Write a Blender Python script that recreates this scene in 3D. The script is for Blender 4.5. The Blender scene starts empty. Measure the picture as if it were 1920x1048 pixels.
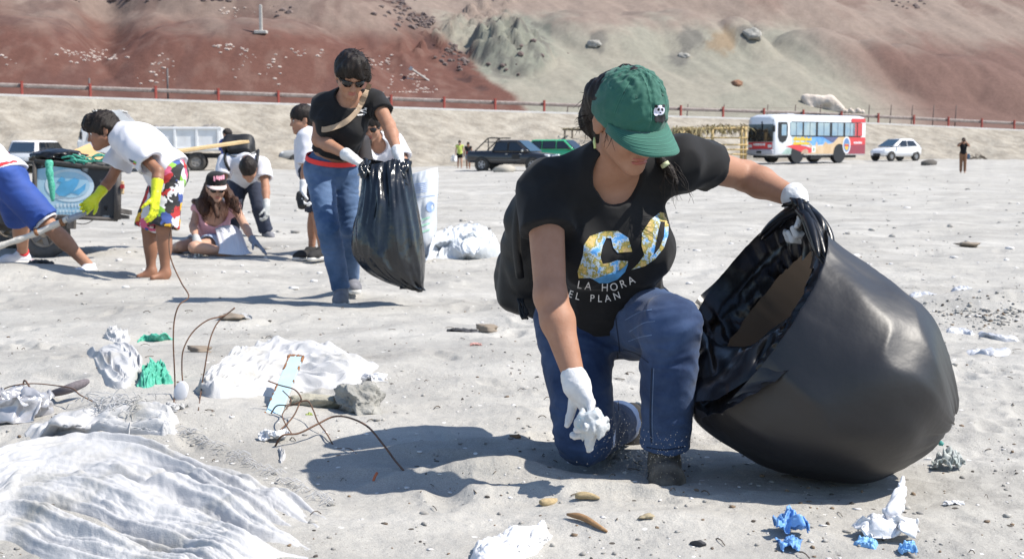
import bpy, bmesh, math, random
import numpy as np
from mathutils import Vector, Matrix
from mathutils.bvhtree import BVHTree

random.seed(7); np.random.seed(7)
R = math.radians
scene = bpy.context.scene
COL = scene.collection

# ------------------------------------------------------------ camera, sky, sun, exposure
CAM_H, FOC, HOR = 0.90, 2600.0, 282.0
PITCH = math.atan((524 - HOR) / FOC)
cam = bpy.data.cameras.new('camera'); cam_o = bpy.data.objects.new('camera', cam); COL.objects.link(cam_o)
cam.sensor_width = 36; cam.lens = FOC / 1920 * 36; cam.clip_start = 0.05; cam.clip_end = 3000
cam_o.location = (0, 0, CAM_H); cam_o.rotation_euler = (math.pi/2 - PITCH, 0, 0)
cam.dof.use_dof = True; cam.dof.focus_distance = 3.95; cam.dof.aperture_fstop = 10
scene.camera = cam_o

SUN_EL, SUN_AZ = 53.0, -9.0                       # azimuth measured from +x
w = bpy.data.worlds.new('World'); scene.world = w; w.use_nodes = True
nt = w.node_tree; bg = nt.nodes['Background']
sky = nt.nodes.new('ShaderNodeTexSky'); sky.sky_type = 'NISHITA'; sky.sun_disc = False
sky.sun_elevation = R(SUN_EL); sky.sun_rotation = R(90 - SUN_AZ); sky.altitude = 0; sky.air_density = 1.0; sky.dust_density = 0.4; sky.ozone_density = 2.0
nt.links.new(sky.outputs[0], bg.inputs[0]); bg.inputs[1].default_value = 0.125
sl = bpy.data.lights.new('sun', 'SUN'); sl.energy = 4.6; sl.angle = R(0.53); sl.color = (1.0, 0.94, 0.85)
so = bpy.data.objects.new('sun', sl); COL.objects.link(so)
sdir = Vector((math.cos(R(SUN_EL))*math.cos(R(SUN_AZ)), math.cos(R(SUN_EL))*math.sin(R(SUN_AZ)), math.sin(R(SUN_EL))))
so.rotation_euler = sdir.to_track_quat('Z', 'Y').to_euler(); so.location = (20, -10, 30)
vs = scene.view_settings; vs.view_transform = 'Standard'; vs.look = 'None'; vs.exposure = 0.64; vs.gamma = 1
vs.use_curve_mapping = False
scene.cycles.max_bounces = 6; scene.cycles.use_denoising = True

# ------------------------------------------------------------ pixel helpers (photo is 1920 x 1048)
FW = np.array([0, math.cos(PITCH), -math.sin(PITCH)]); UPV = np.array([0, math.sin(PITCH), math.cos(PITCH)]); RT = np.array([1.0, 0, 0])
CP = np.array([0, 0, CAM_H])
def P(px, py, d):
    return CP + d*FW + (px-960)/FOC*d*RT - (py-524)/FOC*d*UPV
def V(*a): return np.array(a, float)
def nrm(a):
    a = np.asarray(a, float); return a/np.linalg.norm(a)

# ------------------------------------------------------------ noise
_rs = np.random.RandomState(3)
_perm = np.concatenate([_rs.permutation(256)]*3).astype(np.int32)
_ga = _rs.rand(256)*2*np.pi
_g2 = np.stack([np.cos(_ga), np.sin(_ga)], 1).astype(np.float32)
_g3 = _rs.randn(256, 3).astype(np.float32); _g3 /= np.linalg.norm(_g3, axis=1)[:, None]
def pn2(x, y, s=0):
    x = np.asarray(x, np.float64) + s*17.31; y = np.asarray(y, np.float64) + s*9.73
    xi = np.floor(x); yi = np.floor(y); fx = x-xi; fy = y-yi
    xi = xi.astype(np.int64) & 255; yi = yi.astype(np.int64) & 255
    u = fx*fx*fx*(fx*(fx*6-15)+10); v = fy*fy*fy*(fy*(fy*6-15)+10)
    def g(ix, iy, dx, dy):
        q = _g2[_perm[_perm[ix]+iy]]; return q[..., 0]*dx + q[..., 1]*dy
    a = g(xi, yi, fx, fy); b = g(xi+1, yi, fx-1, fy); c = g(xi, yi+1, fx, fy-1); d = g(xi+1, yi+1, fx-1, fy-1)
    return ((a+(b-a)*u)*(1-v) + (c+(d-c)*u)*v)*1.4
def pn3(p, s=0):
    p = np.asarray(p, np.float32) + np.float32(s*7.77)
    i = np.floor(p); f = p-i; i = i.astype(np.int32) & 255
    u = f*f*f*(f*(f*6-15)+10)
    def g(a, b, c):
        q = _g3[_perm[_perm[_perm[i[:, 0]+a]+i[:, 1]+b]+i[:, 2]+c]]
        return q[:, 0]*(f[:, 0]-a) + q[:, 1]*(f[:, 1]-b) + q[:, 2]*(f[:, 2]-c)
    def lx(b, c):
        a0 = g(0, b, c); return a0 + (g(1, b, c)-a0)*u[:, 0]
    y0 = lx(0, 0); y0 = y0 + (lx(1, 0)-y0)*u[:, 1]
    y1 = lx(0, 1); y1 = y1 + (lx(1, 1)-y1)*u[:, 1]
    return (y0 + (y1-y0)*u[:, 2])*1.5
def fbm2(x, y, o=4, s=0):
    r = 0; a = 1.0
    for k in range(o):
        r = r + a*pn2(x*2**k, y*2**k, s+k); a *= .5
    return r
def sm(a, b, x):
    t = np.clip((x-a)/(b-a), 0, 1); return t*t*(3-2*t)

# ------------------------------------------------------------ mesh helpers
def new_mesh(name, v, f, smooth=True):
    me = bpy.data.meshes.new(name)
    v = np.asarray(v, np.float32)
    if isinstance(f, np.ndarray):
        n, k = f.shape
        me.vertices.add(len(v)); me.vertices.foreach_set('co', v.ravel())
        me.loops.add(n*k); me.loops.foreach_set('vertex_index', f.astype(np.int32).ravel())
        me.polygons.add(n); me.polygons.foreach_set('loop_start', np.arange(0, n*k, k, dtype=np.int32))
        me.update(calc_edges=True)
    else:
        me.from_pydata(v.tolist(), [], f)
    if smooth:
        me.polygons.foreach_set('use_smooth', np.ones(len(me.polygons), bool))
    me.update()
    return me
def thing(name, label, cat, base, group=None):
    o = bpy.data.objects.new(name, None); COL.objects.link(o); o.location = [float(c) for c in base]
    o.empty_display_size = .1
    o['label'] = label; o['category'] = cat
    if group: o['group'] = group
    return o
def tag(o, label, cat, group=None):
    o['label'] = label; o['category'] = cat
    if group: o['group'] = group
    return o
def root_loc(o):
    l = Vector((0, 0, 0))
    while o is not None:
        l += o.location; o = o.parent
    return l
def obj(name, v, f, mat, parent=None, smooth=True, kind=None, base=None, fixn=True):
    """one mesh object; vertices given in world coordinates"""
    v = np.asarray(v, float)
    if parent is not None:
        off = np.array(root_loc(parent))
    else:
        off = np.array(base, float) if base is not None else np.array([v[:, 0].mean(), v[:, 1].mean(), v[:, 2].min()])
    me = new_mesh(name, v-off, f, smooth)
    if fixn and len(me.polygons) < 60000:
        bm = bmesh.new(); bm.from_mesh(me); bmesh.ops.recalc_face_normals(bm, faces=bm.faces); bm.to_mesh(me); bm.free()
    o = bpy.data.objects.new(name, me); COL.objects.link(o)
    if mat is not None:
        for m in (mat if isinstance(mat, (list, tuple)) else [mat]): me.materials.append(m)
    if parent is not None: o.parent = parent
    else: o.location = off
    if kind: o['kind'] = kind
    return o

class MB:
    """collects simple solids into one mesh"""
    def __init__(s): s.v = []; s.f = []; s.n = 0
    def add(s, v, f):
        v = np.asarray(v, float).reshape(-1, 3)
        s.v.append(v); s.f += [tuple(int(i)+s.n for i in q) for q in f]; s.n += len(v); return s
    def box(s, c, size, ax=None, taper=1.0, bev=0.0):
        ax = np.eye(3) if ax is None else np.asarray(ax, float); h = np.asarray(size, float)/2
        if bev > 0:
            b = min(bev, h.min()*.9); pts = []
            for z, ins in ((-h[2], b), (-h[2]+b, 0), (h[2]-b, 0), (h[2], b)):
                X, Y = h[0]-ins, h[1]-ins; k = taper if z > 0 else 1
                c2 = b if ins == 0 else b*.6
                for (qx, qy) in ((X-c2, -Y), (X, -Y+c2), (X, Y-c2), (X-c2, Y), (-X+c2, Y), (-X, Y-c2), (-X, -Y+c2), (-X+c2, -Y)):
                    pts.append((qx*k, qy*k, z))
            pts = np.array(pts); f = []
            for r in range(3):
                for i in range(8):
                    j = (i+1) % 8; f.append((r*8+i, r*8+j, r*8+8+j, r*8+8+i))
            f.append(tuple(range(7, -1, -1))); f.append(tuple(range(24, 32)))
            return s.add(np.asarray(c)+pts@ax, f)
        p = np.array([(-1, -1, -1), (1, -1, -1), (1, 1, -1), (-1, 1, -1), (-taper, -taper, 1), (taper, -taper, 1), (taper, taper, 1), (-taper, taper, 1)])*h
        return s.add(np.asarray(c)+p@ax, [(3, 2, 1, 0), (4, 5, 6, 7), (0, 1, 5, 4), (1, 2, 6, 5), (2, 3, 7, 6), (3, 0, 4, 7)])
    def tube(s, pts, r, n=8, cap=True):
        pts = np.asarray(pts, float); m = len(pts)
        rr = np.broadcast_to(np.asarray(r, float), (m,))
        t = np.gradient(pts, axis=0); t /= np.linalg.norm(t, axis=1)[:, None]+1e-12
        a = np.array([0, 0, 1.0]) if abs(t[0][2]) < .9 else np.array([1.0, 0, 0])
        vs_ = []
        for i in range(m):
            u = np.cross(t[i], a); u /= np.linalg.norm(u)+1e-12; a = np.cross(u, t[i]); q = a
            for k in range(n):
                th = 2*math.pi*k/n; vs_.append(pts[i]+rr[i]*(math.cos(th)*u+math.sin(th)*q))
        f = []
        for i in range(m-1):
            for k in range(n):
                l = (k+1) % n; f.append((i*n+k, i*n+l, (i+1)*n+l, (i+1)*n+k))
        if cap: f += [tuple(range(n-1, -1, -1)), tuple(range((m-1)*n, m*n))]
        return s.add(vs_, f)
    def lathe(s, c, axis, prof, n=20, closed=False):
        axis = nrm(axis); a = np.array([0, 0, 1.0]) if abs(axis[2]) < .9 else np.array([1.0, 0, 0])
        u = nrm(np.cross(axis, a)); v = np.cross(axis, u); vs_ = []
        for (r, h) in prof:
            for k in range(n):
                th = 2*math.pi*k/n; vs_.append(np.asarray(c)+axis*h+r*(math.cos(th)*u+math.sin(th)*v))
        f = []; m = len(prof)
        for i in range(m if closed else m-1):
            i2 = (i+1) % m
            for k in range(n):
                l = (k+1) % n; f.append((i*n+k, i*n+l, i2*n+l, i2*n+k))
        if not closed: f += [tuple(range(n-1, -1, -1)), tuple(range((m-1)*n, m*n))]
        return s.add(vs_, f)
    def prism(s, poly, d):
        """poly: list of 3-d points, extruded by vector d"""
        poly = np.asarray(poly, float); n = len(poly); d = np.asarray(d, float)
        f = [tuple(range(n-1, -1, -1)), tuple(range(n, 2*n))] + [(i, (i+1) % n, n+(i+1) % n, n+i) for i in range(n)]
        return s.add(np.vstack([poly, poly+d]), f)
    def loft(s, rings, cap=True, closed=True):
        rings = np.asarray(rings, float); m, n, _ = rings.shape; f = []
        for i in range(m-1):
            for k in range(n if closed else n-1):
                l = (k+1) % n; f.append((i*n+k, i*n+l, (i+1)*n+l, (i+1)*n+k))
        if cap and closed: f += [tuple(range(n-1, -1, -1)), tuple(range((m-1)*n, m*n))]
        return s.add(rings.reshape(-1, 3), f)
    def blob(s, c, r, seed=0, amp=.25, fr=1.6, lv=2, ax=None):
        v, f = ico(lv); r = np.broadcast_to(np.asarray(r, float), (3,))
        d = 1+amp*pn3(v*fr, seed)+amp*.5*pn3(v*fr*2.3, seed+5)
        p = v*d[:, None]*r
        if ax is not None: p = p@np.asarray(ax)
        return s.add(np.asarray(c)+p, f)
    def build(s, name, mat, parent=None, smooth=False, **k):
        return obj(name, np.vstack(s.v), s.f, mat, parent, smooth, **k)
_ico = {}
def ico(lv):
    if lv not in _ico:
        bm = bmesh.new(); bmesh.ops.create_icosphere(bm, subdivisions=lv, radius=1)
        _ico[lv] = (np.array([v.co[:] for v in bm.verts]), [tuple(v.index for v in f.verts) for f in bm.faces]); bm.free()
    return _ico[lv]
def catmull(pts, n):
    """resample a polyline of any dimension smoothly to n points"""
    p = np.asarray(pts, float); m = len(p)
    if m == 2: return p[0]+(p[1]-p[0])*np.linspace(0, 1, n)[:, None]
    q = np.vstack([2*p[0]-p[1], p, 2*p[-1]-p[-2]]); t = np.linspace(0, m-1-1e-9, n); i = t.astype(int); f = (t-i)[:, None]
    a, b, c, d = q[i], q[i+1], q[i+2], q[i+3]
    return .5*(2*b+(c-a)*f+(2*a-5*b+4*c-d)*f*f+(3*b-a-3*c+d)*f**3)
def catmull_closed(pts, n):
    p = np.asarray(pts, float); m = len(p); t = np.arange(n)*m/n; i = t.astype(int); f = (t-i)[:, None]
    a, b, c, d = p[(i-1) % m], p[i % m], p[(i+1) % m], p[(i+2) % m]
    return .5*(2*b+(c-a)*f+(2*a-5*b+4*c-d)*f*f+(3*b-a-3*c+d)*f**3)
def grid_faces(m, n, wrap=False):
    i, j = np.meshgrid(np.arange(m-1), np.arange(n if wrap else n-1), indexing='ij'); j2 = (j+1) % n
    return np.stack([i*n+j, i*n+j2, (i+1)*n+j2, (i+1)*n+j], -1).reshape(-1, 4)

# ------------------------------------------------------------ materials
def lin(r, g, b):
    f = lambda c: (c/255/12.92) if c/255 <= .04045 else ((c/255+.055)/1.055)**2.4
    return (f(r), f(g), f(b))
MATS = {}
def M(name, col, rough=.6, var=.12, scale=12, bump=.0, bscale=60, metal=0, spec=.5, col2=None, mix=.5, sharp=.15, stretch=None, trans=None, coat=0, sheen=0, sss=0, emit=None, alpha=None):
    if name in MATS: return MATS[name]
    m = bpy.data.materials.new(name); m.use_nodes = True; t = m.node_tree; b = t.nodes['Principled BSDF']; L = t.links.new
    tc = t.nodes.new('ShaderNodeTexCoord'); src = tc.outputs['Object']
    if stretch:
        mp = t.nodes.new('ShaderNodeMapping'); mp.inputs['Scale'].default_value = stretch; L(src, mp.inputs[0]); src = mp.outputs[0]
    nz = t.nodes.new('ShaderNodeTexNoise'); nz.inputs['Scale'].default_value = scale; nz.inputs['Detail'].default_value = 6; nz.inputs['Roughness'].default_value = .6
    L(src, nz.inputs['Vector'])
    rp = t.nodes.new('ShaderNodeValToRGB'); L(nz.outputs[0], rp.inputs[0])
    c2 = col2 if col2 is not None else tuple(min(1, c*(1+var)) for c in col)
    c1 = tuple(c*(1-var) for c in col) if col2 is None else col
    rp.color_ramp.elements[0].position = mix-sharp; rp.color_ramp.elements[0].color = (*c1, 1)
    rp.color_ramp.elements[1].position = mix+sharp; rp.color_ramp.elements[1].color = (*c2, 1)
    L(rp.outputs[0], b.inputs['Base Color'])
    b.inputs['Roughness'].default_value = rough; b.inputs['Metallic'].default_value = metal; b.inputs['Specular IOR Level'].default_value = spec
    if coat: b.inputs['Coat Weight'].default_value = coat; b.inputs['Coat Roughness'].default_value = .05
    if sheen: b.inputs['Sheen Weight'].default_value = sheen
    if sss:
        b.inputs['Subsurface Weight'].default_value = sss; b.inputs['Subsurface Radius'].default_value = (.012, .005, .003); b.inputs['Subsurface Scale'].default_value = .6
    if bump:
        bz = t.nodes.new('ShaderNodeTexNoise'); bz.inputs['Scale'].default_value = bscale; bz.inputs['Detail'].default_value = 4; L(src, bz.inputs['Vector'])
        bp = t.nodes.new('ShaderNodeBump'); bp.inputs['Strength'].default_value = bump; bp.inputs['Distance'].default_value = .6/bscale
        L(bz.outputs[0], bp.inputs['Height']); L(bp.outputs[0], b.inputs['Normal'])
    if trans is not None:
        tr = t.nodes.new('ShaderNodeBsdfTranslucent'); tr.inputs[0].default_value = (*trans, 1)
        ad = t.nodes.new('ShaderNodeAddShader'); L(b.outputs[0], ad.inputs[0]); L(tr.outputs[0], ad.inputs[1]); L(ad.outputs[0], t.nodes['Material Output'].inputs[0])
    MATS[name] = m
    return m

# ------------------------------------------------------------ signed-distance modelling
def _ax(y, hint=(0, 0, 1)):
    y = nrm(y); x = np.cross(y, hint)
    if np.linalg.norm(x) < 1e-3: x = np.cross(y, (1, 0, 0))
    x = nrm(x); return np.array([x, y, np.cross(x, y)])
class Sh:
    def __init__(s): s.ops = []; s.lo = np.full(3, 1e9); s.hi = np.full(3, -1e9); s.dsp = []
    def _bb(s, lo, hi): s.lo = np.minimum(s.lo, lo); s.hi = np.maximum(s.hi, hi)
    def rc(s, a, b, ra, rb, k=.02, op='+'):
        a = np.asarray(a, np.float32); b = np.asarray(b, np.float32); ba = b-a; l2 = max(float(ba@ba), 1e-9)
        def fn(p):
            q = p-a; t = np.clip((q@ba)/np.float32(l2), 0, 1); q = q-t[:, None]*ba
            return np.sqrt((q*q).sum(1))-(ra+(rb-ra)*t)
        s.ops.append((op, fn, k))
        if op == '+': r = max(ra, rb); s._bb(np.minimum(a, b)-r, np.maximum(a, b)+r)
        return s
    def el(s, c, rad, ax=None, k=.02, op='+'):
        c = np.asarray(c, np.float32); A = (np.eye(3) if ax is None else np.asarray(ax)).astype(np.float32); rad = np.asarray(rad, np.float32)
        def fn(p):
            q = ((p-c)@A.T)/rad; k0 = np.sqrt((q*q).sum(1)); k1 = np.sqrt(((q/rad)**2).sum(1))+1e-9
            return k0*(k0-1)/k1
        s.ops.append((op, fn, k))
        if op == '+': e = np.sqrt(((A*rad[:, None])**2).sum(0)); s._bb(c-e, c+e)
        return s
    def bx(s, c, half, ax=None, r=.01, k=.0, op='+'):
        c = np.asarray(c, np.float32); A = (np.eye(3) if ax is None else np.asarray(ax)).astype(np.float32); h = np.asarray(half, np.float32)-r
        def fn(p):
            q = np.abs((p-c)@A.T)-h
            return np.sqrt((np.maximum(q, 0)**2).sum(1))+np.minimum(q.max(1), 0)-r
        s.ops.append((op, fn, k))
        if op == '+': e = np.abs(A*(h+r)[:, None]).sum(0); s._bb(c-e, c+e)
        return s
    def cut(s, pt, n, k=.0):
        pt = np.asarray(pt, np.float32); n = nrm(n).astype(np.float32)
        s.ops.append(('&', lambda p: (p-pt)@n, k)); return s
    def add(s, o, k=.01, op='+'):
        s.ops.append((op, o.ev, k))
        if op == '+': s._bb(o.lo, o.hi)
        return s
    def ev(s, p):
        d = np.full(len(p), 9.0, np.float32)
        for op, fn, k in s.ops:
            e = fn(p)
            if op == '+':
                if k > 0:
                    h = np.maximum(k-np.abs(d-e), 0)/k; d = np.minimum(d, e)-h*h*k*.25
                else: d = np.minimum(d, e)
            else:
                if op == '-': e = -e
                if k > 0:
                    h = np.maximum(k-np.abs(d-e), 0)/k; d = np.maximum(d, e)+h*h*k*.25
                else: d = np.maximum(d, e)
        for g in s.dsp: d = d+g(p)
        return d
    def mesh(s, h, smooth=1):
        B = 8; pad = 3*h+.01
        lo = s.lo-pad; n = np.ceil((s.hi+pad-lo)/(B*h)).astype(int); N = n*B
        bc = np.stack(np.meshgrid(*[np.arange(k) for k in n], indexing='ij'), -1).reshape(-1, 3)
        d = s.ev((lo+(bc*B+B/2-.5)*h).astype(np.float32))
        W = np.repeat(np.repeat(np.repeat(np.where(d < 0, -1, 1).reshape(n).astype(np.float32), B, 0), B, 1), B, 2)
        sel = bc[np.abs(d) < B*h*1.05+.006]
        o = np.stack(np.meshgrid(*[np.arange(B)]*3, indexing='ij'), -1).reshape(-1, 3)
        idx = (sel[:, None, :]*B+o[None]).reshape(-1, 3)
        for i in range(0, len(idx), 400000):
            q = idx[i:i+400000]; W[q[:, 0], q[:, 1], q[:, 2]] = s.ev((lo+q*h).astype(np.float32))
        S = W < 0
        c = S[:-1, :-1, :-1].astype(np.int8)
        for a, b_, e in ((1, 0, 0), (0, 1, 0), (0, 0, 1), (1, 1, 0), (1, 0, 1), (0, 1, 1), (1, 1, 1)):
            c = c+S[a:N[0]-1+a, b_:N[1]-1+b_, e:N[2]-1+e]
        act = np.argwhere((c > 0) & (c < 8)); vid = np.full(c.shape, -1, np.int32); vid[act[:, 0], act[:, 1], act[:, 2]] = np.arange(len(act))
        cs = np.array([(i >> 2 & 1, i >> 1 & 1, i & 1) for i in range(8)])
        val = np.stack([W[act[:, 0]+q[0], act[:, 1]+q[1], act[:, 2]+q[2]] for q in cs], 1)
        acc = np.zeros((len(act), 3)); cnt = np.zeros(len(act))
        for i in range(8):
            for j in range(i+1, 8):
                if np.abs(cs[i]-cs[j]).sum() != 1: continue
                a, b_ = val[:, i], val[:, j]; m = (a < 0) != (b_ < 0)
                t = np.where(m, a/np.where(m, a-b_, 1), 0); t = np.clip(t, 0, 1)
                acc += np.where(m[:, None], cs[i]+(cs[j]-cs[i])*t[:, None], 0); cnt += m
        v = lo+(act+acc/np.maximum(cnt, 1)[:, None])*h
        F = []
        for ax_ in range(3):
            a1, a2 = (ax_+1) % 3, (ax_+2) % 3
            s0 = [slice(0, -1)]*3; s1 = [slice(0, -1)]*3; s1[ax_] = slice(1, None)
            A = S[tuple(s0)]; Bq = S[tuple(s1)]; e = np.argwhere(A != Bq)
            e = e[(e[:, a1] > 0) & (e[:, a2] > 0)]
            fl = A[e[:, 0], e[:, 1], e[:, 2]]
            def at(o1, o2):
                q = e.copy(); q[:, a1] -= o1; q[:, a2] -= o2; return vid[q[:, 0], q[:, 1], q[:, 2]]
            quad = np.stack([at(1, 1), at(0, 1), at(0, 0), at(1, 0)], 1)
            quad[~fl] = quad[~fl][:, ::-1]; F.append(quad)
        F = np.vstack(F); F = F[(F >= 0).all(1)]
        for _ in range(smooth):
            ac = np.zeros_like(v); ct = np.zeros(len(v))
            for i in range(4):
                j = F[:, (i+1) % 4]; np.add.at(ac, F[:, i], v[j]); np.add.at(ct, F[:, i], 1)
            v = v*.5+.5*ac/np.maximum(ct, 1)[:, None]
        return v, F
def sobj(name, sh, h, mat, parent=None, smooth=1, **k):
    v, f = sh.mesh(h, smooth)
    return obj(name, v, f, mat, parent, True, fixn=False, **k)
# ============================================================ the beach
def G0(px, py):
    """photo pixel -> point on the plane z = 0"""
    d = FW + (px-960)/FOC*RT - (py-524)/FOC*UPV
    t = -CAM_H/d[2]; return CP + t*d
ANCH = []            # x, y, z, radius: places where feet, wheels and bags need the sand at a given height
MOUND = []           # x, y, rx, ry, h
def mound(px, py, rx, ry, h):
    p = G0(px, py); MOUND.append((p[0], p[1], rx, ry, h))
mound(930, 895, .20, .10, .055); mound(1010, 930, .30, .07, .03); mound(760, 905, .3, .07, -.03); mound(820, 850, .16, .08, .03)
mound(330, 800, .45, .35, .07); mound(620, 690, .8, .5, .05); mound(100, 720, .7, .6, .05); mound(150, 980, .6, .3, .05)
mound(1900, 590, .75, .40, .13); mound(1700, 850, .5, .12, -.02); mound(480, 590, .9, .5, .045); mound(1180, 990, .3, .08, .025)
mound(850, 640, .9, .4, .03); mound(30, 520, .75, .5, .09)
_fr = np.random.RandomState(11)
FOOT = []
for _ in range(170):
    px = _fr.uniform(-100, 2000); py = 282+2340/_fr.uniform(3.4, 13.0); p = G0(px, py)
    FOOT.append((p[0], p[1], _fr.uniform(0, 6.28), _fr.uniform(.7, 1.2)))
def H(x, y, feet=True):
    x = np.asarray(x, float); y = np.asarray(y, float); r = np.hypot(x, y)
    z = -.22*sm(24, 60, r)*(1-sm(74, 92, r)) + .2*sm(88, 104, r)
    wx = x+.25*pn2(x*1.3, y*1.3, 50); wy = y+.25*pn2(x*1.3, y*1.3, 51)
    z = z + .030*pn2(wx/1.1, wy/.9, 1) + .016*(1-2*np.abs(pn2(wx/.62, wy/.5, 2)))*sm(-.2, .5, pn2(x/1.7, y/1.7, 9)) + .05*sm(7, 20, r)*pn2(x/3.2, y/2.4, 3) + .10*sm(14, 40, r)*pn2(x/9, y/6, 4)
    near = 1-sm(9, 16, r)
    z = z + near*(.010*pn2(x/.24, y/.2, 5)+.0035*pn2(x/.085, y/.07, 6)) + (1-sm(5, 8, r))*.0016*pn2(x/.03, y/.03, 7)
    z = z + (1-near)*.034*pn2(x/.8, y/.6, 8)+sm(6, 10, r)*(1-sm(30, 50, r))*.014*pn2(x/.3, y/.26, 17)*(1-sm(30, 60, r)) + sm(12, 18, r)*.03*np.abs(pn2(x/1.7, y/1.3, 15))*(1-sm(50, 80, r))
    z = z-.02*np.exp(-((np.mod(x*.93+y*.37+.25*pn2(x/3, y/3, 60), 5.3)-2.6)/.16)**2)*sm(9, 13, r)*(1-sm(45, 60, r))
    rough = sm(.1, 1.2, x-.08*y)*(1-sm(8, 14, r))              # pebbly, churned sand on the right
    z = z + rough*(.006*pn2(x/.06, y/.05, 12)+.008*pn2(x/.15, y/.13, 13))
    for mx, my, rx, ry, h in MOUND:
        q = ((x-mx)/rx)**2+((y-my)/ry)**2
        z = z + h*np.exp(-q)
    if feet:
        for fx, fy, a, s in FOOT:
            dx = x-fx; dy = y-fy; m = (dx*dx+dy*dy) < .09
            if not m.any(): continue
            u = (dx[m]*math.cos(a)+dy[m]*math.sin(a))/(.125*s); v = (-dx[m]*math.sin(a)+dy[m]*math.cos(a))/(.05*s) if m.ndim else 0
            k = 1+.35*pn2(x[m]/.07, y[m]/.06, 33); q = np.sqrt(u*u+v*v)*k; z[m] += s*(-.018*np.exp(-(q/.85)**2.5) + .006*np.exp(-((q-1.3)/.4)**2))
    for ax_, ay, az, ar in ANCH:
        q = np.exp(-(((x-ax_)**2+(y-ay)**2)/ar**2)**1.5); z = z*(1-q)+az*q
    return z
def Hs(x, y): return float(H(np.array([x]), np.array([y]))[0])
def G(px, py, dz=0.0):
    d = FW + (px-960)/FOC*RT - (py-524)/FOC*UPV; z = 0.0
    for _ in range(5):
        t = (z-CAM_H)/d[2]; p = CP+t*d; z = .5*z+.5*Hs(p[0], p[1])
    return np.array([p[0], p[1], Hs(p[0], p[1])+dz])
def GV(pp):
    """many pixels at once"""
    pp = np.asarray(pp, float); d = FW + ((pp[:, :1]-960)/FOC)*RT - ((pp[:, 1:2]-524)/FOC)*UPV; z = np.zeros(len(pp))
    for _ in range(5):
        t = (z-CAM_H)/d[:, 2]; p = CP+t[:, None]*d; z = .5*z+.5*H(p[:, 0], p[:, 1])
    p[:, 2] = H(p[:, 0], p[:, 1]); return p
def GVh(pp, h):
    """pixels -> points lying h above the sand"""
    pp = np.asarray(pp, float); h = np.asarray(h, float); d = FW + ((pp[:, :1]-960)/FOC)*RT - ((pp[:, 1:2]-524)/FOC)*UPV; z = h*1.0
    for _ in range(6):
        t = (z-CAM_H)/d[:, 2]; p = CP+t[:, None]*d; z = .5*z+.5*(H(p[:, 0], p[:, 1])+h)
    return p
def anchor(p, z=0.0, r=.12): ANCH.append((p[0], p[1], z, r))
# contact places
for q, z, r in ((G0(1095, 872), -.02, .13), (G0(1245, 893), .0, .14), (G0(1175, 838), .0, .12), (G0(1580, 880), .0, .3), (G0(645, 568), 0, .16), (G0(672, 560), 0, .12),
                (G0(285, 520), 0, .2), (G0(182, 516), 0, .15), (G0(42, 492), 0, .12), (G0(400, 476), 0, .5), (G0(505, 446), 0, .2), (G0(85, 480), 0, .3)):
    anchor(q, z, r)

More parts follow.
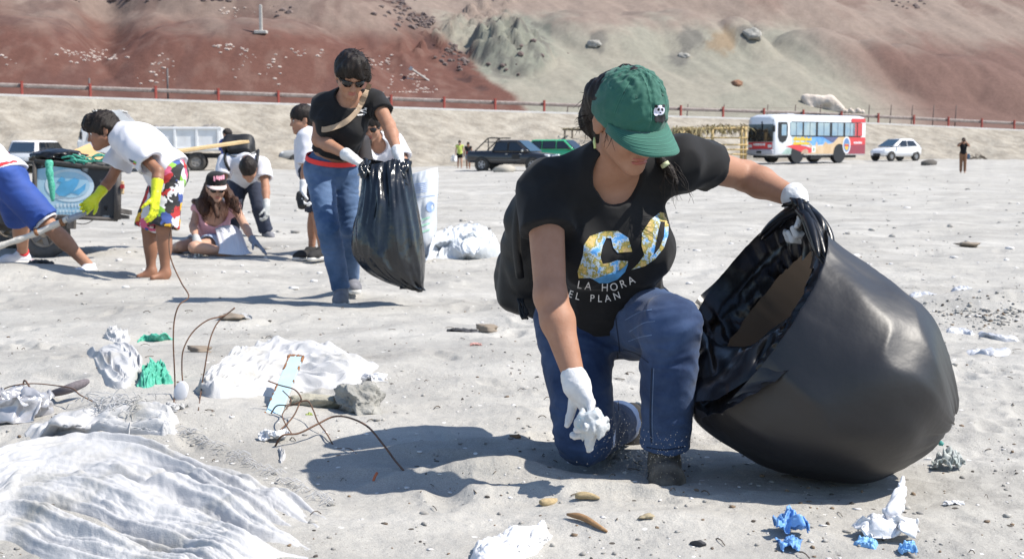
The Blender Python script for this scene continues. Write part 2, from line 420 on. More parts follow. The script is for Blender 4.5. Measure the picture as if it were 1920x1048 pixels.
def sand_material():
    m = bpy.data.materials.new('beach_sand'); m.use_nodes = True; t = m.node_tree; b = t.nodes['Principled BSDF']; L = t.links.new; N = t.nodes.new
    tc = N('ShaderNodeTexCoord'); src = tc.outputs['Object']
    def noise(sc, det=5, ro=.6):
        n = N('ShaderNodeTexNoise'); n.inputs['Scale'].default_value = sc; n.inputs['Detail'].default_value = det; n.inputs['Roughness'].default_value = ro; L(src, n.inputs['Vector']); return n.outputs[0]
    def ramp(v, p0, c0, p1, c1):
        r = N('ShaderNodeValToRGB'); L(v, r.inputs[0]); r.color_ramp.elements[0].position = p0; r.color_ramp.elements[0].color = (*c0, 1); r.color_ramp.elements[1].position = p1; r.color_ramp.elements[1].color = (*c1, 1); return r.outputs[0]
    def mixc(f, a, c, mode='MIX'):
        x = N('ShaderNodeMix'); x.data_type = 'RGBA'; x.blend_type = mode
        if isinstance(f, float): x.inputs[0].default_value = f
        else: L(f, x.inputs[0])
        for i, q in ((6, a), (7, c)):
            if isinstance(q, tuple): x.inputs[i].default_value = (*q, 1)
            else: L(q, x.inputs[i])
        return x.outputs[2]
    c = ramp(noise(.55, 4), .36, (.395, .380, .350), .66, (.472, .458, .428))
    c = mixc(1.0, c, ramp(noise(3.2, 6, .65), .3, (.86, .86, .86), .72, (1.06, 1.06, 1.05)), 'MULTIPLY')
    mp = N('ShaderNodeMapping'); mp.inputs['Scale'].default_value = (.35, 1.6, 1); L(tc.outputs['Object'], mp.inputs[0]); sn = N('ShaderNodeTexNoise'); sn.inputs['Scale'].default_value = .9; sn.inputs['Detail'].default_value = 8; sn.inputs['Roughness'].default_value = .68; L(mp.outputs[0], sn.inputs['Vector'])
    c = mixc(1.0, c, ramp(sn.outputs[0], .34, (.80, .80, .80), .6, (1.05, 1.05, 1.05)), 'MULTIPLY')
    c = mixc(1.0, c, ramp(noise(300, 3, .8), .35, (.74, .74, .75), .62, (1.10, 1.10, 1.10)), 'MULTIPLY')
    vo = N('ShaderNodeTexVoronoi'); vo.inputs['Scale'].default_value = 60; L(src, vo.inputs['Vector'])
    gate = ramp(noise(1.3, 4), .5, (0, 0, 0), .62, (1, 1, 1))
    sp = N('ShaderNodeMath'); sp.operation = 'LESS_THAN'; sp.inputs[1].default_value = .17; L(vo.outputs['Distance'], sp.inputs[0])
    s2 = N('ShaderNodeMath'); s2.operation = 'MULTIPLY'; L(sp.outputs[0], s2.inputs[0]); L(gate, s2.inputs[1])
    c = mixc(s2.outputs[0], c, ramp(vo.outputs['Color'], .25, (.10, .085, .07), .8, (.60, .58, .55)))
    vo2 = N('ShaderNodeTexVoronoi'); vo2.inputs['Scale'].default_value = 11; L(src, vo2.inputs['Vector'])
    sp = N('ShaderNodeMath'); sp.operation = 'LESS_THAN'; sp.inputs[1].default_value = .085; L(vo2.outputs['Distance'], sp.inputs[0])
    c = mixc(sp.outputs[0], c, ramp(vo2.outputs['Color'], .45, (.09, .08, .07), .62, (.68, .67, .65)))
    L(c, b.inputs['Base Color']); b.inputs['Roughness'].default_value = .95; b.inputs['Specular IOR Level'].default_value = .12
    bp = N('ShaderNodeBump'); bp.inputs['Strength'].default_value = .55; bp.inputs['Distance'].default_value = .006; L(noise(90, 6, .75), bp.inputs['Height'])
    bp2 = N('ShaderNodeBump'); bp2.inputs['Strength'].default_value = .5; bp2.inputs['Distance'].default_value = .05; L(noise(6, 8, .62), bp2.inputs['Height']); L(bp2.outputs[0], bp.inputs['Normal'])
    L(bp.outputs[0], b.inputs['Normal'])
    return m
def build_ground():
    az = np.concatenate([np.linspace(-23.5, 23.5, 800), np.linspace(24, 335, 120)]); az = np.radians(90-az)
    r = np.concatenate([np.linspace(.35, 2.75, 24), 1/np.linspace(1/2.8, 1/150.0, 480), [190, 260, 400, 700]])
    rr, aa = np.meshgrid(r, az, indexing='ij'); x = rr*np.cos(aa); y = rr*np.sin(aa)
    z = H(x.ravel(), y.ravel()); v = np.stack([x.ravel(), y.ravel(), z], 1); m, n = rr.shape
    f = grid_faces(m, n, True)
    v = np.vstack([v, [[0, 0, 0]]]); k = len(v)-1
    fan = np.array([[k, i, i, (i+1) % n] for i in range(n)])
    me = new_mesh('sand_ground', v, f); o = bpy.data.objects.new('sand_ground', me); COL.objects.link(o); o['kind'] = 'structure'; o['label'] = 'pale grey littered beach sand with footprints and low drifts'
    me.materials.append(sand_material())
    return o
GROUND = build_ground()
# ============================================================ road embankment, guardrail and hillside
A0 = np.array([(0-960)/FOC*84, 84.0]); B0 = np.array([(1920-960)/FOC*126, 126.0]); LN = np.linalg.norm(B0-A0); U2 = (B0-A0)/LN; N2 = np.array([U2[1], -U2[0]])   # N2 points to the beach
if N2[1] > 0: N2 = -N2
def zroad(s): return np.interp(s, [-60, 0, 40, 64, LN, LN+80], [4.9, 4.15, 3.55, 3.22, 2.6, 2.2])
def RL(s, t=0.0, z=0.0):
    q = A0+U2*s-N2*t; return np.array([q[0], q[1], float(zroad(s))+z])     # t > 0 is away from the beach
def ground_strip(name, label, t0, t1, nt, fz, mat, s0=-60, s1=None, ns=420):
    s1 = LN+90 if s1 is None else s1
    S, T = np.meshgrid(np.linspace(s0, s1, ns), np.linspace(t0, t1, nt), indexing='ij')
    q = A0[None]+U2[None]*S.reshape(-1, 1)-N2[None]*T.reshape(-1, 1); z = fz(S.ravel(), T.ravel(), q[:, 0], q[:, 1])
    o = obj(name, np.column_stack([q, z]), grid_faces(ns, nt), mat, None, True, kind='structure', fixn=False); o['label'] = label; return o
def f_emb(S, T, x, y):
    zr = zroad(S); k = np.clip((T+15)/14.2, 0, 1); prof = .25*k+.75*k**1.7
    n = .8*fbm2(S/3.0, T/5.0, 5, 21)*np.sin(np.pi*np.clip(k, 0, 1))+.22*np.abs(fbm2(S/.9, T/1.6, 3, 25))*np.sin(np.pi*k)
    return -.25+(zr+.25)*prof+n*.55
M_EMB = M('embankment_rubble', (.225, .200, .165), .95, .2, .9, .65, 3.2, spec=.1, col2=(.355, .325, .275), mix=.5, sharp=.16)
ground_strip('embankment', 'rough pale rubble bank rising from the beach to the road', -15, -.85, 60, f_emb, M_EMB, ns=620)
ground_strip('road', 'coast road along the foot of the hill', -.85, 7.5, 6, lambda S, T, x, y: zroad(S)-.02, M('asphalt', (.055, .052, .05), .9, .15, 3), ns=80)

def build_guardrail():
    base = RL(62); th = thing('guardrail', 'long guardrail with red posts and pale kerb edging the coast road', 'guardrail', base)
    redm = M('red_post_paint', lin(150, 66, 56), .6, .15, 6); rail = M('weathered_rail', (.19, .145, .13), .6, .25, 4, col2=(.30, .255, .235)); white = M('white_kerb', (.62, .60, .57), .8, .1, 2)
    b = MB(); ss = np.linspace(-30, LN+60, 150)
    prof = [(-.03, -.13), (.05, -.08), (-.01, 0), (.05, .08), (-.03, .13)]
    rings = [[RL(s, .16-px_, .67+pz) for px_, pz in prof]+[RL(s, .20, .67+pz) for _, pz in prof[::-1]] for s in ss]
    b.loft(rings); b.build('rail', rail, th, True)
    b = MB(); rings = [[RL(s, t, z) for t, z in ((-.12, -.05), (.12, -.05), (.12, .13), (-.12, .13))] for s in ss]; b.loft(rings); b.build('kerb', white, th)
    fr = nrm([*U2, 0]); ax = np.array([fr, [-N2[0], -N2[1], 0], [0, 0, 1]])
    me = None
    for s in np.arange(1.5-4.05*5, LN+55, 4.05):
        c = RL(s, .0, .43)
        if me is None:
            bb = MB(); bb.box(c, (.15, .14, .95), ax, bev=.02); bb.box(c+V(0, 0, .49), (.17, .16, .04), ax); o = bb.build('post', redm, th); me = o; c0 = c
        else:
            o = me.copy(); COL.objects.link(o); o.location = Vector([float(k) for k in c-c0])
build_guardrail()

# hillside -------------------------------------------------
def hill_height(px, d):
    """height of the hill over azimuth (given as photo column) and distance"""
    s = px/1920
    dr = 84/(1-.3333*s)                                    # distance of the road on this bearing
    t = d-dr-7.0
    s_ = ((px-960)/FOC*dr-A0[0])/U2[0]; zr = zroad(s_)
    z = zr + .36*np.maximum(t, 0)**1.02 + .02*np.minimum(t, 0)
    X = (px-960)/FOC*d; Y = d
    def dome(cx, cy, rx, ry, h, p=1.0):
        x0 = (cx-960)/FOC*cy; q = ((X-x0)/rx)**2+((Y-cy)/ry)**2
        return h*np.maximum(1-q, 0)**p*sm(0, 7, t)
    valley = -2.2*np.exp(-(((px-205)/55.0)**2))*sm(4, 14, t)
    z = z+valley
    z = z+dome(490, 106, 11.5, 11, 3.0, .8)+dome(60, 103, 8, 9, 1.8)+dome(420, 128, 10, 9, 3.0)+dome(120, 130, 14, 10, 2.2)
    z = z+dome(640, 122, 7, 9, 2.0)+dome(700, 145, 14, 10, 2.5)
    z = z+dome(958, 122.5, 3.9, 5, 2.9, .7)*(1+.42*fbm2(X/1.1, Y/1.1, 5, 61)-.5*np.abs(fbm2(X/2.2, Y/2.2, 3, 63)))+dome(1130, 133, 6, 6, 1.6)+dome(1290, 138, 7, 6, 1.8)+dome(1400, 138, 3, 4, 1.6)
    z = z+dome(1565, 140, 6.5, 6, 2.2)+dome(1715, 141, 6, 6, 2.2)+dome(1850, 143, 6, 7, 2.0)+dome(1320, 155, 20, 8, 1.8)+dome(960, 158, 20, 8, 1.6)
    # diagonal gullies running down to the right
    g = (X*.72+Y*.45)
    z = z+sm(2, 10, t)*(.55*fbm2(g/5.5, (X*.5-Y*.8)/22, 4, 31)+.16*fbm2(X/4.2, Y/4.2, 4, 35)+.03*fbm2(X/1.1, Y/1.1, 3, 36))
    crag = np.exp(-(((px-(790+(t-14)*9))/45.0)**2))*sm(8, 16, t)
    z = z+crag*np.maximum(fbm2(X/1.3, Y/1.3, 4, 41), 0)*1.6
    return z
def hill_colour(px, ys, X, Y):
    def c(*a): q = np.array(lin(*a)); q = q*.66+q.mean()*.34; return q*.455
    n = fbm2(X/6, Y/6, 5, 71); n2 = fbm2(X/1.5, Y/1.5, 4, 75); pw = px+38*n+14*n2; yw = ys+22*n+8*n2
    red = c(152, 94, 76); pink = c(190, 163, 144); tan = c(196, 188, 164); green = c(176, 178, 156); mauve = c(160, 117, 102); dark = c(112, 74, 68); ochre = c(196, 158, 108); grey = c(150, 146, 138)
    k = np.ones((len(px), 1))
    col = red*k
    def mix(w, q):
        nonlocal col
        col = col*(1-w[:, None])+q*w[:, None]
    mix(.75*(1-sm(20, 75, yw-.03*(pw-300)))*sm(-50, 60, pw), pink)
    mix(.14*sm(0, .5, n2), pink)
    edge = pw-(735+(yw)*1.18)                              # left limit of the pale slope
    slope = sm(0, 22, edge)
    rt = 1700-(190-yw)*1.9; rgt = 1-sm(-60, 40, pw-(1450+1.0*yw))
    mix(slope, pink)
    lowr = slope*sm(25, 70, yw)
    mix(lowr*rgt, tan); mix(lowr*rgt*.38*sm(-.25, .4, n), green)
    mix(sm(0, 100, pw-(1450+1.0*yw))*sm(50, 110, yw-.02*(pw-1500)), mauve)
    mix(.5*sm(1300, 1500, pw)*(1-sm(20, 60, yw))*sm(-.1, .4, n), mauve)
    q = ((px-958)/78)**2+((ys-92)/62)**2; mix(1-sm(.6, 1.1, q+.5*n2), green); mix((1-sm(.7, 1.1, q))*.75*sm(-.15, .35, n2), grey*.66)
    for cx, cy, r_ in ((1350, 80, 28), (1400, 66, 22), (1120, 82, 20), (1290, 75, 26), (1270, 110, 18)):
        q = np.hypot(px-cx, (ys-cy)*1.2)/r_; mix((1-sm(.6, 1.3, q+.6*n2))*.75, ochre if cx in (1350,) else grey*.85)
    cr = 1-sm(10, 30, np.abs(pw-(745+ys*.95)))
    mix(cr*sm(-.05, .25, n2)*(1-sm(150, 215, ys))*(px < 1000), dark)
    mix(.4*sm(.1, .5, fbm2(X/3, Y/9, 4, 90))*(px < 900), dark*1.25)
    col = col*(1+.10*n2+.07*fbm2(X/.5, Y/.5, 2, 95))[:, None]
    return np.clip(col, .02, .8)
def build_hill():
    px = np.linspace(-700, 2700, 620); tt = np.concatenate([np.linspace(0, 62, 210), np.linspace(64, 160, 24)])
    PX, T = np.meshgrid(px, tt, indexing='ij'); D = 84/(1-.3333*np.clip(PX/1920, -.6, 1.5))+7.0+T-.6
    z = hill_height(PX.ravel(), D.ravel()); X = ((PX-960)/FOC*D).ravel(); Y = D.ravel()
    z = z-.4*(T.ravel() < .1)
    ys = HOR-(z-CAM_H)/Y*FOC
    v = np.column_stack([X, Y, z]); col = hill_colour(PX.ravel(), ys, X, Y)
    m = bpy.data.materials.new('hill_soil'); m.use_nodes = True; t = m.node_tree; b = t.nodes['Principled BSDF']; L = t.links.new
    at = t.nodes.new('ShaderNodeVertexColor'); at.layer_name = 'soil'
    nz = t.nodes.new('ShaderNodeTexNoise'); nz.inputs['Scale'].default_value = 2.4; nz.inputs['Detail'].default_value = 9; nz.inputs['Roughness'].default_value = .72
    tc = t.nodes.new('ShaderNodeTexCoord'); L(tc.outputs['Object'], nz.inputs['Vector'])
    rp = t.nodes.new('ShaderNodeValToRGB'); rp.color_ramp.elements[0].position = .3; rp.color_ramp.elements[0].color = (.87, .87, .87, 1); rp.color_ramp.elements[1].position = .7; rp.color_ramp.elements[1].color = (1.09, 1.09, 1.09, 1); L(nz.outputs[0], rp.inputs[0])
    mx = t.nodes.new('ShaderNodeMix'); mx.data_type = 'RGBA'; mx.blend_type = 'MULTIPLY'; mx.inputs[0].default_value = 1; L(at.outputs[0], mx.inputs[6]); L(rp.outputs[0], mx.inputs[7]); L(mx.outputs[2], b.inputs['Base Color'])
    b.inputs['Roughness'].default_value = .95; b.inputs['Specular IOR Level'].default_value = .1
    bp = t.nodes.new('ShaderNodeBump'); bp.inputs['Strength'].default_value = .5; bp.inputs['Distance'].default_value = .16; L(nz.outputs[0], bp.inputs['Height']); L(bp.outputs[0], b.inputs['Normal'])
    o = obj('hillside', v, grid_faces(len(px), len(tt)), m, None, True, kind='structure', fixn=False, base=(0, 100, 0)); o['label'] = 'bare red brown desert hillside with a pale greenish slip'
    ca = o.data.color_attributes.new('soil', 'FLOAT_COLOR', 'POINT'); ca.data.foreach_set('color', np.column_stack([col, np.ones(len(col))]).astype(np.float32).ravel())
    return o
HILL = build_hill()
def hill_hit(px, py):
    """first point of the hill seen at a photo pixel"""
    d = np.linspace(92, 190, 1500); z = hill_height(np.full_like(d, px), d); ys = HOR-(z-CAM_H)/d*FOC
    i = np.argmax(ys <= py); return np.array([(px-960)/FOC*d[i], d[i], z[i]])
def hill_items():
    rs = np.random.RandomState(5)
    # scattered white stones and dark rocks: ground litter nobody could count
    b = MB()
    for cx, cy, sx, sy, n in ((170, 103, 26, 5, 44), (185, 112, 22, 4, 26), (430, 92, 12, 6, 16), (465, 115, 14, 16, 16), (520, 130, 14, 14, 14), (590, 103, 26, 4, 14), (310, 125, 14, 10, 14), (715, 122, 16, 8, 20), (775, 172, 26, 10, 34), (770, 150, 20, 8, 24), (440, 25, 14, 5, 20), (300, 150, 30, 8, 10), (30, 105, 20, 14, 8)):
        for _ in range(n):
            p = hill_hit(cx+rs.randn()*sx, np.clip(cy+rs.randn()*sy, 3, 175)); s = rs.uniform(.04, .13); b.blob(p, (s*1.5, s, s*.7), rs.randint(99), .3, lv=1)
    o = b.build('white_stones', M('white_stone', (.50, .42, .37), .9, .2, 3), None, False, kind='stuff', fixn=False); o['label'] = 'pale stones scattered over the red hillside'
    b = MB()
    for cx, cy, sx, sy, n in ((745, 18, 20, 12, 34), (780, 42, 18, 7, 44), (805, 48, 6, 6, 20), (850, 100, 14, 12, 22), (866, 118, 8, 6, 12), (960, 112, 26, 20, 12), (1700, 10, 30, 8, 20), (420, 3, 12, 3, 14), (240, 5, 40, 3, 20), (535, 30, 10, 6, 8)):
        for _ in range(n):
            p = hill_hit(cx+rs.randn()*sx, np.clip(cy+rs.randn()*sy, 1, 190)); s = rs.uniform(.08, .30); b.blob(p, (s*1.2, s, s*.9), rs.randint(99), .45, 2, lv=1)
    o = b.build('dark_rocks', M('dark_rock', (.14, .105, .095), .9, .3, 3, .5, 6), None, False, kind='stuff', fixn=False); o['label'] = 'dark broken rocks along the gully of the hillside'
    # single rocks
    def rock(px, py, r, mat, label, seed):
        p = hill_hit(px, py); b = MB(); b.blob(p+V(0, 0, r*.05), (r*1.2, r, r*.75), seed, .38, 1.7, lv=3); tag(b.build('boulder', mat, None, True), label, 'boulder')
    gm = M('grey_rock', (.30, .29, .265), .9, .3, 2, .8, 5)
    rock(1112, 88, .55, gm, 'small grey boulder on the pale slope above the green cap', 2); rock(1404, 72, .8, gm, 'blue grey boulder high on the pale slope', 4)
    rock(1278, 110, .5, gm, 'grey boulder above the cap on the pale slope, lowest of the grey ones', 6); rock(1378, 160, .45, M('brown_rock', (.24, .13, .08), .9, .2, 3), 'small brown boulder alone on the lower pale slope', 8)
    # concrete marker post
    p = hill_hit(495, 66); cm = M('pale_concrete', (.42, .40, .37), .85, .12, 3)
    th = thing('marker_post', 'tall pale concrete post on a square plinth on the red mound', 'post', p, None)
    MB().box(p+V(0, 0, 1.05), (.24, .24, 2.1), taper=.85, bev=.03).build('shaft', cm, th); MB().box(p+V(0, 0, .05), (.95, .7, .25), bev=.04).build('plinth', cm, th)
    # leaning lamp
    p = hill_hit(793, 152); th = thing('leaning_post', 'toppled pale post with a grey head lying against the red hill', 'post', p)
    a = p+V(.55, 0, -.1); e = p+V(-.85, -.2, .85); MB().tube([a, e], .08).build('shaft', cm, th); q = nrm(e-a); MB().box(e+q*.05, (.25, .3, .8), _ax(q, (0, 1, 0))[[1, 0, 2]]).build('head', M('grey_metal', (.28, .30, .34), .5, .1), th)
    # red flag on a pole
    s = 930/1920*LN; p = RL(s, 1.2, -.1); q = P(936, 170, p[1]); th = thing('flag_pole', 'thin pole with a small red flag behind the guardrail', 'flag pole', p)
    b = MB(); b.tube([p, (p[0], p[1], q[2])], .035, 6); b.build('pole', cm, th); b = MB(); b.box((p[0]-.02, p[1], q[2]-.2), (.40, .03, .42)); b.build('flag', M('red_cloth', lin(190, 50, 45), .8), th)
    for px, py, lab in ((235, 130, 'short dark post standing behind the guardrail on the left'), (127, 148, 'stubby dark marker behind the guardrail at far left')):
        p = RL(px/1920*LN, 1.6, -.1); q = P(px, py, p[1]); tag(MB().tube([p, (p[0], p[1], q[2])], .06, 6).build('road_marker', M('dark_post', (.10, .09, .09), .7), None, True), lab, 'post')
    # wire fence above the road
    pts = [1065, 1190, 1290, 1358, 1440, 1492, 1539, 1630, 1671, 1711, 1751, 1793]
    p0 = RL(1440/1920*LN, 5.5); fm = M('fence_post', (.11, .08, .07), .8); th = thing('wire_fence', 'wire fence of thin dark posts between the road and the hill', 'fence', p0)
    tops = []
    for px in pts:
        d = 84/(1-.3333*px/1920)+5.6; y0 = 232 if px > 1600 else 222; p = P(px-3, y0, d); h = 1.65 if px > 1600 else 1.15
        q = p+V(.12, 0, h); MB().tube([p-V(0, 0, .5), q], .045, 6).build('post', fm, th, True); tops.append((p, q))
    b = MB()
    for k in (.35, .8): b.tube([a+(c-a)*k+V(0, 0, -.05) for a, c in tops], .008, 4)
    b.build('wire', fm, th)
    # pale sculpted rock beside the road
    p = RL(1540/1920*LN, 6.0, 0); p = P(1540, 214, p[1]+1); k = 1/FOC*p[1]
    sh = Sh(); c = lambda x, y, dy=0: P(x, y, p[1]+dy)
    sh.rc(c(1508, 186), c(1522, 206), .35, .45, .2).rc(c(1512, 184), c(1552, 188), .32, .45, .3).rc(c(1556, 188), c(1578, 206), .5, .3, .3).rc(c(1535, 200), c(1575, 209), .35, .3, .3).rc(c(1528, 190), c(1552, 196), .4, .5, .3)
    sh.el(c(1550, 204, -.6), (.5, .5, .42), k=.2, op='-').el(c(1531, 207, -.5), (.2, .5, .3), k=.2, op='-')
    sh.dsp.append(lambda q: .09*pn3(q*1.1, 3)+.04*pn3(q*3, 4))
    tag(sobj('pale_rock', sh, .10, M('pale_pink_rock', (.58, .50, .43), .9, .12, 1.2, .4, 4)), 'pale pinkish sculpted rock with a hollow beside the road above the bus', 'rock')
    b = MB()
    for i in range(8): b.blob(c(1586+i*4.5, 209+rs.uniform(-2, 2)), .16+.1*rs.rand(), i, .3, lv=1)
    o = b.build('rock_fragments', M('pale_pink_rock', (.6, .5, .4)), None, True, kind='stuff'); o['label'] = 'small pale fragments beside the pale rock'
hill_items()
# ============================================================ people
def frame(side, up):
    up = nrm(up); side = nrm(np.asarray(side)-np.dot(side, up)*up); return np.array([side, np.cross(up, side)*-1, up])   # rows: person's left, back?, up
def frm(side, up):
    """rows: left, front, up"""
    up = nrm(up); side = nrm(np.asarray(side, float)-np.dot(side, up)*up); front = np.cross(side, up); return np.array([side, front, up])
SKIN = M('skin', (.33, .168, .105), .58, .10, 26, .22, 200, col2=(.39, .212, .140), sharp=.22, spec=.28, sss=.08)
SKIN_D = M('skin_tan', (.26, .125, .075), .5, .10, 9, .1, 200, spec=.35, sss=.06)
SKIN_L = M('skin_fair', (.46, .27, .19), .5, .10, 9, .1, 200, spec=.35, sss=.08)
HAIR = M('dark_hair', (.007, .005, .004), .5, .5, 14, .4, 60, spec=.25, col2=(.020, .013, .010), stretch=(6, 6, 1))
HAIR_B = M('brown_hair', (.030, .014, .009), .5, .5, 14, .4, 60, spec=.25, col2=(.085, .04, .024), stretch=(6, 6, 1))
LIP = M('lips', (.36, .11, .085), .4, .1, 20); EYEW = M('eye_white', (.7, .68, .65), .2, .05); IRIS = M('eye_dark', (.02, .012, .01), .1, .05)
GLOVE = M('white_latex', (.54, .54, .55), .6, .05, 20, .35, 130, col2=(.66, .66, .66)); GLOVE_Y = M('yellow_rubber', (.62, .66, .02), .4, .06, 12, .15, 40); GLOVE_G = M('grey_blue_glove', (.20, .22, .27), .8, .1, 30, .3, 120)
BLACK_T = M('black_cotton', (.010, .010, .011), .85, .25, 8, .35, 420, spec=.25, sheen=.08)
WHITE_T = M('white_cotton', (.62, .62, .66), .85, .03, 6, .2, 300, spec=.2)
def denim(name, a, b_, c):
    m = M(name, a, .80, .2, 5.5, .5, 420, spec=.2, col2=b_, mix=.56, sharp=.2, sheen=.1); return m
DENIM = denim('blue_denim', (.014, .030, .080), (.064, .108, .215), 0); DENIM_L = denim('light_blue_denim', (.038, .080, .165), (.14, .21, .35), 0); NAVY = M('navy_trousers', (.018, .024, .045), .85, .2, 6, .3, 200)
SOLE = M('white_rubber_sole', (.60, .59, .56), .7, .08, 20); SHOE_K = M('dark_canvas_shoe', (.022, .021, .021), .85, .2, 20, .3, 200); SHOE_G = M('grey_shoe', (.17, .17, .19), .85, .2, 20, .3, 200)

def head_prims(sh, c, f, u, s=1.0, fine=True, fem=True):
    f = nrm(f); u = nrm(u-np.dot(u, f)*f); r = np.cross(f, u); A = np.array([r, f, u])      # rows right, front, up
    L = lambda x, y, z: c+s*(x*r+y*f+z*u)
    sh.el(L(0, -.012, .032), (.074*s, .096*s, .086*s), A, .02)
    sh.el(L(0, .028, -.028), (.059*s, .062*s, .086*s), A, .03)
    jw = .043 if fem else .048
    for q in (-1, 1):
        sh.rc(L(q*jw, .008, -.058), L(q*.008, .067, -.094), .022*s, .018*s, .03)
        if fine: sh.el(L(q*.037, .060, -.030), (.024*s, .024*s, .026*s), A, .03)
        e = nrm(r*q*.3+f); A2 = frm(np.cross(e, u), u)
        sh.el(L(q*.077, -.014, -.016), (.007*s, .020*s, .034*s), np.array([nrm(r*q+f*.35), nrm(f-.35*r*q), u]), .006)
        if fine:
            sh.rc(L(q*.080, -.024, .012), L(q*.083, -.026, -.018), .006*s, .006*s, .005).rc(L(q*.080, -.024, .012), L(q*.078, -.006, .014), .006*s, .005*s, .005)
            sh.el(L(q*.089, -.012, -.010), (.008*s, .010*s, .016*s), A, .005, '-')
    sh.rc(L(0, .070, -.094), L(0, .074, -.096), .020*s, .018*s, .025)
    sh.rc(L(0, .082, .006), L(0, .107, -.036), .008*s, .0125*s, .012)
    if fine:
        for q in (-1, 1):
            sh.el(L(q*.012, .096, -.041), (.008*s, .010*s, .007*s), A, .006)
            sh.rc(L(q*.012, .086, .022), L(q*.046, .070, .020), .009*s, .008*s, .02)
            sh.el(L(q*.032, .098, .000), (.021*s, .020*s, .013*s), A, .015, '-')
        sh.el(L(0, .088, -.060), (.024*s, .010*s, .0065*s), A, .006); sh.el(L(0, .086, -.073), (.020*s, .010*s, .007*s), A, .006)
        sh.el(L(0, .098, -.0665), (.024*s, .006*s, .0015*s), A, .003, '-')
    return L, A
def hand_prims(sh, wr, yd, pn, thumb, curl=.5, s=1.0, off=0.0, spread=.12, tc=.5, curls=None, wrist_r=.027):
    """palm and five bent fingers; yd wrist->knuckles, pn out of the palm, thumb = +1/-1 along x = yd x pn"""
    y = nrm(yd); z = nrm(pn-np.dot(pn, y)*y); x = np.cross(y, z)*thumb
    L = lambda a, b, c: wr+s*(a*x+b*y+c*z)
    k = .012
    sh.rc(L(0, -.01, 0), L(0, .03, 0), wrist_r*s+off, .026*s+off, .02)
    for i, px in enumerate((.030, .010, -.010, -.029)):
        sh.rc(L(px*.6, .015, .002), L(px, .085-.004*abs(i-1), 0), .015*s+off, .0115*s+off, .018)
    lens = ((.042, .026, .021), (.046, .029, .022), (.043, .027, .021), (.033, .021, .018))
    for i, px in enumerate((.030, .010, -.010, -.029)):
        cu = curl if curls is None else curls[i]
        p = L(px, .085-.004*abs(i-1), 0); a = cu*.55; dx = (1.5-i)*spread*(1-.6*min(cu, 1)); r0 = .0095-.0006*(i == 3)
        for j, l in enumerate(lens[i]):
            d = nrm(math.cos(a)*y+math.sin(a)*z+dx*x); q = p+l*s*d
            sh.rc(p, q, r0*s+off, (r0-.0009)*s+off, .004); p = q; r0 -= .0009; a += cu*.95
    p = L(.018, .022, .006); r0 = .0145; d = nrm(.72*x+.62*y+.30*z)
    for j, l in enumerate((.040, .032, .026)):
        q = p+l*s*d; sh.rc(p, q, r0*s+off, (r0-.003)*s+off, .010 if j == 0 else .004); p = q; r0 -= .0028; d = nrm(d+tc*(.45*z-.35*x+.25*y))
    return sh

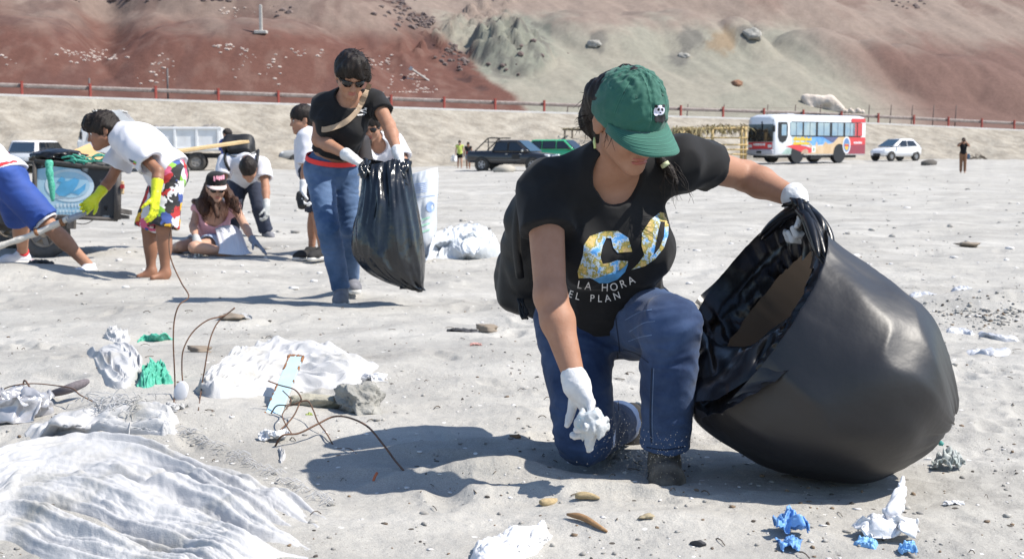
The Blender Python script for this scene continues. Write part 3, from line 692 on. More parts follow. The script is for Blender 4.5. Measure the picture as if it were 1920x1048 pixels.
def CS(x, y, z): return x*RT-y*FW+z*UPV      # right, toward the lens, up
class Person:
    def __init__(s, label, J, base, skin=SKIN, group=None, w=1.0, hs=1.0, h=.008, fem=True, fine=True, hf=(0, -1, 0), hu=(0, 0, 1), bust=0.0, armr=1.0, legr=1.0, belly=1.0):
        s.th = thing('person', label, 'person', base, group); s.J = J; s.w = w; s.hs = hs; s.h = h; s.skin = skin; s.fem = fem; s.fine = fine; s.armr = armr; s.legr = legr; s.bust = bust; s.belly = belly
        J = s.J
        for k in J: J[k] = np.asarray(J[k], float)
        if 'chest' not in J: J['chest'] = J['pelvis']+(J['neck']-J['pelvis'])*.66
        if 'hipL' not in J:
            sd = nrm(J['shL']-J['shR']); J['hipL'] = J['pelvis']+sd*.085*w; J['hipR'] = J['pelvis']-sd*.085*w
        s.sd = nrm(J['shL']-J['shR']); s.up = nrm(J['neck']-J['chest']); s.lowup = nrm(J['chest']-J['pelvis']); s.hsd = nrm(J['hipL']-J['hipR'])
        s.FC = frm(s.sd, s.up); s.FP = frm(s.hsd, s.lowup); s.FM = frm(s.sd+s.hsd, s.lowup)
        s.hf = nrm(hf); s.hu = nrm(hu)
        s.body_done = False; s.extra = []
    def torso(s, sh, o=0.0, lower=True, k=.05):
        J, w = s.J, s.w
        hw = np.linalg.norm(J['hipL']-J['hipR'])/2
        if lower: sh.el(J['pelvis'], (hw+.075*w+o, .105*w+o, .115+o), s.FP, k)
        sh.el(J['pelvis']*.52+J['chest']*.48+s.FM[1]*.01, (.125*w*s.belly+o, .098*w*s.belly+o, .16+o), s.FM, k)
        sh.el(J['chest'], (.142*w+o, .105*w+o, .165+o), s.FC, k)
        sh.rc(J['shR']*.93+J['shL']*.07-s.up*.02, J['shL']*.93+J['shR']*.07-s.up*.02, .055*w+o, .055*w+o, k)
        n = J['neck']-s.up*.02
        sh.rc(n, J['shL']*.8+J['shR']*.2, .05+o, .045+o, k).rc(n, J['shR']*.8+J['shL']*.2, .05+o, .045+o, k)
        if s.bust:
            for q in (-1, 1): sh.el(J['chest']+s.FC[0]*q*.068*w+s.FC[1]*.075*w-s.FC[2]*.01, (.062*s.bust+o, .058*s.bust+o, .064*s.bust+o), s.FC, .04)
    def arm(s, sh, X, o=0.0, k=.03):
        J, a = s.J, s.armr
        m = J['sh'+X]; e = J['el'+X]; wv = J['wr'+X]
        sh.rc(m, e, .050*a+o, .040*a+o, k); f = e+(wv-e)*.30
        sh.rc(e, f, .040*a+o, .041*a+o, .02).rc(f, wv, .041*a+o, .026*a+o, .02)
    def leg(s, sh, X, o=0.0, k=.04, foot=False):
        J, a = s.J, s.legr
        hp, kn, an = J['hip'+X], J['kn'+X], J['an'+X]
        sh.rc(hp, kn, .085*a+o, .056*a+o, k)
        kf = nrm(np.cross(s.FP[0], nrm(hp-an))) if np.linalg.norm(np.cross(s.FP[0], hp-an)) > 1e-4 else s.FP[1]
        d = nrm((hp+an)/2-kn) if np.linalg.norm((hp+an)/2-kn) > .03 else -s.FP[1]
        cb = kn+(an-kn)*.32+d*.012
        sh.rc(kn, an, .054*a+o, .036*a+o, .02).el(cb, (.052*a+o, .056*a+o, .12+o), frm(s.FP[0], kn-an), .03)
        if foot:
            t = J['to'+X]; sh.rc(an, an+(t-an)*.2-V(0, 0, .03), .036, .034, .02).rc(an+V(0, 0, -.02), t, .034, .020, .03)
    def body(s, bare_legs=False, hands=(), mat=None, feet=False, torso_in=.004):
        sh = Sh(); J = s.J
        s.torso(sh, -torso_in); s.arm(sh, 'L', -.0); s.arm(sh, 'R', -.0)
        for X in 'LR':
            if 'kn'+X in J: s.leg(sh, X, 0 if bare_legs else -.006, foot=feet)
        L, A = head_prims(sh, J['head'], s.hf, s.hu, s.hs, s.fine, s.fem); s.HL, s.HA = L, A
        nb = J['neck']; sh.rc(L(0, -.018, -.055), nb, .051*s.hs, .055, .03)
        for X, kw in hands: hand_prims(sh, J['wr'+X], **kw)
        s.bodyo = sobj('body', sh, s.h, mat or s.skin, s.th, 2); return s
    def face(s, eyes=True, lips=True, brows=True):
        L, A = s.HL, s.HA; q = s.hs
        if lips:
            b = MB(); v, f = ico(2)
            for z, hh in ((-.0605, .0055), (-.0725, .0065)): b.add(L(0, .089, z)+(v*np.array([.023, .0095, hh])*q)@A, f)
            b.build('lips', LIP, s.th, True)
        if eyes:
            for sx in (-1, 1):
                v, f = ico(2); e = obj('eye', L(sx*.031, .074, -.001)+(v*.0125*q), f, EYEW, s.th)
                obj('iris', L(sx*.031, .082, -.003)+(v*.0062*q), f, IRIS, e)
                b = MB(); b.tube([L(sx*.017, .0865, .006), L(sx*.031, .0875, .009), L(sx*.047, .0775, .004)], .0022*q, 6); b.build('eyelash', IRIS, e, True)
        if brows:
            for sx in (-1, 1): MB().tube([L(sx*.012, .0935, .022), L(sx*.03, .0915, .027), L(sx*.05, .0765, .022)], [.003, .0038, .0018], 6).build('eyebrow', HAIR, s.th, True)
        return s
    def shirt(s, mat, sleeve=.55, loose=.0, hem=None, hemn=None, neck=.075, neckdrop=.02, name='t_shirt', fold=.004, ff=14, flare=0.0, sr=.012, h=None, neckside=0.0, seed=0):
        J = s.J; sh = Sh(); o = .012+loose
        s.torso(sh, o)
        if flare: sh.el(J['pelvis'], (.165*s.w+flare, .12*s.w+flare, .15), s.FP, .06)
        hp = J['pelvis']-s.lowup*.05 if hem is None else np.asarray(hem, float)
        sh.cut(hp, -(s.lowup if hemn is None else nrm(hemn)), .006)
        for X in 'LR':
            a = J['sh'+X]; e = J['el'+X]; p = a+(e-a)*sleeve; t = Sh(); d = nrm(e-a)
            t.rc(a, a+(e-a)*(sleeve+.12), .052*s.armr+o, .050*s.armr+o+sr, .02).cut(p, d, .004)
            inn = Sh(); inn.rc(p-d*.016, p+d*.06, .044*s.armr+o+sr-.017, .050*s.armr+o+sr-.010, 0); t.add(inn, .004, '-')
            sh.add(t, .035)
        nc = J['neck']+s.FC[1]*(.055+neckdrop*.2)-s.up*(neckdrop)+s.FC[0]*neckside
        if neck: sh.el(nc, (neck*1.05, neck*1.0, neck*.85+neckdrop), s.FC, .006, '-').el(J['neck']+s.up*.05, (neck*.95, neck*.95, neck*.75), s.FC, .006, '-')
        ax = s.FM
        def fold_fn(p):
            q = (p-J['chest'])@ax.T
            n = pn3(q*np.array([ff, ff, ff*.45]), 1+seed); n2 = pn3(q*np.array([ff*.4, ff*.4, ff*.4]), 5+seed); q2 = q*np.array([ff*.8, ff*.8, ff*1.6])
            return -fold*(np.maximum(1-2*np.abs(n), -.3)*.9-.7*n2+.45*(1-2*np.abs(pn3(q2+.5*n2[:, None], 9+seed))))
        if fold: sh.dsp.append(fold_fn)
        return sobj(name, sh, h or s.h, mat, s.th, 1)
    def pants(s, mat, to=1.0, loose=.0, waist=None, name='jeans', fold=.005, ff=13, r_end=.0, h=None, seed=0, upf=.04, cut_legs='LR'):
        J = s.J; sh = Sh(); o = .009+loose; hw = np.linalg.norm(J['hipL']-J['hipR'])/2
        wp = J['pelvis']+s.lowup*upf if waist is None else np.asarray(waist, float)
        sh.el(J['pelvis'], (hw+.075*s.w+o, .105*s.w+o, .115+o), s.FP, .05).cut(wp+s.lowup*.03, s.lowup, .006)
        for X in cut_legs:
            t = Sh(); hp, kn, an = J['hip'+X], J['kn'+X], J['an'+X]; a = s.legr
            if to > 1:                                       # long trousers: fraction of the shin
                e = kn+(an-kn)*(to-1); s.leg(t, X, o); t.rc(kn+(an-kn)*.55, an, .045*a+o, .045*a+o+r_end, .03)
                t.cut(e, nrm(an-kn), .004); d = nrm(an-kn)
            else:
                e = hp+(kn-hp)*to; d = nrm(kn-hp); t.rc(hp, hp+(kn-hp)*(to+.1), .088*a+o, (.085+(.056-.085)*to)*a+o+.012+r_end, .03).cut(e, d, .004)
                inn = Sh(); inn.rc(e-d*.05, e+d*.06, (.085+(.056-.085)*to)*a+o-.002+r_end, (.085+(.056-.085)*to)*a+o+.006+r_end); t.add(inn, .004, '-')
            sh.add(t, .035)
        kL, kR = J['knL'], J['knR']
        def fold_fn(p):
            w_ = p+.05*pn3(p*6, 11+seed)[:, None]; n = 1-2*np.abs(pn3(w_*np.array([ff*.55, ff*.55, ff*2.1]), 2+seed)); m2 = 1-2*np.abs(pn3(w_*np.array([ff*1.1, ff*1.1, ff*3.2]), 3+seed)); n2 = pn3(p*ff*.45, 6+seed)
            dk = np.minimum(((p-kL)**2).sum(1), ((p-kR)**2).sum(1)); g = .5+1.0*np.exp(-dk/.015)+.9*np.exp(-((p-J['pelvis'])**2).sum(1)/.03)
            return -fold*(g*(.75*np.maximum(n, -.2)+.3*m2)-.5*n2)
        if fold: sh.dsp.append(fold_fn)
        return sobj(name, sh, h or s.h, mat, s.th, 1)
    def glove(s, X, yd, pn, mat=GLOVE, cuff=.06, name='glove', h=.0035, **kw):
        wr = s.J['wr'+X]; th_ = kw.pop('thumb'); sh = Sh(); hand_prims(sh, wr, yd, pn, th_, s=kw.pop('sz', 1.0), off=.0022, wrist_r=.028*s.armr, **kw)
        back = nrm(s.J['el'+X]-wr); r = .026*s.armr+.006
        sh.rc(wr, wr+back*cuff, r, r+.005+.012*cuff/.1*.5, .012)
        sh.dsp.append(lambda p: .0016*pn3(p*70, 3)+.001*pn3(p*160, 4))
        return sobj(name, sh, h, mat, s.th, 1)
    def shoe(s, X, mat=SHOE_K, sole=SOLE, toe=None, h=.005, up=None, size=1.0):
        an = s.J['an'+X]; t = s.J['to'+X] if toe is None else toe; f = t-an
        up = nrm(V(0, 0, 1) if up is None else up); fl = nrm(f-np.dot(f, up)*up); sd = np.cross(fl, up); A = np.array([sd, fl, up]); z0 = an-up*.075*size
        L = lambda x, y, z: z0+size*(x*sd+y*fl+z*up)
        sh = Sh(); sh.rc(L(0, -.02, .04), L(0, .12, .03), .042*size, .040*size, .03).rc(L(0, .02, .07), L(0, .0, .095), .040*size, .042*size, .03).rc(L(0, .12, .03), L(.004, .165, .024), .042*size, .033*size, .03)
        sh.cut(L(0, 0, .012), -up, .004).cut(L(0, 0, .10), up, .004)
        o = sobj('shoe', sh, h, mat, s.th, 1)
        sh = Sh(); sh.rc(L(0, -.025, .012), L(0, .05, .012), .043*size, .040*size, .02).rc(L(0, .05, .012), L(.003, .165, .012), .044*size, .038*size, .03).cut(L(0, 0, .022), up, .003).cut(L(0, 0, -.004), -up, .003)
        sobj('sole', sh, h, sole, o, 1); return o
    def hair_cap(s, mat=HAIR, front=.055, low=-.055, grow=.012, extra=None, name='hair', h=None, fr=60, amp=.004, ear=False):
        L, A = s.HL, s.HA; q = s.hs; sh = Sh()
        sh.el(L(0, -.014, .034), ((.074+grow)*q, (.096+grow)*q, (.086+grow)*q), A, .02)
        sh.rc(L(0, -.05, .0), L(0, -.062, low), (.062+grow*.6)*q, (.05+grow*.5)*q, .03)
        sh.el(L(0, front+.075, -.042), (.085*q, .082*q, .085*q), A, .01, '-')
        if not ear:
            for k in (-1, 1): sh.el(L(k*.09, -.004, -.03), (.022*q, .026*q, .045*q), A, .01, '-')
        if extra: extra(sh, L, A)
        st = nrm(A[2]*.8-A[1]*.5)
        ax = _ax(st)
        sh.dsp.append(lambda p: amp*(pn3(((p-L(0, 0, 0))@ax.T)*np.array([fr, fr*.16, fr]), 4)+.8*pn3((p-L(0, 0, 0))*fr*.35, 8)))
        return sobj(name, sh, h or min(s.h, .006), mat, s.th, 0)
def wisps(name, roots, dirs, lens, mat, parent, r=.0012, n=7, curl=.3, seed=0, droop=.4, kind='stuff'):
    rs = np.random.RandomState(seed); b = MB()
    for p, d, l in zip(roots, dirs, lens):
        d = nrm(d); pts = [np.array(p)]
        for k in range(n-1):
            d = nrm(d+rs.randn(3)*curl+V(0, 0, -droop/n)); pts.append(pts[-1]+d*l/(n-1))
        b.tube(catmull(pts, n*2), np.linspace(r, r*.35, n*2), 4, False)
    return b.build(name, mat, parent, True, fixn=False, kind=kind)
def sunglasses(p, name='sunglasses'):
    L, A = p.HL, p.HA; k = M('black_plastic', (.008, .008, .009), .12, .1); b = MB()
    for sx in (-1, 1):
        pts = [L(sx*.008, .101, .013), L(sx*.035, .101, .017), L(sx*.062, .082, .014), L(sx*.063, .081, -.008), L(sx*.045, .093, -.024), L(sx*.018, .100, -.020)]
        c = np.mean(pts, 0)+A[1]*.006; i0 = len(pts)
        v = np.vstack([pts, [c], np.array(pts)-A[1]*.004]); b.add(v, [(i, (i+1) % i0, i0) for i in range(i0)]+[(i, (i+1) % i0, i0+1+(i+1) % i0, i0+1+i) for i in range(i0)])
        b.tube([L(sx*.062, .082, .010), L(sx*.078, .04, .008), L(sx*.082, -.02, .004)], .0032*p.hs, 6)
    b.tube([L(-.01, .102, .010), L(0, .105, .012), L(.01, .102, .010)], .003, 6)
    return b.build(name, k, p.th, True)
def bvh_of(*os_):
    v = []; f = []; n = 0
    for o in os_:
        l = np.array(root_loc(o)); me = o.data; a = np.empty(len(me.vertices)*3, np.float32); me.vertices.foreach_get('co', a); a = a.reshape(-1, 3)+l
        v.append(a); f += [tuple(i+n for i in p.vertices) for p in me.polygons]; n += len(a)
    return BVHTree.FromPolygons(np.vstack(v).tolist(), f)
def text_outline(txt, shear=0):
    cu = bpy.data.curves.new('lettering', 'FONT'); cu.body = txt; cu.size = 1; cu.resolution_u = 3; cu.align_x = 'LEFT'; cu.shear = shear
    o = bpy.data.objects.new('lettering', cu); COL.objects.link(o); dg = bpy.context.evaluated_depsgraph_get(); me = bpy.data.meshes.new_from_object(o.evaluated_get(dg))
    v = np.array([q.co[:2] for q in me.vertices]); f = [tuple(p.vertices) for p in me.polygons]
    bpy.data.objects.remove(o); bpy.data.curves.remove(cu); bpy.data.meshes.remove(me); return v, f
def poly_fill(pts, cuts=0, maxe=9):
    """triangulate an outline in the plane, then split long edges"""
    bm = bmesh.new(); vs_ = [bm.verts.new((p[0], p[1], 0)) for p in pts]; bm.faces.new(vs_); bmesh.ops.triangulate(bm, faces=bm.faces[:])
    return split_long(bm, maxe)
def split_long(bm, maxe):
    for _ in range(7):
        e = [q for q in bm.edges if q.calc_length() > maxe]
        if not e: break
        bmesh.ops.subdivide_edges(bm, edges=e, cuts=1); bmesh.ops.triangulate(bm, faces=[f for f in bm.faces if len(f.verts) > 3])
    bm.verts.index_update(); v = np.array([q.co[:2] for q in bm.verts]); f = [tuple(x.index for x in q.verts) for q in bm.faces]; bm.free(); return v, f
def print_on(bvh, v2, f, lift=.0018):
    """lay flat print, given as photo-pixel outlines, onto a surface by rays from the lens"""
    out = []; ok = []
    for x, y in v2:
        p = P(x, y, 1.0)-CP; p = nrm(p); h, n, i, d = bvh.ray_cast(Vector(CP), Vector(p)); ok.append(h is not None)
        out.append(np.array(h)-p*lift if h is not None else CP)
    return np.array(out), [q for q in f if all(ok[i] for i in q)]
# ------------------------------------------------------------ the kneeling woman
def kneeling_woman():
    J = dict(pelvis=P(1140, 590, 4.10), chest=P(1140, 440, 3.94), neck=P(1150, 292, 3.80),
             shR=P(1020, 350, 3.84), shL=P(1282, 300, 3.88), elR=P(1032, 555, 3.70), wrR=P(1078, 712, 3.62),
             elL=P(1398, 330, 4.06), wrL=P(1492, 372, 3.92), hipR=P(1075, 605, 4.10), hipL=P(1200, 600, 4.08),
             knR=P(1095, 815, 3.95), anR=P(1166, 790, 4.28), toR=P(1192, 838, 4.30), knL=P(1258, 612, 3.74), anL=P(1245, 850, 3.86), toL=P(1252, 893, 3.72), head=P(1180, 222, 3.68))
    sx = lambda x, y, z: x*RT+z*UPV-y*FW            # camera-side axes: right, toward the lens, up
    p = Person('kneeling woman in green cap and black printed t-shirt filling a large black bag', J, (J['knR'][0], J['knR'][1], 0), h=.0048, w=1.09, hs=1.06, hf=sx(.40, .66, -.60), hu=sx(.18, .58, .74), bust=1.25, armr=1.07, legr=1.20, belly=1.06)
    p.body(); L, A = p.HL, p.HA
    p.face(eyes=True, brows=False)
    tee = p.shirt(BLACK_T, sleeve=.40, hem=P(1140, 596, 4.04), neck=.072, neckdrop=.030, fold=.0075, ff=11, sr=.004, flare=.0)
    jeans = p.pants(DENIM, to=1.93, waist=P(1140, 548, 4.06), fold=.009, ff=12)
    # belt loops, pocket seams
    p.glove('R', sx(.42, .32, -.85), sx(-.70, .30, -.40), thumb=1, curl=.75, cuff=-.012, sz=1.0, tc=.6)
    p.glove('L', sx(.25, .15, -.9), sx(-.75, .2, -.1), thumb=-1, curl=1.2, cuff=.004, tc=.8)
    p.shoe('R', toe=P(1190, 850, 4.30), up=nrm(sx(-.80, .50, .12)), size=1.0)
    p.shoe('L', M('sandy_shoe', (.050, .042, .034), .9, .3, 14, .4, 120, col2=(.15, .13, .105)), M('sandy_shoe', (0, 0, 0)), size=1.05)
    # hair under the cap, gathered behind the neck
    def ex(sh, L, A):
        sh.rc(L(.042, -.086, .02), L(.028, -.102, -.065), .046, .044, .03).rc(L(.0, -.085, -.05), L(-.075, -.03, -.125), .04, .022, .03)
        sh.rc(L(.066, -.02, .012), L(.072, .025, -.002), .014, .009, .01)
    p.hair_cap(front=.055, low=-.075, grow=.008, extra=ex, amp=.005)
    rs = np.random.RandomState(2); ro = []; di = []; le = []
    for i in range(70):
        a = rs.uniform(-.09, .03); ro.append(L(.062+rs.uniform(-.02, .02), -.085+rs.uniform(-.02, .02), a)); di.append(-A[1]*.7+A[0]*rs.uniform(0, .9)-A[2]*rs.uniform(.0, .8)+rs.randn(3)*.25); le.append(rs.uniform(.02, .045))
    for i in range(22):                                       # the tail that falls past the far side of the neck
        q = P(1252+rs.uniform(-10, 14), 312+rs.uniform(-8, 10), 3.78); ro.append(q); di.append(sx(.35+rs.randn()*.2, .1, -.8)); le.append(rs.uniform(.06, .12))
    for i in range(5): ro.append(L(.074, .02+.006*i, -.01)); di.append(-A[2]+A[1]*.3+rs.randn(3)*.2); le.append(.05)
    wisps('hair_strand', ro, di, le, HAIR, p.th, r=.0010, curl=.30, seed=4, droop=1.6)
    sh = Sh(); a = P(1225, 285, 3.80); sh.rc(a, P(1256, 320, 3.79), .012, .015, .01).rc(P(1256, 320, 3.79), P(1270, 344, 3.77), .014, .006, .01); sh.dsp.append(lambda q: .004*pn3(q*80, 3)); sobj('hair_tail', sh, .005, HAIR, p.th)
    MB().lathe(P(1247, 309, 3.768), sx(.5, .1, -.8), [(.008, -.006), (.0125, -.005), (.0125, .005), (.008, .006)], 12).build('hair_tie', M('pale_green_band', (.45, .5, .30), .6), p.th, True)
    e = L(.083, -.008, -.054); MB().tube([e, e+V(0, 0, -.012), e+V(0.002, -.002, -.030)], [.002, .004, .0035], 8).build('earring', M('pale_green_bead', (.45, .52, .22), .3), p.th, True)
    # cap ------------------------------------------------
    cm = M('green_twill', (.016, .090, .064), .85, .12, 9, .35, 500, sheen=.12, col2=(.024, .120, .086)); cap_label = None
    n, m = 120, 40; v = []
    rx, ry, rz = .091, .108, .112; z0 = .018
    for i in range(m):
        th = (i/(m-1))*math.pi/2*1.12-.12*math.pi/2; cz = math.sin(th); cr = math.cos(th)
        for k in range(n):
            ph = 2*math.pi*k/n; r0 = cr**.92 if cr > 0 else 0
            seam = min(abs(((ph-math.pi/2)/(math.pi/3)+.5) % 1-.5)*math.pi/3*cr, 1)
            q = np.array([[math.cos(ph)*r0*3, math.sin(ph)*r0*3, cz*3]])
            wr = .0035*float(pn3(q*2.0, 1)[0])+.0030*(1-2*abs(float(pn3(q*np.array([[1.2, 3.5, 2.2]]), 5)[0])))*(.3+cz)
            e = 1+(wr-.0035*math.exp(-(seam/.006)**2)*8*0-.003*math.exp(-(seam/.045)**2))/.1
            v.append(L(math.cos(ph)*rx*r0*e, -.010+math.sin(ph)*ry*r0*e, z0+rz*cz*e*(1+.04*math.sin(ph))))
    f = [tuple(q) for q in grid_faces(m, n, True)]
    cap = obj('cap', np.array(v), f, cm, p.th); md = cap.modifiers.new('cloth', 'SOLIDIFY'); md.thickness = .003; md.offset = -1
    # brim
    v = []; nu, nv = 41, 16
    for j in range(nv):
        t = j/(nv-1)
        for i in range(nu):
            u = (i/(nu-1)*2-1); a = u*1.18; bx, by = math.sin(a)*rx*1.0, -.010+math.cos(a)*ry*1.0
            ext = .090*(1-abs(u)**3.2)**.6
            x = bx*(1+.10*t*(1-abs(u))); y = by+ext*t; drop = -.010*t*t-.022*(x/.085)**2*(.35+.75*t)+.002
            v.append(L(x, y, z0+.002+drop+.0004*math.sin(t*60)))
    br = obj('brim', np.array(v), grid_faces(nv, nu), cm, cap); md = br.modifiers.new('board', 'SOLIDIFY'); md.thickness = .004; md.offset = -1
    MB().lathe(L(0, -.010, z0+rz*1.0), A[2], [(.010, -.003), (.010, .001), (.007, .005), (.001, .006)], 12).build('button', cm, cap, True)
    eb = M('dark_green_thread', (.012, .06, .045), .7); bv = bvh_of(cap)
    for ph in (30, 90-35, 125, 150, -30, 210):
        c_ = L(math.cos(R(ph))*rx*.72, -.010+math.sin(R(ph))*ry*.72, z0+rz*.70); h, nn, i_, d_ = bv.find_nearest(Vector(c_)); nn = np.array(nn)
        if np.dot(nn, c_-L(0, 0, 0)) < 0: nn = -nn
        MB().lathe(np.array(h)+nn*.0006, nn, [(.0015, 0), (.0028, .001), (.0042, .0008), (.0045, -.001)], 10).build('eyelet', eb, cap, True)
    # strap at the back
    MB().tube(catmull([L(.030, -.108, .030), L(.046, -.122, .026), L(.052, -.126, .012)], 8), .0035, 6).build('strap', eb, cap, True)
    return p, tee, jeans, cap, br
KW, KW_TEE, KW_JEANS, KW_CAP, KW_BRIM = kneeling_woman()

def prints_kneeling():
    # emblem on the cap: white panda head with black patches, dark letters
    bv = bvh_of(KW_CAP); wm = M('white_thread', (.72, .70, .82), .8, .05); km = M('black_thread', (.012, .012, .015), .8, .1)
    def disc(cx, cy, rx, ry, rot=0, n=18): return [(cx+rx*math.cos(a)*math.cos(rot)-ry*math.sin(a)*math.sin(rot), cy+rx*math.cos(a)*math.sin(rot)+ry*math.sin(a)*math.cos(rot)) for a in np.linspace(0, 2*math.pi, n, endpoint=False)]
    for nm, pts, m_, l in (('emblem_back', disc(1232, 208, 6, 10, .25), wm, .0035), ('emblem_head', disc(1238, 207, 8.5, 9.5, .1), wm, .0045), ('emblem_body', [(1226, 222), (1232, 217), (1240, 218), (1247, 214), (1248, 224), (1243, 232), (1236, 228), (1230, 231)], km, .004),
                           ('emblem_ear', disc(1230.5, 200, 3.2, 3, 0), km, .0055), ('emblem_ear', disc(1244.5, 199, 3, 3, 0), km, .0055), ('emblem_eye', disc(1235, 206, 2.1, 2.9, .5), km, .0055), ('emblem_eye', disc(1242, 206, 2.0, 2.9, -.5), km, .0055), ('emblem_nose', disc(1238.5, 212, 1.7, 1.2), km, .0055)):
        v, f = print_on(bv, *poly_fill(pts, maxe=4), lift=l); obj(nm, v, f, m_, KW_CAP, fixn=False)
    for ch, x0 in (('W', 1227), ('W', 1239), ('F', 1250)):
        v2, f = text_outline(ch); v2 = v2*np.array([12.5, -11])+np.array([x0-(0 if ch == 'W' else -1), 231-(x0-1239)*.05]); v, f = print_on(bv, v2, f, .004); obj('emblem_letter', v, f, km, KW_CAP, fixn=False)
    # chest print: two big earth-textured numerals and two lines of capitals
    bv = bvh_of(KW_TEE)
    em = bpy.data.materials.new('earth_print'); em.use_nodes = True; t = em.node_tree; b = t.nodes['Principled BSDF']; L = t.links.new
    nz = t.nodes.new('ShaderNodeTexNoise'); nz.inputs['Scale'].default_value = 26; nz.inputs['Detail'].default_value = 10; nz.inputs['Roughness'].default_value = .72
    tc = t.nodes.new('ShaderNodeTexCoord'); L(tc.outputs['Object'], nz.inputs['Vector']); rp = t.nodes.new('ShaderNodeValToRGB'); L(nz.outputs[0], rp.inputs[0]); cr = rp.color_ramp
    for i, (q, c) in enumerate(((.30, (.05, .22, .55)), (.42, (.10, .33, .66)), (.47, (.55, .60, .62)), (.50, (.16, .17, .03)), (.56, (.50, .37, .10)), (.64, (.62, .43, .22)), (.74, (.20, .20, .05)))):
        e = cr.elements[i] if i < 2 else cr.elements.new(q); e.position = q; e.color = (*c, 1)
    L(rp.outputs[0], b.inputs['Base Color']); b.inputs['Roughness'].default_value = .8
    wm = M('white_print', (.70, .69, .68), .8, .12, 60)
    six = [(1185, 470), (1178, 446), (1158, 433), (1132, 434), (1106, 443), (1095, 459), (1093, 479), (1083, 510), (1085, 522), (1106, 521), (1127, 529), (1153, 523), (1173, 503), (1178, 490), (1158, 488), (1142, 493), (1130, 495), (1126, 482), (1130, 461), (1137, 446), (1146, 447), (1150, 464), (1158, 474), (1185, 472)]
    six2 = [(1112, 524), (1136, 527), (1152, 519), (1164, 506), (1178, 494), (1172, 510), (1158, 524), (1140, 531), (1124, 531)]
    zero = [(1252, 401), (1238, 398), (1220, 412), (1204, 436), (1203, 461), (1208, 478), (1196, 495), (1184, 506), (1209, 499), (1228, 486), (1245, 465), (1253, 441), (1254, 415)]
    hole = [(1247, 416), (1239, 415), (1234, 436), (1229, 462), (1226, 478), (1236, 466), (1245, 444)]
    for nm, pts in (('printed_six', six), ('printed_zero', zero)):
        v, f = print_on(bv, *poly_fill(pts, maxe=5), lift=.0022); obj(nm, v, f, em, KW_TEE, fixn=False)
    v, f = print_on(bv, *poly_fill(hole, maxe=5), lift=.0032); obj('printed_gap', v, f, BLACK_T, KW_TEE, fixn=False)
    v, f = print_on(bv, *poly_fill(six2, maxe=5), lift=.0030); obj('printed_sea', v, f, M('sea_print', (.08, .28, .55), .8, .2, 30), KW_TEE, fixn=False)
    def line(txt, pts, size, gap, dy):
        x = 0.0
        path = catmull(pts, 200); cum = np.concatenate([[0], np.cumsum(np.linalg.norm(np.diff(path, axis=0), axis=1))])
        for i, ch in enumerate(txt):
            if ch == ' ': x += gap[0]; continue
            v2, f = text_outline(ch); wd = (v2[:, 0].max())*size*.92
            c = np.array([np.interp(x+wd/2, cum, path[:, k]) for k in (0, 1)]); c2 = np.array([np.interp(x+wd/2+2, cum, path[:, k]) for k in (0, 1)]); a = math.atan2(*(c2-c)[::-1])
            q = np.column_stack([v2[:, 0]*size*.92-wd/2, -v2[:, 1]*size]); q = np.column_stack([q[:, 0]*math.cos(a)-q[:, 1]*math.sin(a)+c[0], q[:, 0]*math.sin(a)+q[:, 1]*math.cos(a)+c[1]])
            x += wd+gap[1]
            if x > cum[-1]+12: break
            bm = bmesh.new(); vv = [bm.verts.new((*k, 0)) for k in q]
            for ff in f:
                try: bm.faces.new([vv[k] for k in ff])
                except ValueError: pass
            q, f = split_long(bm, 5); v, f = print_on(bv, q, f, .0022)
            if f: obj('printed_letter', v, f, wm, KW_TEE, fixn=False)
    line('LA HORA', [(1081, 540), (1107, 544), (1145, 546), (1170, 539), (1191, 530), (1212, 519), (1240, 500)], 21, (13, 5.5), 0)
    line('EL PLAN', [(1064, 556), (1088, 563), (1122, 566), (1142, 565), (1166, 558), (1188, 549), (1215, 536)], 19, (14, 6), 0)
prints_kneeling()
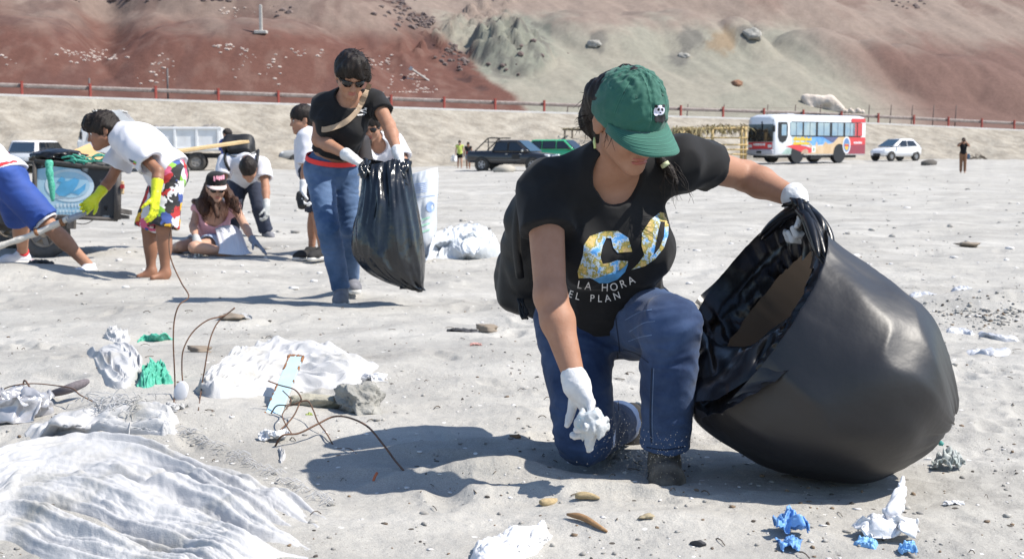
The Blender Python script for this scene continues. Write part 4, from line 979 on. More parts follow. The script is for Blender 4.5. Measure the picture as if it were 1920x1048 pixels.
def seams_kneeling():
    def strip(bv, path, wd, mat, name, parent, lift=.0015):
        p = catmull(path, 60); t = np.gradient(p, axis=0); t /= np.linalg.norm(t, axis=1)[:, None]; n = np.column_stack([-t[:, 1], t[:, 0]])*wd/2
        v, f = print_on(bv, np.vstack([p+n, p-n]), [(i, i+1, 61+i, 60+i) for i in range(59)], lift)
        if f: obj(name, v, f, mat, parent, True, fixn=False)
    bj = bvh_of(KW_JEANS); dk = M('denim_seam', (.010, .020, .048), .9, .2, 30); lt = M('denim_worn_edge', (.12, .18, .30), .9, .2, 30)
    for path, w_, m_ in (([(1152, 575), (1156, 610), (1160, 640), (1162, 662)], 2.4, dk), ([(1168, 655), (1195, 664), (1216, 680)], 2.0, dk), ([(1222, 690), (1220, 740), (1219, 790), (1221, 830)], 2.2, dk), ([(1226, 690), (1224, 740), (1223, 790), (1225, 830)], 1.2, lt), ([(1158, 660), (1159, 720), (1160, 770)], 2.0, dk), ([(1012, 612), (1030, 640), (1056, 655)], 2.2, dk), ([(1212, 838), (1245, 843), (1282, 838)], 2.6, dk)): strip(bj, path, w_, m_, 'seam', KW_JEANS)
    for path in ([(1172, 600), (1200, 585), (1222, 580)], [(1180, 622), (1206, 606), (1228, 602)], [(1178, 640), (1200, 632), (1222, 628)]): strip(bj, path, 1.6, lt, 'worn_crease', KW_JEANS)
    bb = bvh_of(KW_BRIM); gs = M('light_green_thread', (.045, .17, .125), .8, .1, 30)
    L, A = KW.HL, KW.HA
    def toPx(q): d = np.array(q)-CP; z = d@FW; return (960+FOC*(d@RT)/z, 524-FOC*(d@UPV)/z)
    for k in (.25, .40, .55, .70, .85):
        pts = []
        for u in np.linspace(-.86, .86, 15):
            a = u*1.18; ext = .090*(1-abs(u)**3.2)**.6; pts.append(toPx(L(math.sin(a)*.091*(1+.1*k*(1-abs(u))), -.010+math.cos(a)*.108+ext*k, .02-.010*k*k-.012*(math.sin(a)*1.07)**2)))
        strip(bb, pts, 1.1, gs, 'stitch_row', KW_BRIM, .0012)
    bc = bvh_of(KW_CAP)
    for ph in (30, 90, 150, -30, 210):
        pts = [toPx(L(math.cos(R(ph))*.091*math.cos(t), -.010+math.sin(R(ph))*.108*math.cos(t), .018+.112*math.sin(t))) for t in np.linspace(.25, 1.45, 12)]
        for o_ in (-2.2, 2.2): strip(bc, [(x+o_, y) for x, y in pts], .9, gs, 'stitch_row', KW_CAP, .0012)
seams_kneeling()

def crumpled(name, c, r, mat, label, cat, seed=0, amp=.5, fr=1.3, lv=4, flat=.7, group=None, parent=None, kind=None, tilt=None):
    """a crumpled scrap of sheet: a folded closed surface with sharp creases"""
    v, f = ico(lv); q = v+.35*np.stack([pn3(v*1.3, seed+k) for k in range(3)], 1); rs = np.random.RandomState(seed)
    nk = rs.randn(22, 3); nk /= np.linalg.norm(nk, axis=1)[:, None]; hk = rs.uniform(.55, 1.15, 22)
    dt = q@nk.T; d = np.min(np.where(dt > .15, hk/np.maximum(dt, .15), 9), 1); d = np.minimum(d, 1.35)
    d = d*(1+amp*.55*(1-2.4*np.abs(pn3(q*fr, seed+3))))+amp*.28*(1-2*np.abs(pn3(q*fr*2.8, seed+4)))
    rr = np.broadcast_to(np.asarray(r, float), (3,)); p = v*d[:, None]*rr*np.array([1, 1, flat])
    if tilt is not None: p = p@np.asarray(tilt)
    o = obj(name, np.asarray(c)+p, f, mat, parent, True, fixn=False)
    if label and parent is None: tag(o, label, cat, group)
    return o
def crumple_sheet(name, c, r, mat, label, cat, seed=0, n=54, group=None, tilt=None):
    """a thin sheet folded over itself: every point follows folded noise of its place in the sheet"""
    rr = np.broadcast_to(np.asarray(r, float), (3,)); U_, W_ = np.meshgrid(np.linspace(-1, 1, n), np.linspace(-1, 1, n), indexing='ij'); u = U_.ravel(); w_ = W_.ravel()
    q = np.column_stack([u, w_, np.full(n*n, seed*1.7)]); rg = lambda f, s: 1-2*np.abs(pn3(q*np.array([f, f, 1]), s+seed))
    X = .75*u+.55*pn3(q*np.array([.9, .9, 1]), seed+1)+.22*rg(1.9, 2)+.07*rg(4.5, 3); Y = .75*w_+.55*pn3(q*np.array([.9, .9, 1]), seed+4)+.22*rg(1.9, 5)+.07*rg(4.5, 6)
    Z = .85*rg(.9, 7)+.34*rg(2.2, 8)+.12*rg(5.2, 9)-.30*(u*u+w_*w_)
    p = np.column_stack([X, Y, Z]); p[:, :2] -= p[:, :2].mean(0); p[:, :2] /= np.abs(p[:, :2]).max(0); p[:, 2] = (p[:, 2]-np.percentile(p[:, 2], 12))/(p[:, 2].max()-np.percentile(p[:, 2], 12)); p[:, 2] = np.maximum(p[:, 2], -.12)*.95
    p = p*rr
    if tilt is not None: p = p@np.asarray(tilt)
    c = np.asarray(c, float).copy(); c[2] -= rr[2]*.4
    o = obj(name, c+p, grid_faces(n, n), mat, None, True, fixn=False); md = o.modifiers.new('film', 'SOLIDIFY'); md.thickness = .0015
    if label: tag(o, label, cat, group)
    return o
PLASTIC_W = M('white_plastic_film', (.60, .60, .61), .42, .06, 6, .4, 40, col2=(.74, .74, .75), trans=(.12, .12, .12))
PLASTIC_B = M('black_plastic_film', (.006, .006, .007), .30, .2, 5, .10, 26, spec=.45, trans=(.010, .007, .005))
BAG_OUT = M('black_inflated_film', (.010, .010, .012), .47, .2, 4, .07, 8, spec=.6, trans=(.028, .022, .017))
def rag_in_hand():
    w = KW.J['wrR']; c = P(1108, 800, 3.56)
    sh = Sh(); rs = np.random.RandomState(4)
    sh.rc(P(1092, 778, 3.55), P(1112, 798, 3.54), .020, .036, .02).rc(P(1104, 795, 3.55), P(1106, 838, 3.56), .034, .014, .02).rc(P(1092, 800, 3.55), P(1098, 822, 3.56), .018, .008, .02).rc(P(1120, 780, 3.54), P(1132, 800, 3.55), .024, .018, .02)
    sh.dsp.append(lambda p: .011*(1-2.2*np.abs(pn3(p*np.array([34, 34, 15])+.4*pn3(p*14, 1)[:, None], 7)))+.004*(1-2*np.abs(pn3(p*60, 9))))
    tag(sobj('crumpled_rag', sh, .0032, M('white_blue_rag', (.47, .49, .50), .7, .05, 22, .3, 120, col2=(.26, .40, .48), mix=.62, sharp=.06)), 'crumpled white and pale blue rag held in the gloved hand of the kneeling woman', 'rag')
rag_in_hand()

def big_bag():
    n = 160; sec = [(.12, (1556, 448), (1309, 792), .29, 3.82), (.3, (1622, 501), (1372, 836), .335, 3.80), (.5, (1682, 545), (1452, 874), .345, 3.78), (.68, (1724, 582), (1540, 894), .33, 3.77), (.80, (1745, 625), (1612, 898), .29, 3.77), (.90, (1768, 690), (1676, 872), .20, 3.77), (.97, (1780, 745), (1726, 838), .12, 3.77), (1.0, (1781, 768), (1752, 808), .04, 3.77)]
    rim = catmull_closed([P(*q) for q in ((1503, 402, 3.86), (1542, 432, 3.74), (1562, 500, 3.62), (1556, 585, 3.54), (1494, 682, 3.50), (1402, 742, 3.53), (1328, 778, 3.64), (1300, 735, 3.80), (1306, 640, 3.96), (1302, 574, 4.06), (1348, 522, 4.10), (1415, 447, 4.02), (1470, 408, 3.92))], n)
    rings = []
    th = np.linspace(0, 2*np.pi, n, endpoint=False)
    # reparametrise the ellipses so that angle 0 is the top and they run round the lens side first
    S = [q[0] for q in sec]
    keyr = []
    for s_, T, B, rd, d in sec:
        a = P(*T, d); b_ = P(*B, d); c = (a+b_)/2; h = (a-b_)/2
        e = np.stack([c+math.cos(t)*h-FW*math.sin(t)*rd for t in th]); keyr.append(e)
    allr = np.array([rim]+keyr); ss = np.array([0]+S)
    m = 90; ts = np.concatenate([np.linspace(0, 1, m)])
    # smooth interpolation along the bag
    key = catmull(np.concatenate([ss[:, None], allr.reshape(len(allr), -1)], 1), 500); tcol = key[:, 0]; out = []
    for t in ts:
        i = np.searchsorted(tcol, t); i = min(max(i, 1), len(tcol)-1); f_ = (t-tcol[i-1])/max(tcol[i]-tcol[i-1], 1e-6); out.append((key[i-1]+(key[i]-key[i-1])*f_)[1:].reshape(n, 3))
    out = np.array(out)
    # crinkles: long pleats near the mouth, a few gathers at the closed end
    v = out.reshape(-1, 3); tt = np.repeat(ts, n); aa = np.tile(th, m)
    nr = np.cross(np.roll(out, -1, 1)-np.roll(out, 1, 1), np.gradient(out, axis=0)).reshape(-1, 3); nr /= np.linalg.norm(nr, axis=1)[:, None]+1e-9
    q = np.column_stack([np.cos(aa)*3, np.sin(aa)*3, tt*2.2])
    pl = .006*(1-2*np.abs(pn3(q*np.array([2.3, 2.3, 1.0]), 3)))*np.exp(-tt/.10)+.003*(1-2*np.abs(pn3(q*np.array([4, 4, 1.6]), 4)))*np.exp(-tt/.14)
    en = .010*(1-2*np.abs(pn3(q*np.array([3.0, 3.0, .6]), 8)))*np.exp(-(1-tt)/.07)
    lo = .011*pn3(v*3.0, 9)+.011*(1-2*np.abs(pn3(np.column_stack([tt*2.0, aa*1.6, 0*aa])+.4*pn3(v*4, 2)[:, None], 10)))*sm(.1, .3, tt)
    v = v+nr*(pl+en+lo)[:, None]
    # keep it on the sand
    zg = H(v[:, 0], v[:, 1])+.003; under = v[:, 2] < zg; v[under, 2] = zg[under]
    f = grid_faces(m, n, True); end = np.array([[(m-1)*n]+[0]*3])
    # inner lip folded a hand's breadth into the mouth
    lip = []; rimv = v[:n].copy(); cin = out.mean(1)
    for k in range(1, 10):
        u = k/9; i = min(1+int(u*7), m-1); q = v.reshape(m, n, 3)[i]; inw = cin[i]-q; inw /= np.linalg.norm(inw, axis=1)[:, None]
        q2 = np.column_stack([np.cos(th)*3, np.sin(th)*3, np.full(n, u*1.6)])
        lip.append(q+inw*(k*.003+.030*u+.045*np.abs(pn3(q2*1.3, 13))*u+.014*u*pn3(q2*3.2, 14))[:, None])
    th_ = thing('rubbish_bag', 'huge inflated black rubbish bag held open beside the kneeling woman', 'rubbish bag', (float(v[:, 0].mean()), float(v[:, 1].mean()), 0))
    obj('bag_film', v, f, BAG_OUT, th_, fixn=False); obj('folded_lip', np.vstack([rimv]+lip), grid_faces(10, n, True)[:, ::-1], PLASTIC_B, th_, fixn=False)
    # slack inner fold slumped across the lower half of the mouth
    rows = [[P(*q) for q in r] for r in (((1303, 610, 3.96), (1350, 648, 3.90), (1410, 646, 3.86), (1455, 612, 3.82), (1500, 588, 3.76), (1536, 572, 3.66), (1557, 566, 3.60)),
            ((1303, 665, 3.92), (1350, 678, 3.80), (1410, 668, 3.74), (1460, 640, 3.70), (1505, 612, 3.66), (1540, 590, 3.60), (1558, 590, 3.56)),
            ((1303, 720, 3.84), (1345, 712, 3.70), (1400, 690, 3.62), (1450, 660, 3.60), (1495, 640, 3.58), (1532, 620, 3.57), (1555, 612, 3.545)),
            ((1306, 772, 3.70), (1345, 768, 3.58), (1400, 738, 3.54), (1450, 706, 3.525), (1494, 678, 3.515), (1530, 640, 3.53), (1554, 620, 3.54)))]
    rows[-1] = [r+FW*.05+UPV*.018 for r in rows[-1]]; rows[-2] = [r+FW*.03 for r in rows[-2]]
    g = np.array([catmull(r, 60) for r in rows]); g = np.stack([catmull(g[:, i], 40) for i in range(60)], 1); gv = g.reshape(-1, 3)
    U_, W_ = np.meshgrid(np.linspace(0, 1, 40), np.linspace(0, 1, 60), indexing='ij'); q2 = np.column_stack([U_.ravel()*1.2, W_.ravel()*5.0, np.zeros(2400)])
    gv = gv+(-FW*.6+UPV*.8)*(.055*(1-2*np.abs(pn3(q2*1.1, 23)))+.022*pn3(q2*2.6, 24))[:, None]*(np.sin(np.pi*np.clip(U_.ravel()*.9+.05, 0, 1)))[:, None]
    obj('slack_fold', gv, grid_faces(40, 60), PLASTIC_B, th_, fixn=False)
    # gathered handful twisting up to the glove
    b = MB(); rs = np.random.RandomState(3); top = P(1500, 392, 3.84)
    for i in range(9):
        e = P(1540+rs.uniform(-6, 20), 470+rs.uniform(0, 60), 3.66+rs.uniform(-.03, .06)); mid = (top+e)/2+rs.randn(3)*.012+P(1530, 420, 3.7)*0
        b.tube(catmull([top+rs.randn(3)*.008+V(0, 0, .012), mid+V(.02, 0, .015), e], 12), np.array([.010, .014, .016, .017, .017, .017, .016, .016, .014, .012, .009, .004])*rs.uniform(.7, 1.1), 7)
    for i in range(4):
        e = P(1440+rs.uniform(-20, 20), 436+rs.uniform(-6, 20), 3.95); b.tube(catmull([top+rs.randn(3)*.006+V(0, 0, .01), (top+e)/2+V(0, 0, .01), e], 10), [.010, .013, .014, .014, .013, .012, .011, .010, .007, .003], 7)
    for i in range(5): b.tube(catmull([top, top+V(rs.uniform(-.02, .02), .0, .02), top+V(rs.uniform(-.05, -.01), .02, rs.uniform(.005, .03))], 6), [.012, .012, .010, .009, .006, .003], 6)
    b.build('gathered_rim', PLASTIC_B, th_, True)
    return th_
big_bag()
def backpack():
    sh = Sh(); q = lambda x, y, d: P(x, y, d)
    sh.rc(q(1010, 360, 4.05), q(1000, 520, 4.22), .07, .105, .05).rc(q(985, 420, 4.10), q(978, 540, 4.22), .06, .085, .05).rc(q(1060, 370, 4.10), q(1060, 520, 4.25), .1, .12, .08)
    sh.rc(q(985, 555, 4.2), q(1005, 590, 4.15), .05, .02, .04)
    sh.dsp.append(lambda p: .012*(1-2*np.abs(pn3(p*9, 2)))+.005*pn3(p*24, 3))
    th = thing('backpack', 'black fabric backpack worn by the kneeling woman', 'backpack', q(1000, 590, 4.2)); m = M('black_nylon', (.009, .009, .010), .6, .3, 8, .4, 200)
    sobj('pack', sh, .008, m, th); b = MB(); b.tube(catmull([q(1003, 330, 3.93), q(975, 380, 3.96), q(968, 450, 3.98), q(975, 520, 4.02)], 14), .013, 8); b.build('strap', m, th, True)
    b = MB(); rs = np.random.RandomState(1)
    for i in range(5): b.tube(catmull([q(965+rs.uniform(0, 30), 560, 4.1), q(972+rs.uniform(0, 20), 585, 4.08), q(985+rs.uniform(-6, 10), 598, 4.07)], 6), .004, 5)
    b.build('loose_cord', m, th, True)
backpack()
# ------------------------------------------------------------ the other people
def px3(d0, **k):
    """joints given as (px, py[, depth])"""
    return {n: P(q[0], q[1], q[2] if len(q) > 2 else d0) for n, q in k.items()}
def base_of(J, *ks):
    q = np.mean([J[k] for k in ks], 0); return (q[0], q[1], Hs(q[0], q[1]))
def walking_woman():
    J = px3(8.2, pelvis=(620, 318, 8.25), chest=(640, 232, 8.16), neck=(655, 178, 8.10), shR=(603, 196, 8.15), shL=(704, 188, 8.15), elR=(597, 262, 8.12), wrR=(655, 293, 7.93), elL=(729, 236, 8.04), wrL=(746, 287, 7.86),
            hipR=(600, 326, 8.23), hipL=(645, 324, 8.28), knR=(616, 430, 8.04), anR=(640, 545, 8.12), toR=(637, 568, 7.95), knL=(656, 425, 8.28), anL=(657, 522, 8.56), toL=(668, 549, 8.38), head=(658, 140, 7.98))
    p = Person('woman with short windblown dark hair and sunglasses carrying a half full black bag', J, base_of(J, 'anR', 'anL'), h=.007, w=1.0, hs=1.03, hf=CS(.24, .70, -.66), hu=CS(.20, .62, .75), bust=1.0, armr=.95, legr=.90)
    p.body(); p.face(eyes=False, brows=False); sunglasses(p)
    tee = p.shirt(BLACK_T, sleeve=.48, hem=P(620, 287, 8.2), neck=.088, neckdrop=-.004, fold=.007, ff=12, loose=-.003)
    p.pants(DENIM_L, to=1.98, waist=P(620, 288, 8.2), fold=.008, ff=13, r_end=.0)
    # belt
    c = J['pelvis']+p.lowup*.068; b = MB(); pts = [c+(p.FP[0]*math.cos(a)*.158+p.FP[1]*math.sin(a)*.118)+p.lowup*(.0+.02*math.cos(a)) for a in np.linspace(0, 2*math.pi, 40)]
    rings = [[q+p.lowup*z+nrm(q-c)*o for z, o in ((-.014, 0), (.014, 0), (.014, .006), (-.014, .006))] for q in pts]; b.loft(rings, False); b.build('belt', M('red_belt', lin(225, 50, 48), .6, .05), p.th)
    p.glove('R', CS(.85, .1, -.55), CS(.2, -.2, -.95), thumb=1, curl=.8, cuff=.03); p.glove('L', CS(.25, .1, -.95), CS(-.9, 0, -.2), thumb=1, curl=1.1, cuff=.02)
    p.shoe('R', SHOE_G, SOLE); p.shoe('L', SHOE_G, SOLE)
    def ex(sh, L, A):
        sh.rc(L(-.04, .035, .095), L(-.085, .04, .01), .04, .026, .03).rc(L(.02, .04, .10), L(.075, .045, .03), .035, .018, .03).rc(L(-.01, .07, .085), L(-.04, .10, .045), .03, .015, .02).rc(L(.03, .07, .08), L(.045, .095, .045), .022, .010, .02).rc(L(-.07, -.03, .03), L(-.095, .0, -.035), .04, .018, .03)
    p.hair_cap(front=.062, low=-.07, grow=.018, extra=ex, amp=.008, fr=46)
    rs = np.random.RandomState(8); ro = []; di = []; le = []; L, A = p.HL, p.HA
    for i in range(110):
        a = rs.uniform(0, 6.28); e = rs.uniform(.1, 1.3); q = L(math.cos(a)*math.cos(e)*.082, -.01+math.sin(a)*math.cos(e)*.10, .034+math.sin(e)*.095); ro.append(q); n = nrm(q-L(0, -.01, .03)); di.append(n*.12+CS(.8, .1, -.5)*.8+rs.randn(3)*.25); le.append(rs.uniform(.03, .075))
    wisps('hair_strand', ro, di, le, HAIR, p.th, r=.0028, curl=.2, seed=2)
    # skull and crossed bones printed on the chest
    bv = bvh_of(tee, p.bodyo); wm = M('white_print', (.6, .6, .6)); k = M('black_cotton', (0, 0, 0))
    el = lambda cx, cy, rx, ry: [(cx+rx*math.cos(a), cy+ry*math.sin(a)) for a in np.linspace(0, 2*math.pi, 14, endpoint=False)]
    parts = [('printed_skull', el(675, 199, 4.6, 4.4), wm, .004), ('printed_jaw', [(672, 202), (678, 202), (677.5, 207), (672.5, 207)], wm, .004), ('printed_eye', el(673.2, 200, 1.2, 1.3), k, .0055), ('printed_eye', el(676.8, 200, 1.2, 1.3), k, .0055),
             ('printed_bone', [(666, 206), (668, 205), (688, 211), (687, 213)], wm, .004), ('printed_bone', [(667, 212), (667, 210), (683, 205), (684, 202), (688, 203), (687, 208), (683, 207)], wm, .0046), ('printed_caption', [(670, 215), (684, 213.5), (684, 216), (670, 217.5)], wm, .004)]
    for nm, pts, m_, l in parts:
        v, f = print_on(bv, *poly_fill(pts, maxe=6), lift=l)
        if f: obj(nm, v, f, m_, p.th, fixn=False)
    # shoulder bag on a tan strap
    th = thing('shoulder_bag', 'small dark shoulder bag on a tan cross body strap worn by the woman with sunglasses', 'bag', P(672, 310, 8.35)); tanm = M('tan_webbing', (.34, .25, .17), .8, .1, 40)
    line = [(693, 158), (684, 180), (672, 205), (655, 224), (635, 236), (612, 243), (603, 243)]; pts = []
    for q in catmull(line, 40):
        d = nrm(P(*q, 1.0)-CP); h_, n_, i_, ds = bv.ray_cast(Vector(CP), Vector(d)); pts.append(np.array(h_)-d*.006 if h_ is not None else (pts[-1] if pts else P(*q, 8.1)))
    pts = np.array(pts); t = np.gradient(pts, axis=0); t /= np.linalg.norm(t, axis=1)[:, None]+1e-9; sdv = np.cross(t, -FW); rings = [[q+s_*.016, q+s_*.016-FW*.004, q-s_*.016-FW*.004, q-s_*.016] for q, s_ in zip(pts, sdv)]
    MB().loft(rings).build('strap', tanm, th)
    sh = Sh(); sh.rc(P(676, 265, 8.30), P(678, 305, 8.32), .035, .05, .03).rc(P(684, 262, 8.34), P(686, 300, 8.36), .03, .045, .03); sobj('pouch', sh, .008, M('dark_leather', (.03, .022, .02), .5, .2, 10), th)
    return p
WW = walking_woman()
def small_bag():
    sec = [(304, 684, 768), (318, 683, 768), (345, 682, 772), (385, 677, 779), (430, 667, 787), (465, 664, 791), (492, 672, 793), (513, 693, 793), (528, 722, 792), (538, 752, 791), (545, 778, 794)]
    n = 90; th = np.linspace(0, 2*np.pi, n, endpoint=False); rd = [.03, .07, .115, .15, .17, .175, .16, .13, .09, .05, .02]; kk = np.array([(y, a, b, r) for (y, a, b), r in zip(sec, rd)]); kk = catmull(kk, 70)
    v = []
    for i, (y, a, b, r) in enumerate(kk):
        c = P((a+b)/2, y, 7.88); hw = (b-a)/2/FOC*7.88; t = i/69
        e = 1-.0*t; q2 = np.column_stack([np.cos(th)*3, np.sin(th)*3, np.full(n, t*2.6)]); lean = np.cos(th)*.5+.6*t
        f_ = .030*(1-2*np.abs(pn3(np.column_stack([np.cos(th+.5*t)*2.6, np.sin(th+.5*t)*2.6, np.full(n, t*.9)]), 5)))*(1-.4*t)+.016*(1-2*np.abs(pn3(q2*np.array([1.6, 1.6, 1.3]), 6)))+.007*(1-2*np.abs(pn3(q2*3, 7)))
        sag = .02*math.sin(t*3)
        v.append(c+(np.cos(th)*(hw+f_*.35))[:, None]*RT-(np.sin(th)*(r+f_))[:, None]*FW+(.018*np.sin(th*2+t*3)*(1-t))[:, None]*UPV)
    v = np.array(v); m = 70
    # close the bottom as a crimped tail
    th_ = thing('rubbish_bag', 'hanging creased black bag held in both hands by the woman with sunglasses', 'rubbish bag', P(735, 540, 7.88))
    shiny = M('creased_black_film', (.010, .012, .016), .20, .2, 6, .16, 30, spec=.6, trans=(.010, .010, .010))
    fs = grid_faces(m, n, True); obj('bag_film', v.reshape(-1, 3), fs, shiny, th_, fixn=False)
    b = MB(); b.tube(catmull([P(756, 528, 7.86), P(776, 538, 7.86), P(793, 544, 7.86)], 6), [.05, .035, .022, .018, .022, .012], 8); b.build('knotted_tail', shiny, th_, True)
    rs = np.random.RandomState(2)
    for x0, x1 in ((672, 700), (735, 766)):
        b = MB()
        for i in range(6): b.tube(catmull([P(rs.uniform(x0, x1), 300+rs.uniform(-3, 4), 7.86), P(rs.uniform(x0, x1), 314, 7.80), P(rs.uniform(x0, x1), 335+rs.uniform(-8, 14), 7.78)], 8), [.006, .009, .011, .012, .011, .009, .007, .003], 6)
        b.build('gathered_rim', shiny, th_, True)
small_bag()
def boy():
    J = px3(9.75, pelvis=(316, 322, 9.78), chest=(262, 268, 9.78), neck=(225, 256, 9.78), shL=(258, 282, 9.60), shR=(240, 272, 9.98), elL=(297, 322, 9.52), wrL=(292, 368, 9.46), elR=(207, 338, 9.98), wrR=(181, 370, 9.9),
            hipL=(316, 336, 9.69), hipR=(312, 336, 9.87), knL=(306, 428, 9.66), anL=(310, 510, 9.69), toL=(286, 521, 9.62), knR=(279, 430, 9.90), anR=(284, 508, 9.9), toR=(260, 519, 9.86), head=(192, 246, 9.76))
    p = Person('barefoot boy in white t-shirt and bright patterned shorts pulling a pole with yellow gloves', J, base_of(J, 'anR', 'anL'), skin=SKIN_D, h=.007, w=.92, hs=1.02, fem=False, hf=CS(-.90, .28, -.32), hu=CS(-.33, .05, .94), armr=.92, legr=.88)
    p.body(bare_legs=True, feet=True); p.face(eyes=True, lips=True)
    tee = p.shirt(WHITE_T, sleeve=.62, loose=.022, hem=P(320, 322, 9.75), hemn=nrm(CS(-.72, .0, .62)), neck=.072, neckdrop=.0, fold=.010, ff=7, flare=.03, sr=.022)
    sm_ = bpy.data.materials.new('print_shorts'); sm_.use_nodes = True; t = sm_.node_tree; b = t.nodes['Principled BSDF']; L = t.links.new
    tc = t.nodes.new('ShaderNodeTexCoord'); vo = t.nodes.new('ShaderNodeTexVoronoi'); vo.inputs['Scale'].default_value = 17; nz = t.nodes.new('ShaderNodeTexNoise'); nz.inputs['Scale'].default_value = 11; nz.inputs['Detail'].default_value = 3
    mx = t.nodes.new('ShaderNodeMix'); mx.data_type = 'VECTOR'; mx.inputs[0].default_value = .12; L(tc.outputs['Object'], nz.inputs['Vector']); L(tc.outputs['Object'], mx.inputs[4]); L(nz.outputs['Color'], mx.inputs[5]); L(mx.outputs[1], vo.inputs['Vector'])
    sp = t.nodes.new('ShaderNodeSeparateColor'); L(vo.outputs['Color'], sp.inputs[0]); rp = t.nodes.new('ShaderNodeValToRGB'); rp.color_ramp.interpolation = 'CONSTANT'; L(sp.outputs[0], rp.inputs[0]); cr = rp.color_ramp
    for i, c in enumerate(((.02, .02, .025), (.62, .62, .64), (.03, .03, .04), (.70, .42, .03), (.05, .09, .30), (.60, .60, .62), (.42, .03, .03), (.22, .48, .05), (.02, .02, .02), (.62, .12, .22))):
        e = cr.elements[i] if i < 2 else cr.elements.new(i/10); e.position = i/10; e.color = (*c, 1)
    L(rp.outputs[0], b.inputs['Base Color']); b.inputs['Roughness'].default_value = .8
    p.pants(sm_, to=.98, loose=.022, name='shorts', fold=.009, ff=9, r_end=.012, upf=.08)
    p.glove('L', CS(-.05, .1, -1), CS(-.95, -.3, 0), GLOVE_Y, thumb=-1, curl=.35, cuff=.11, sz=1.05); p.glove('R', CS(-.70, .1, -.7), CS(-.3, .8, -.5), GLOVE_Y, thumb=-1, curl=.9, cuff=.07, sz=1.05)
    def ex(sh, L, A): sh.rc(L(0, .05, .085), L(.0, .085, .06), .05, .035, .03).rc(L(0, -.06, .05), L(0, -.075, -.02), .06, .045, .03).rc(L(-.066, .012, .02), L(-.070, .016, -.012), .018, .011, .01)
    p.hair_cap(front=.066, low=-.05, grow=.020, extra=ex, amp=.011, fr=38, ear=False)
    rs = np.random.RandomState(8); ro = []; di = []; le = []; L, A = p.HL, p.HA
    for i in range(120):
        a = rs.uniform(0, 6.28); e = rs.uniform(.2, 1.4); q = L(math.cos(a)*math.cos(e)*.088, -.0+math.sin(a)*math.cos(e)*.105, .036+math.sin(e)*.10); n = nrm(q-L(0, 0, .03)); ro.append(q-n*.008); di.append(n*.8+A[1]*.3+rs.randn(3)*.5); le.append(rs.uniform(.02, .042))
    wisps('hair_strand', ro, di, le, HAIR, p.th, r=.004, curl=.25, seed=3)
    bv = bvh_of(tee)
    for pts, c in (([(241, 298), (250, 302), (252, 307), (243, 303)], (.04, .05, .06)), ([(245, 303), (255, 307), (254, 310), (246, 307)], (.55, .06, .05)), ([(250, 301), (256, 305), (255, 308), (251, 306)], (.20, .45, .06))):
        v, f = print_on(bv, *poly_fill(pts, maxe=6), lift=.005)
        if f: obj('printed_badge', v, f, M('badge_%d' % int(c[0]*100+c[1]*1000), c), p.th, fixn=False)
    return p
BOY = boy()
def left_man():
    J = px3(10.2, pelvis=(15, 336, 10.2), chest=(-40, 296, 10.2), neck=(-92, 298, 10.2), shL=(-78, 316, 10.0), shR=(-80, 312, 10.4), elL=(-70, 405, 9.95), wrL=(-35, 465, 9.9), elR=(-80, 400, 10.4), wrR=(-70, 470, 10.3), hipL=(22, 348, 10.1), hipR=(16, 352, 10.38),
            knL=(92, 424, 10.1), anL=(168, 500, 10.2), toL=(148, 516, 10.1), knR=(40, 418, 10.62), anR=(43, 476, 10.85), toR=(20, 490, 10.8), head=(-145, 350, 10.15))
    p = Person('man in blue shorts and white shirt with a red band bending at the left edge', J, base_of(J, 'anL', 'anR'), skin=SKIN, h=.008, fem=False, hf=CS(-.8, .1, -.55), hu=CS(-.5, 0, .8), legr=1.05, w=1.08)
    p.body(bare_legs=True); p.hair_cap()
    p.shirt(WHITE_T, sleeve=.6, loose=.016, hem=P(30, 318, 10.2), hemn=CS(-.42, 0, .90), fold=.008, ff=7, flare=.02)
    sh = Sh(); p.torso(sh, .036); sh.el(J['pelvis'], (.165*p.w+.029, .12*p.w+.029, .158), p.FP, .06); n = nrm(CS(-.42, 0, .90)); sh.cut(P(30, 316, 10.2), -n, .003).cut(P(30, 307, 10.2), n, .003); sobj('red_band', sh, .008, M('red_cotton', lin(205, 48, 55), .85, .05), p.th)
    p.pants(M('royal_blue_cloth', (.018, .060, .27), .75, .15, 5, .2, 200), to=.88, loose=.020, name='shorts', fold=.008, ff=8, r_end=.008, upf=.09)
    e = J['hipL']+(J['knL']-J['hipL'])*.90; d = nrm(J['knL']-J['hipL']); MB().lathe(e, d, [(.086, -.015), (.096, -.015), (.097, .012), (.088, .012)], 28, True).build('white_hem', WHITE_T, p.th, True)
    p.shoe('L', WHITE_T, SOLE); p.shoe('R', WHITE_T, SOLE)
    a = J['anR']; k = nrm(J['knR']-a); MB().lathe(a+k*.02, k, [(.036, -.012), (.046, -.012), (.046, .012), (.036, .012)], 18, True).build('ankle_band', M('red_cotton', (.5, .05, .05)), p.th, True)
    sh = Sh(); sh.rc(a-k*.03, a+k*.01, .046, .042); sobj('sock', sh, .006, WHITE_T, p.th)
    for X in 'LR': p.glove(X, CS(-.2, 0, -1), CS(-.9, 0, .1), thumb=1 if X == 'L' else -1, curl=.8, h=.006)
left_man()
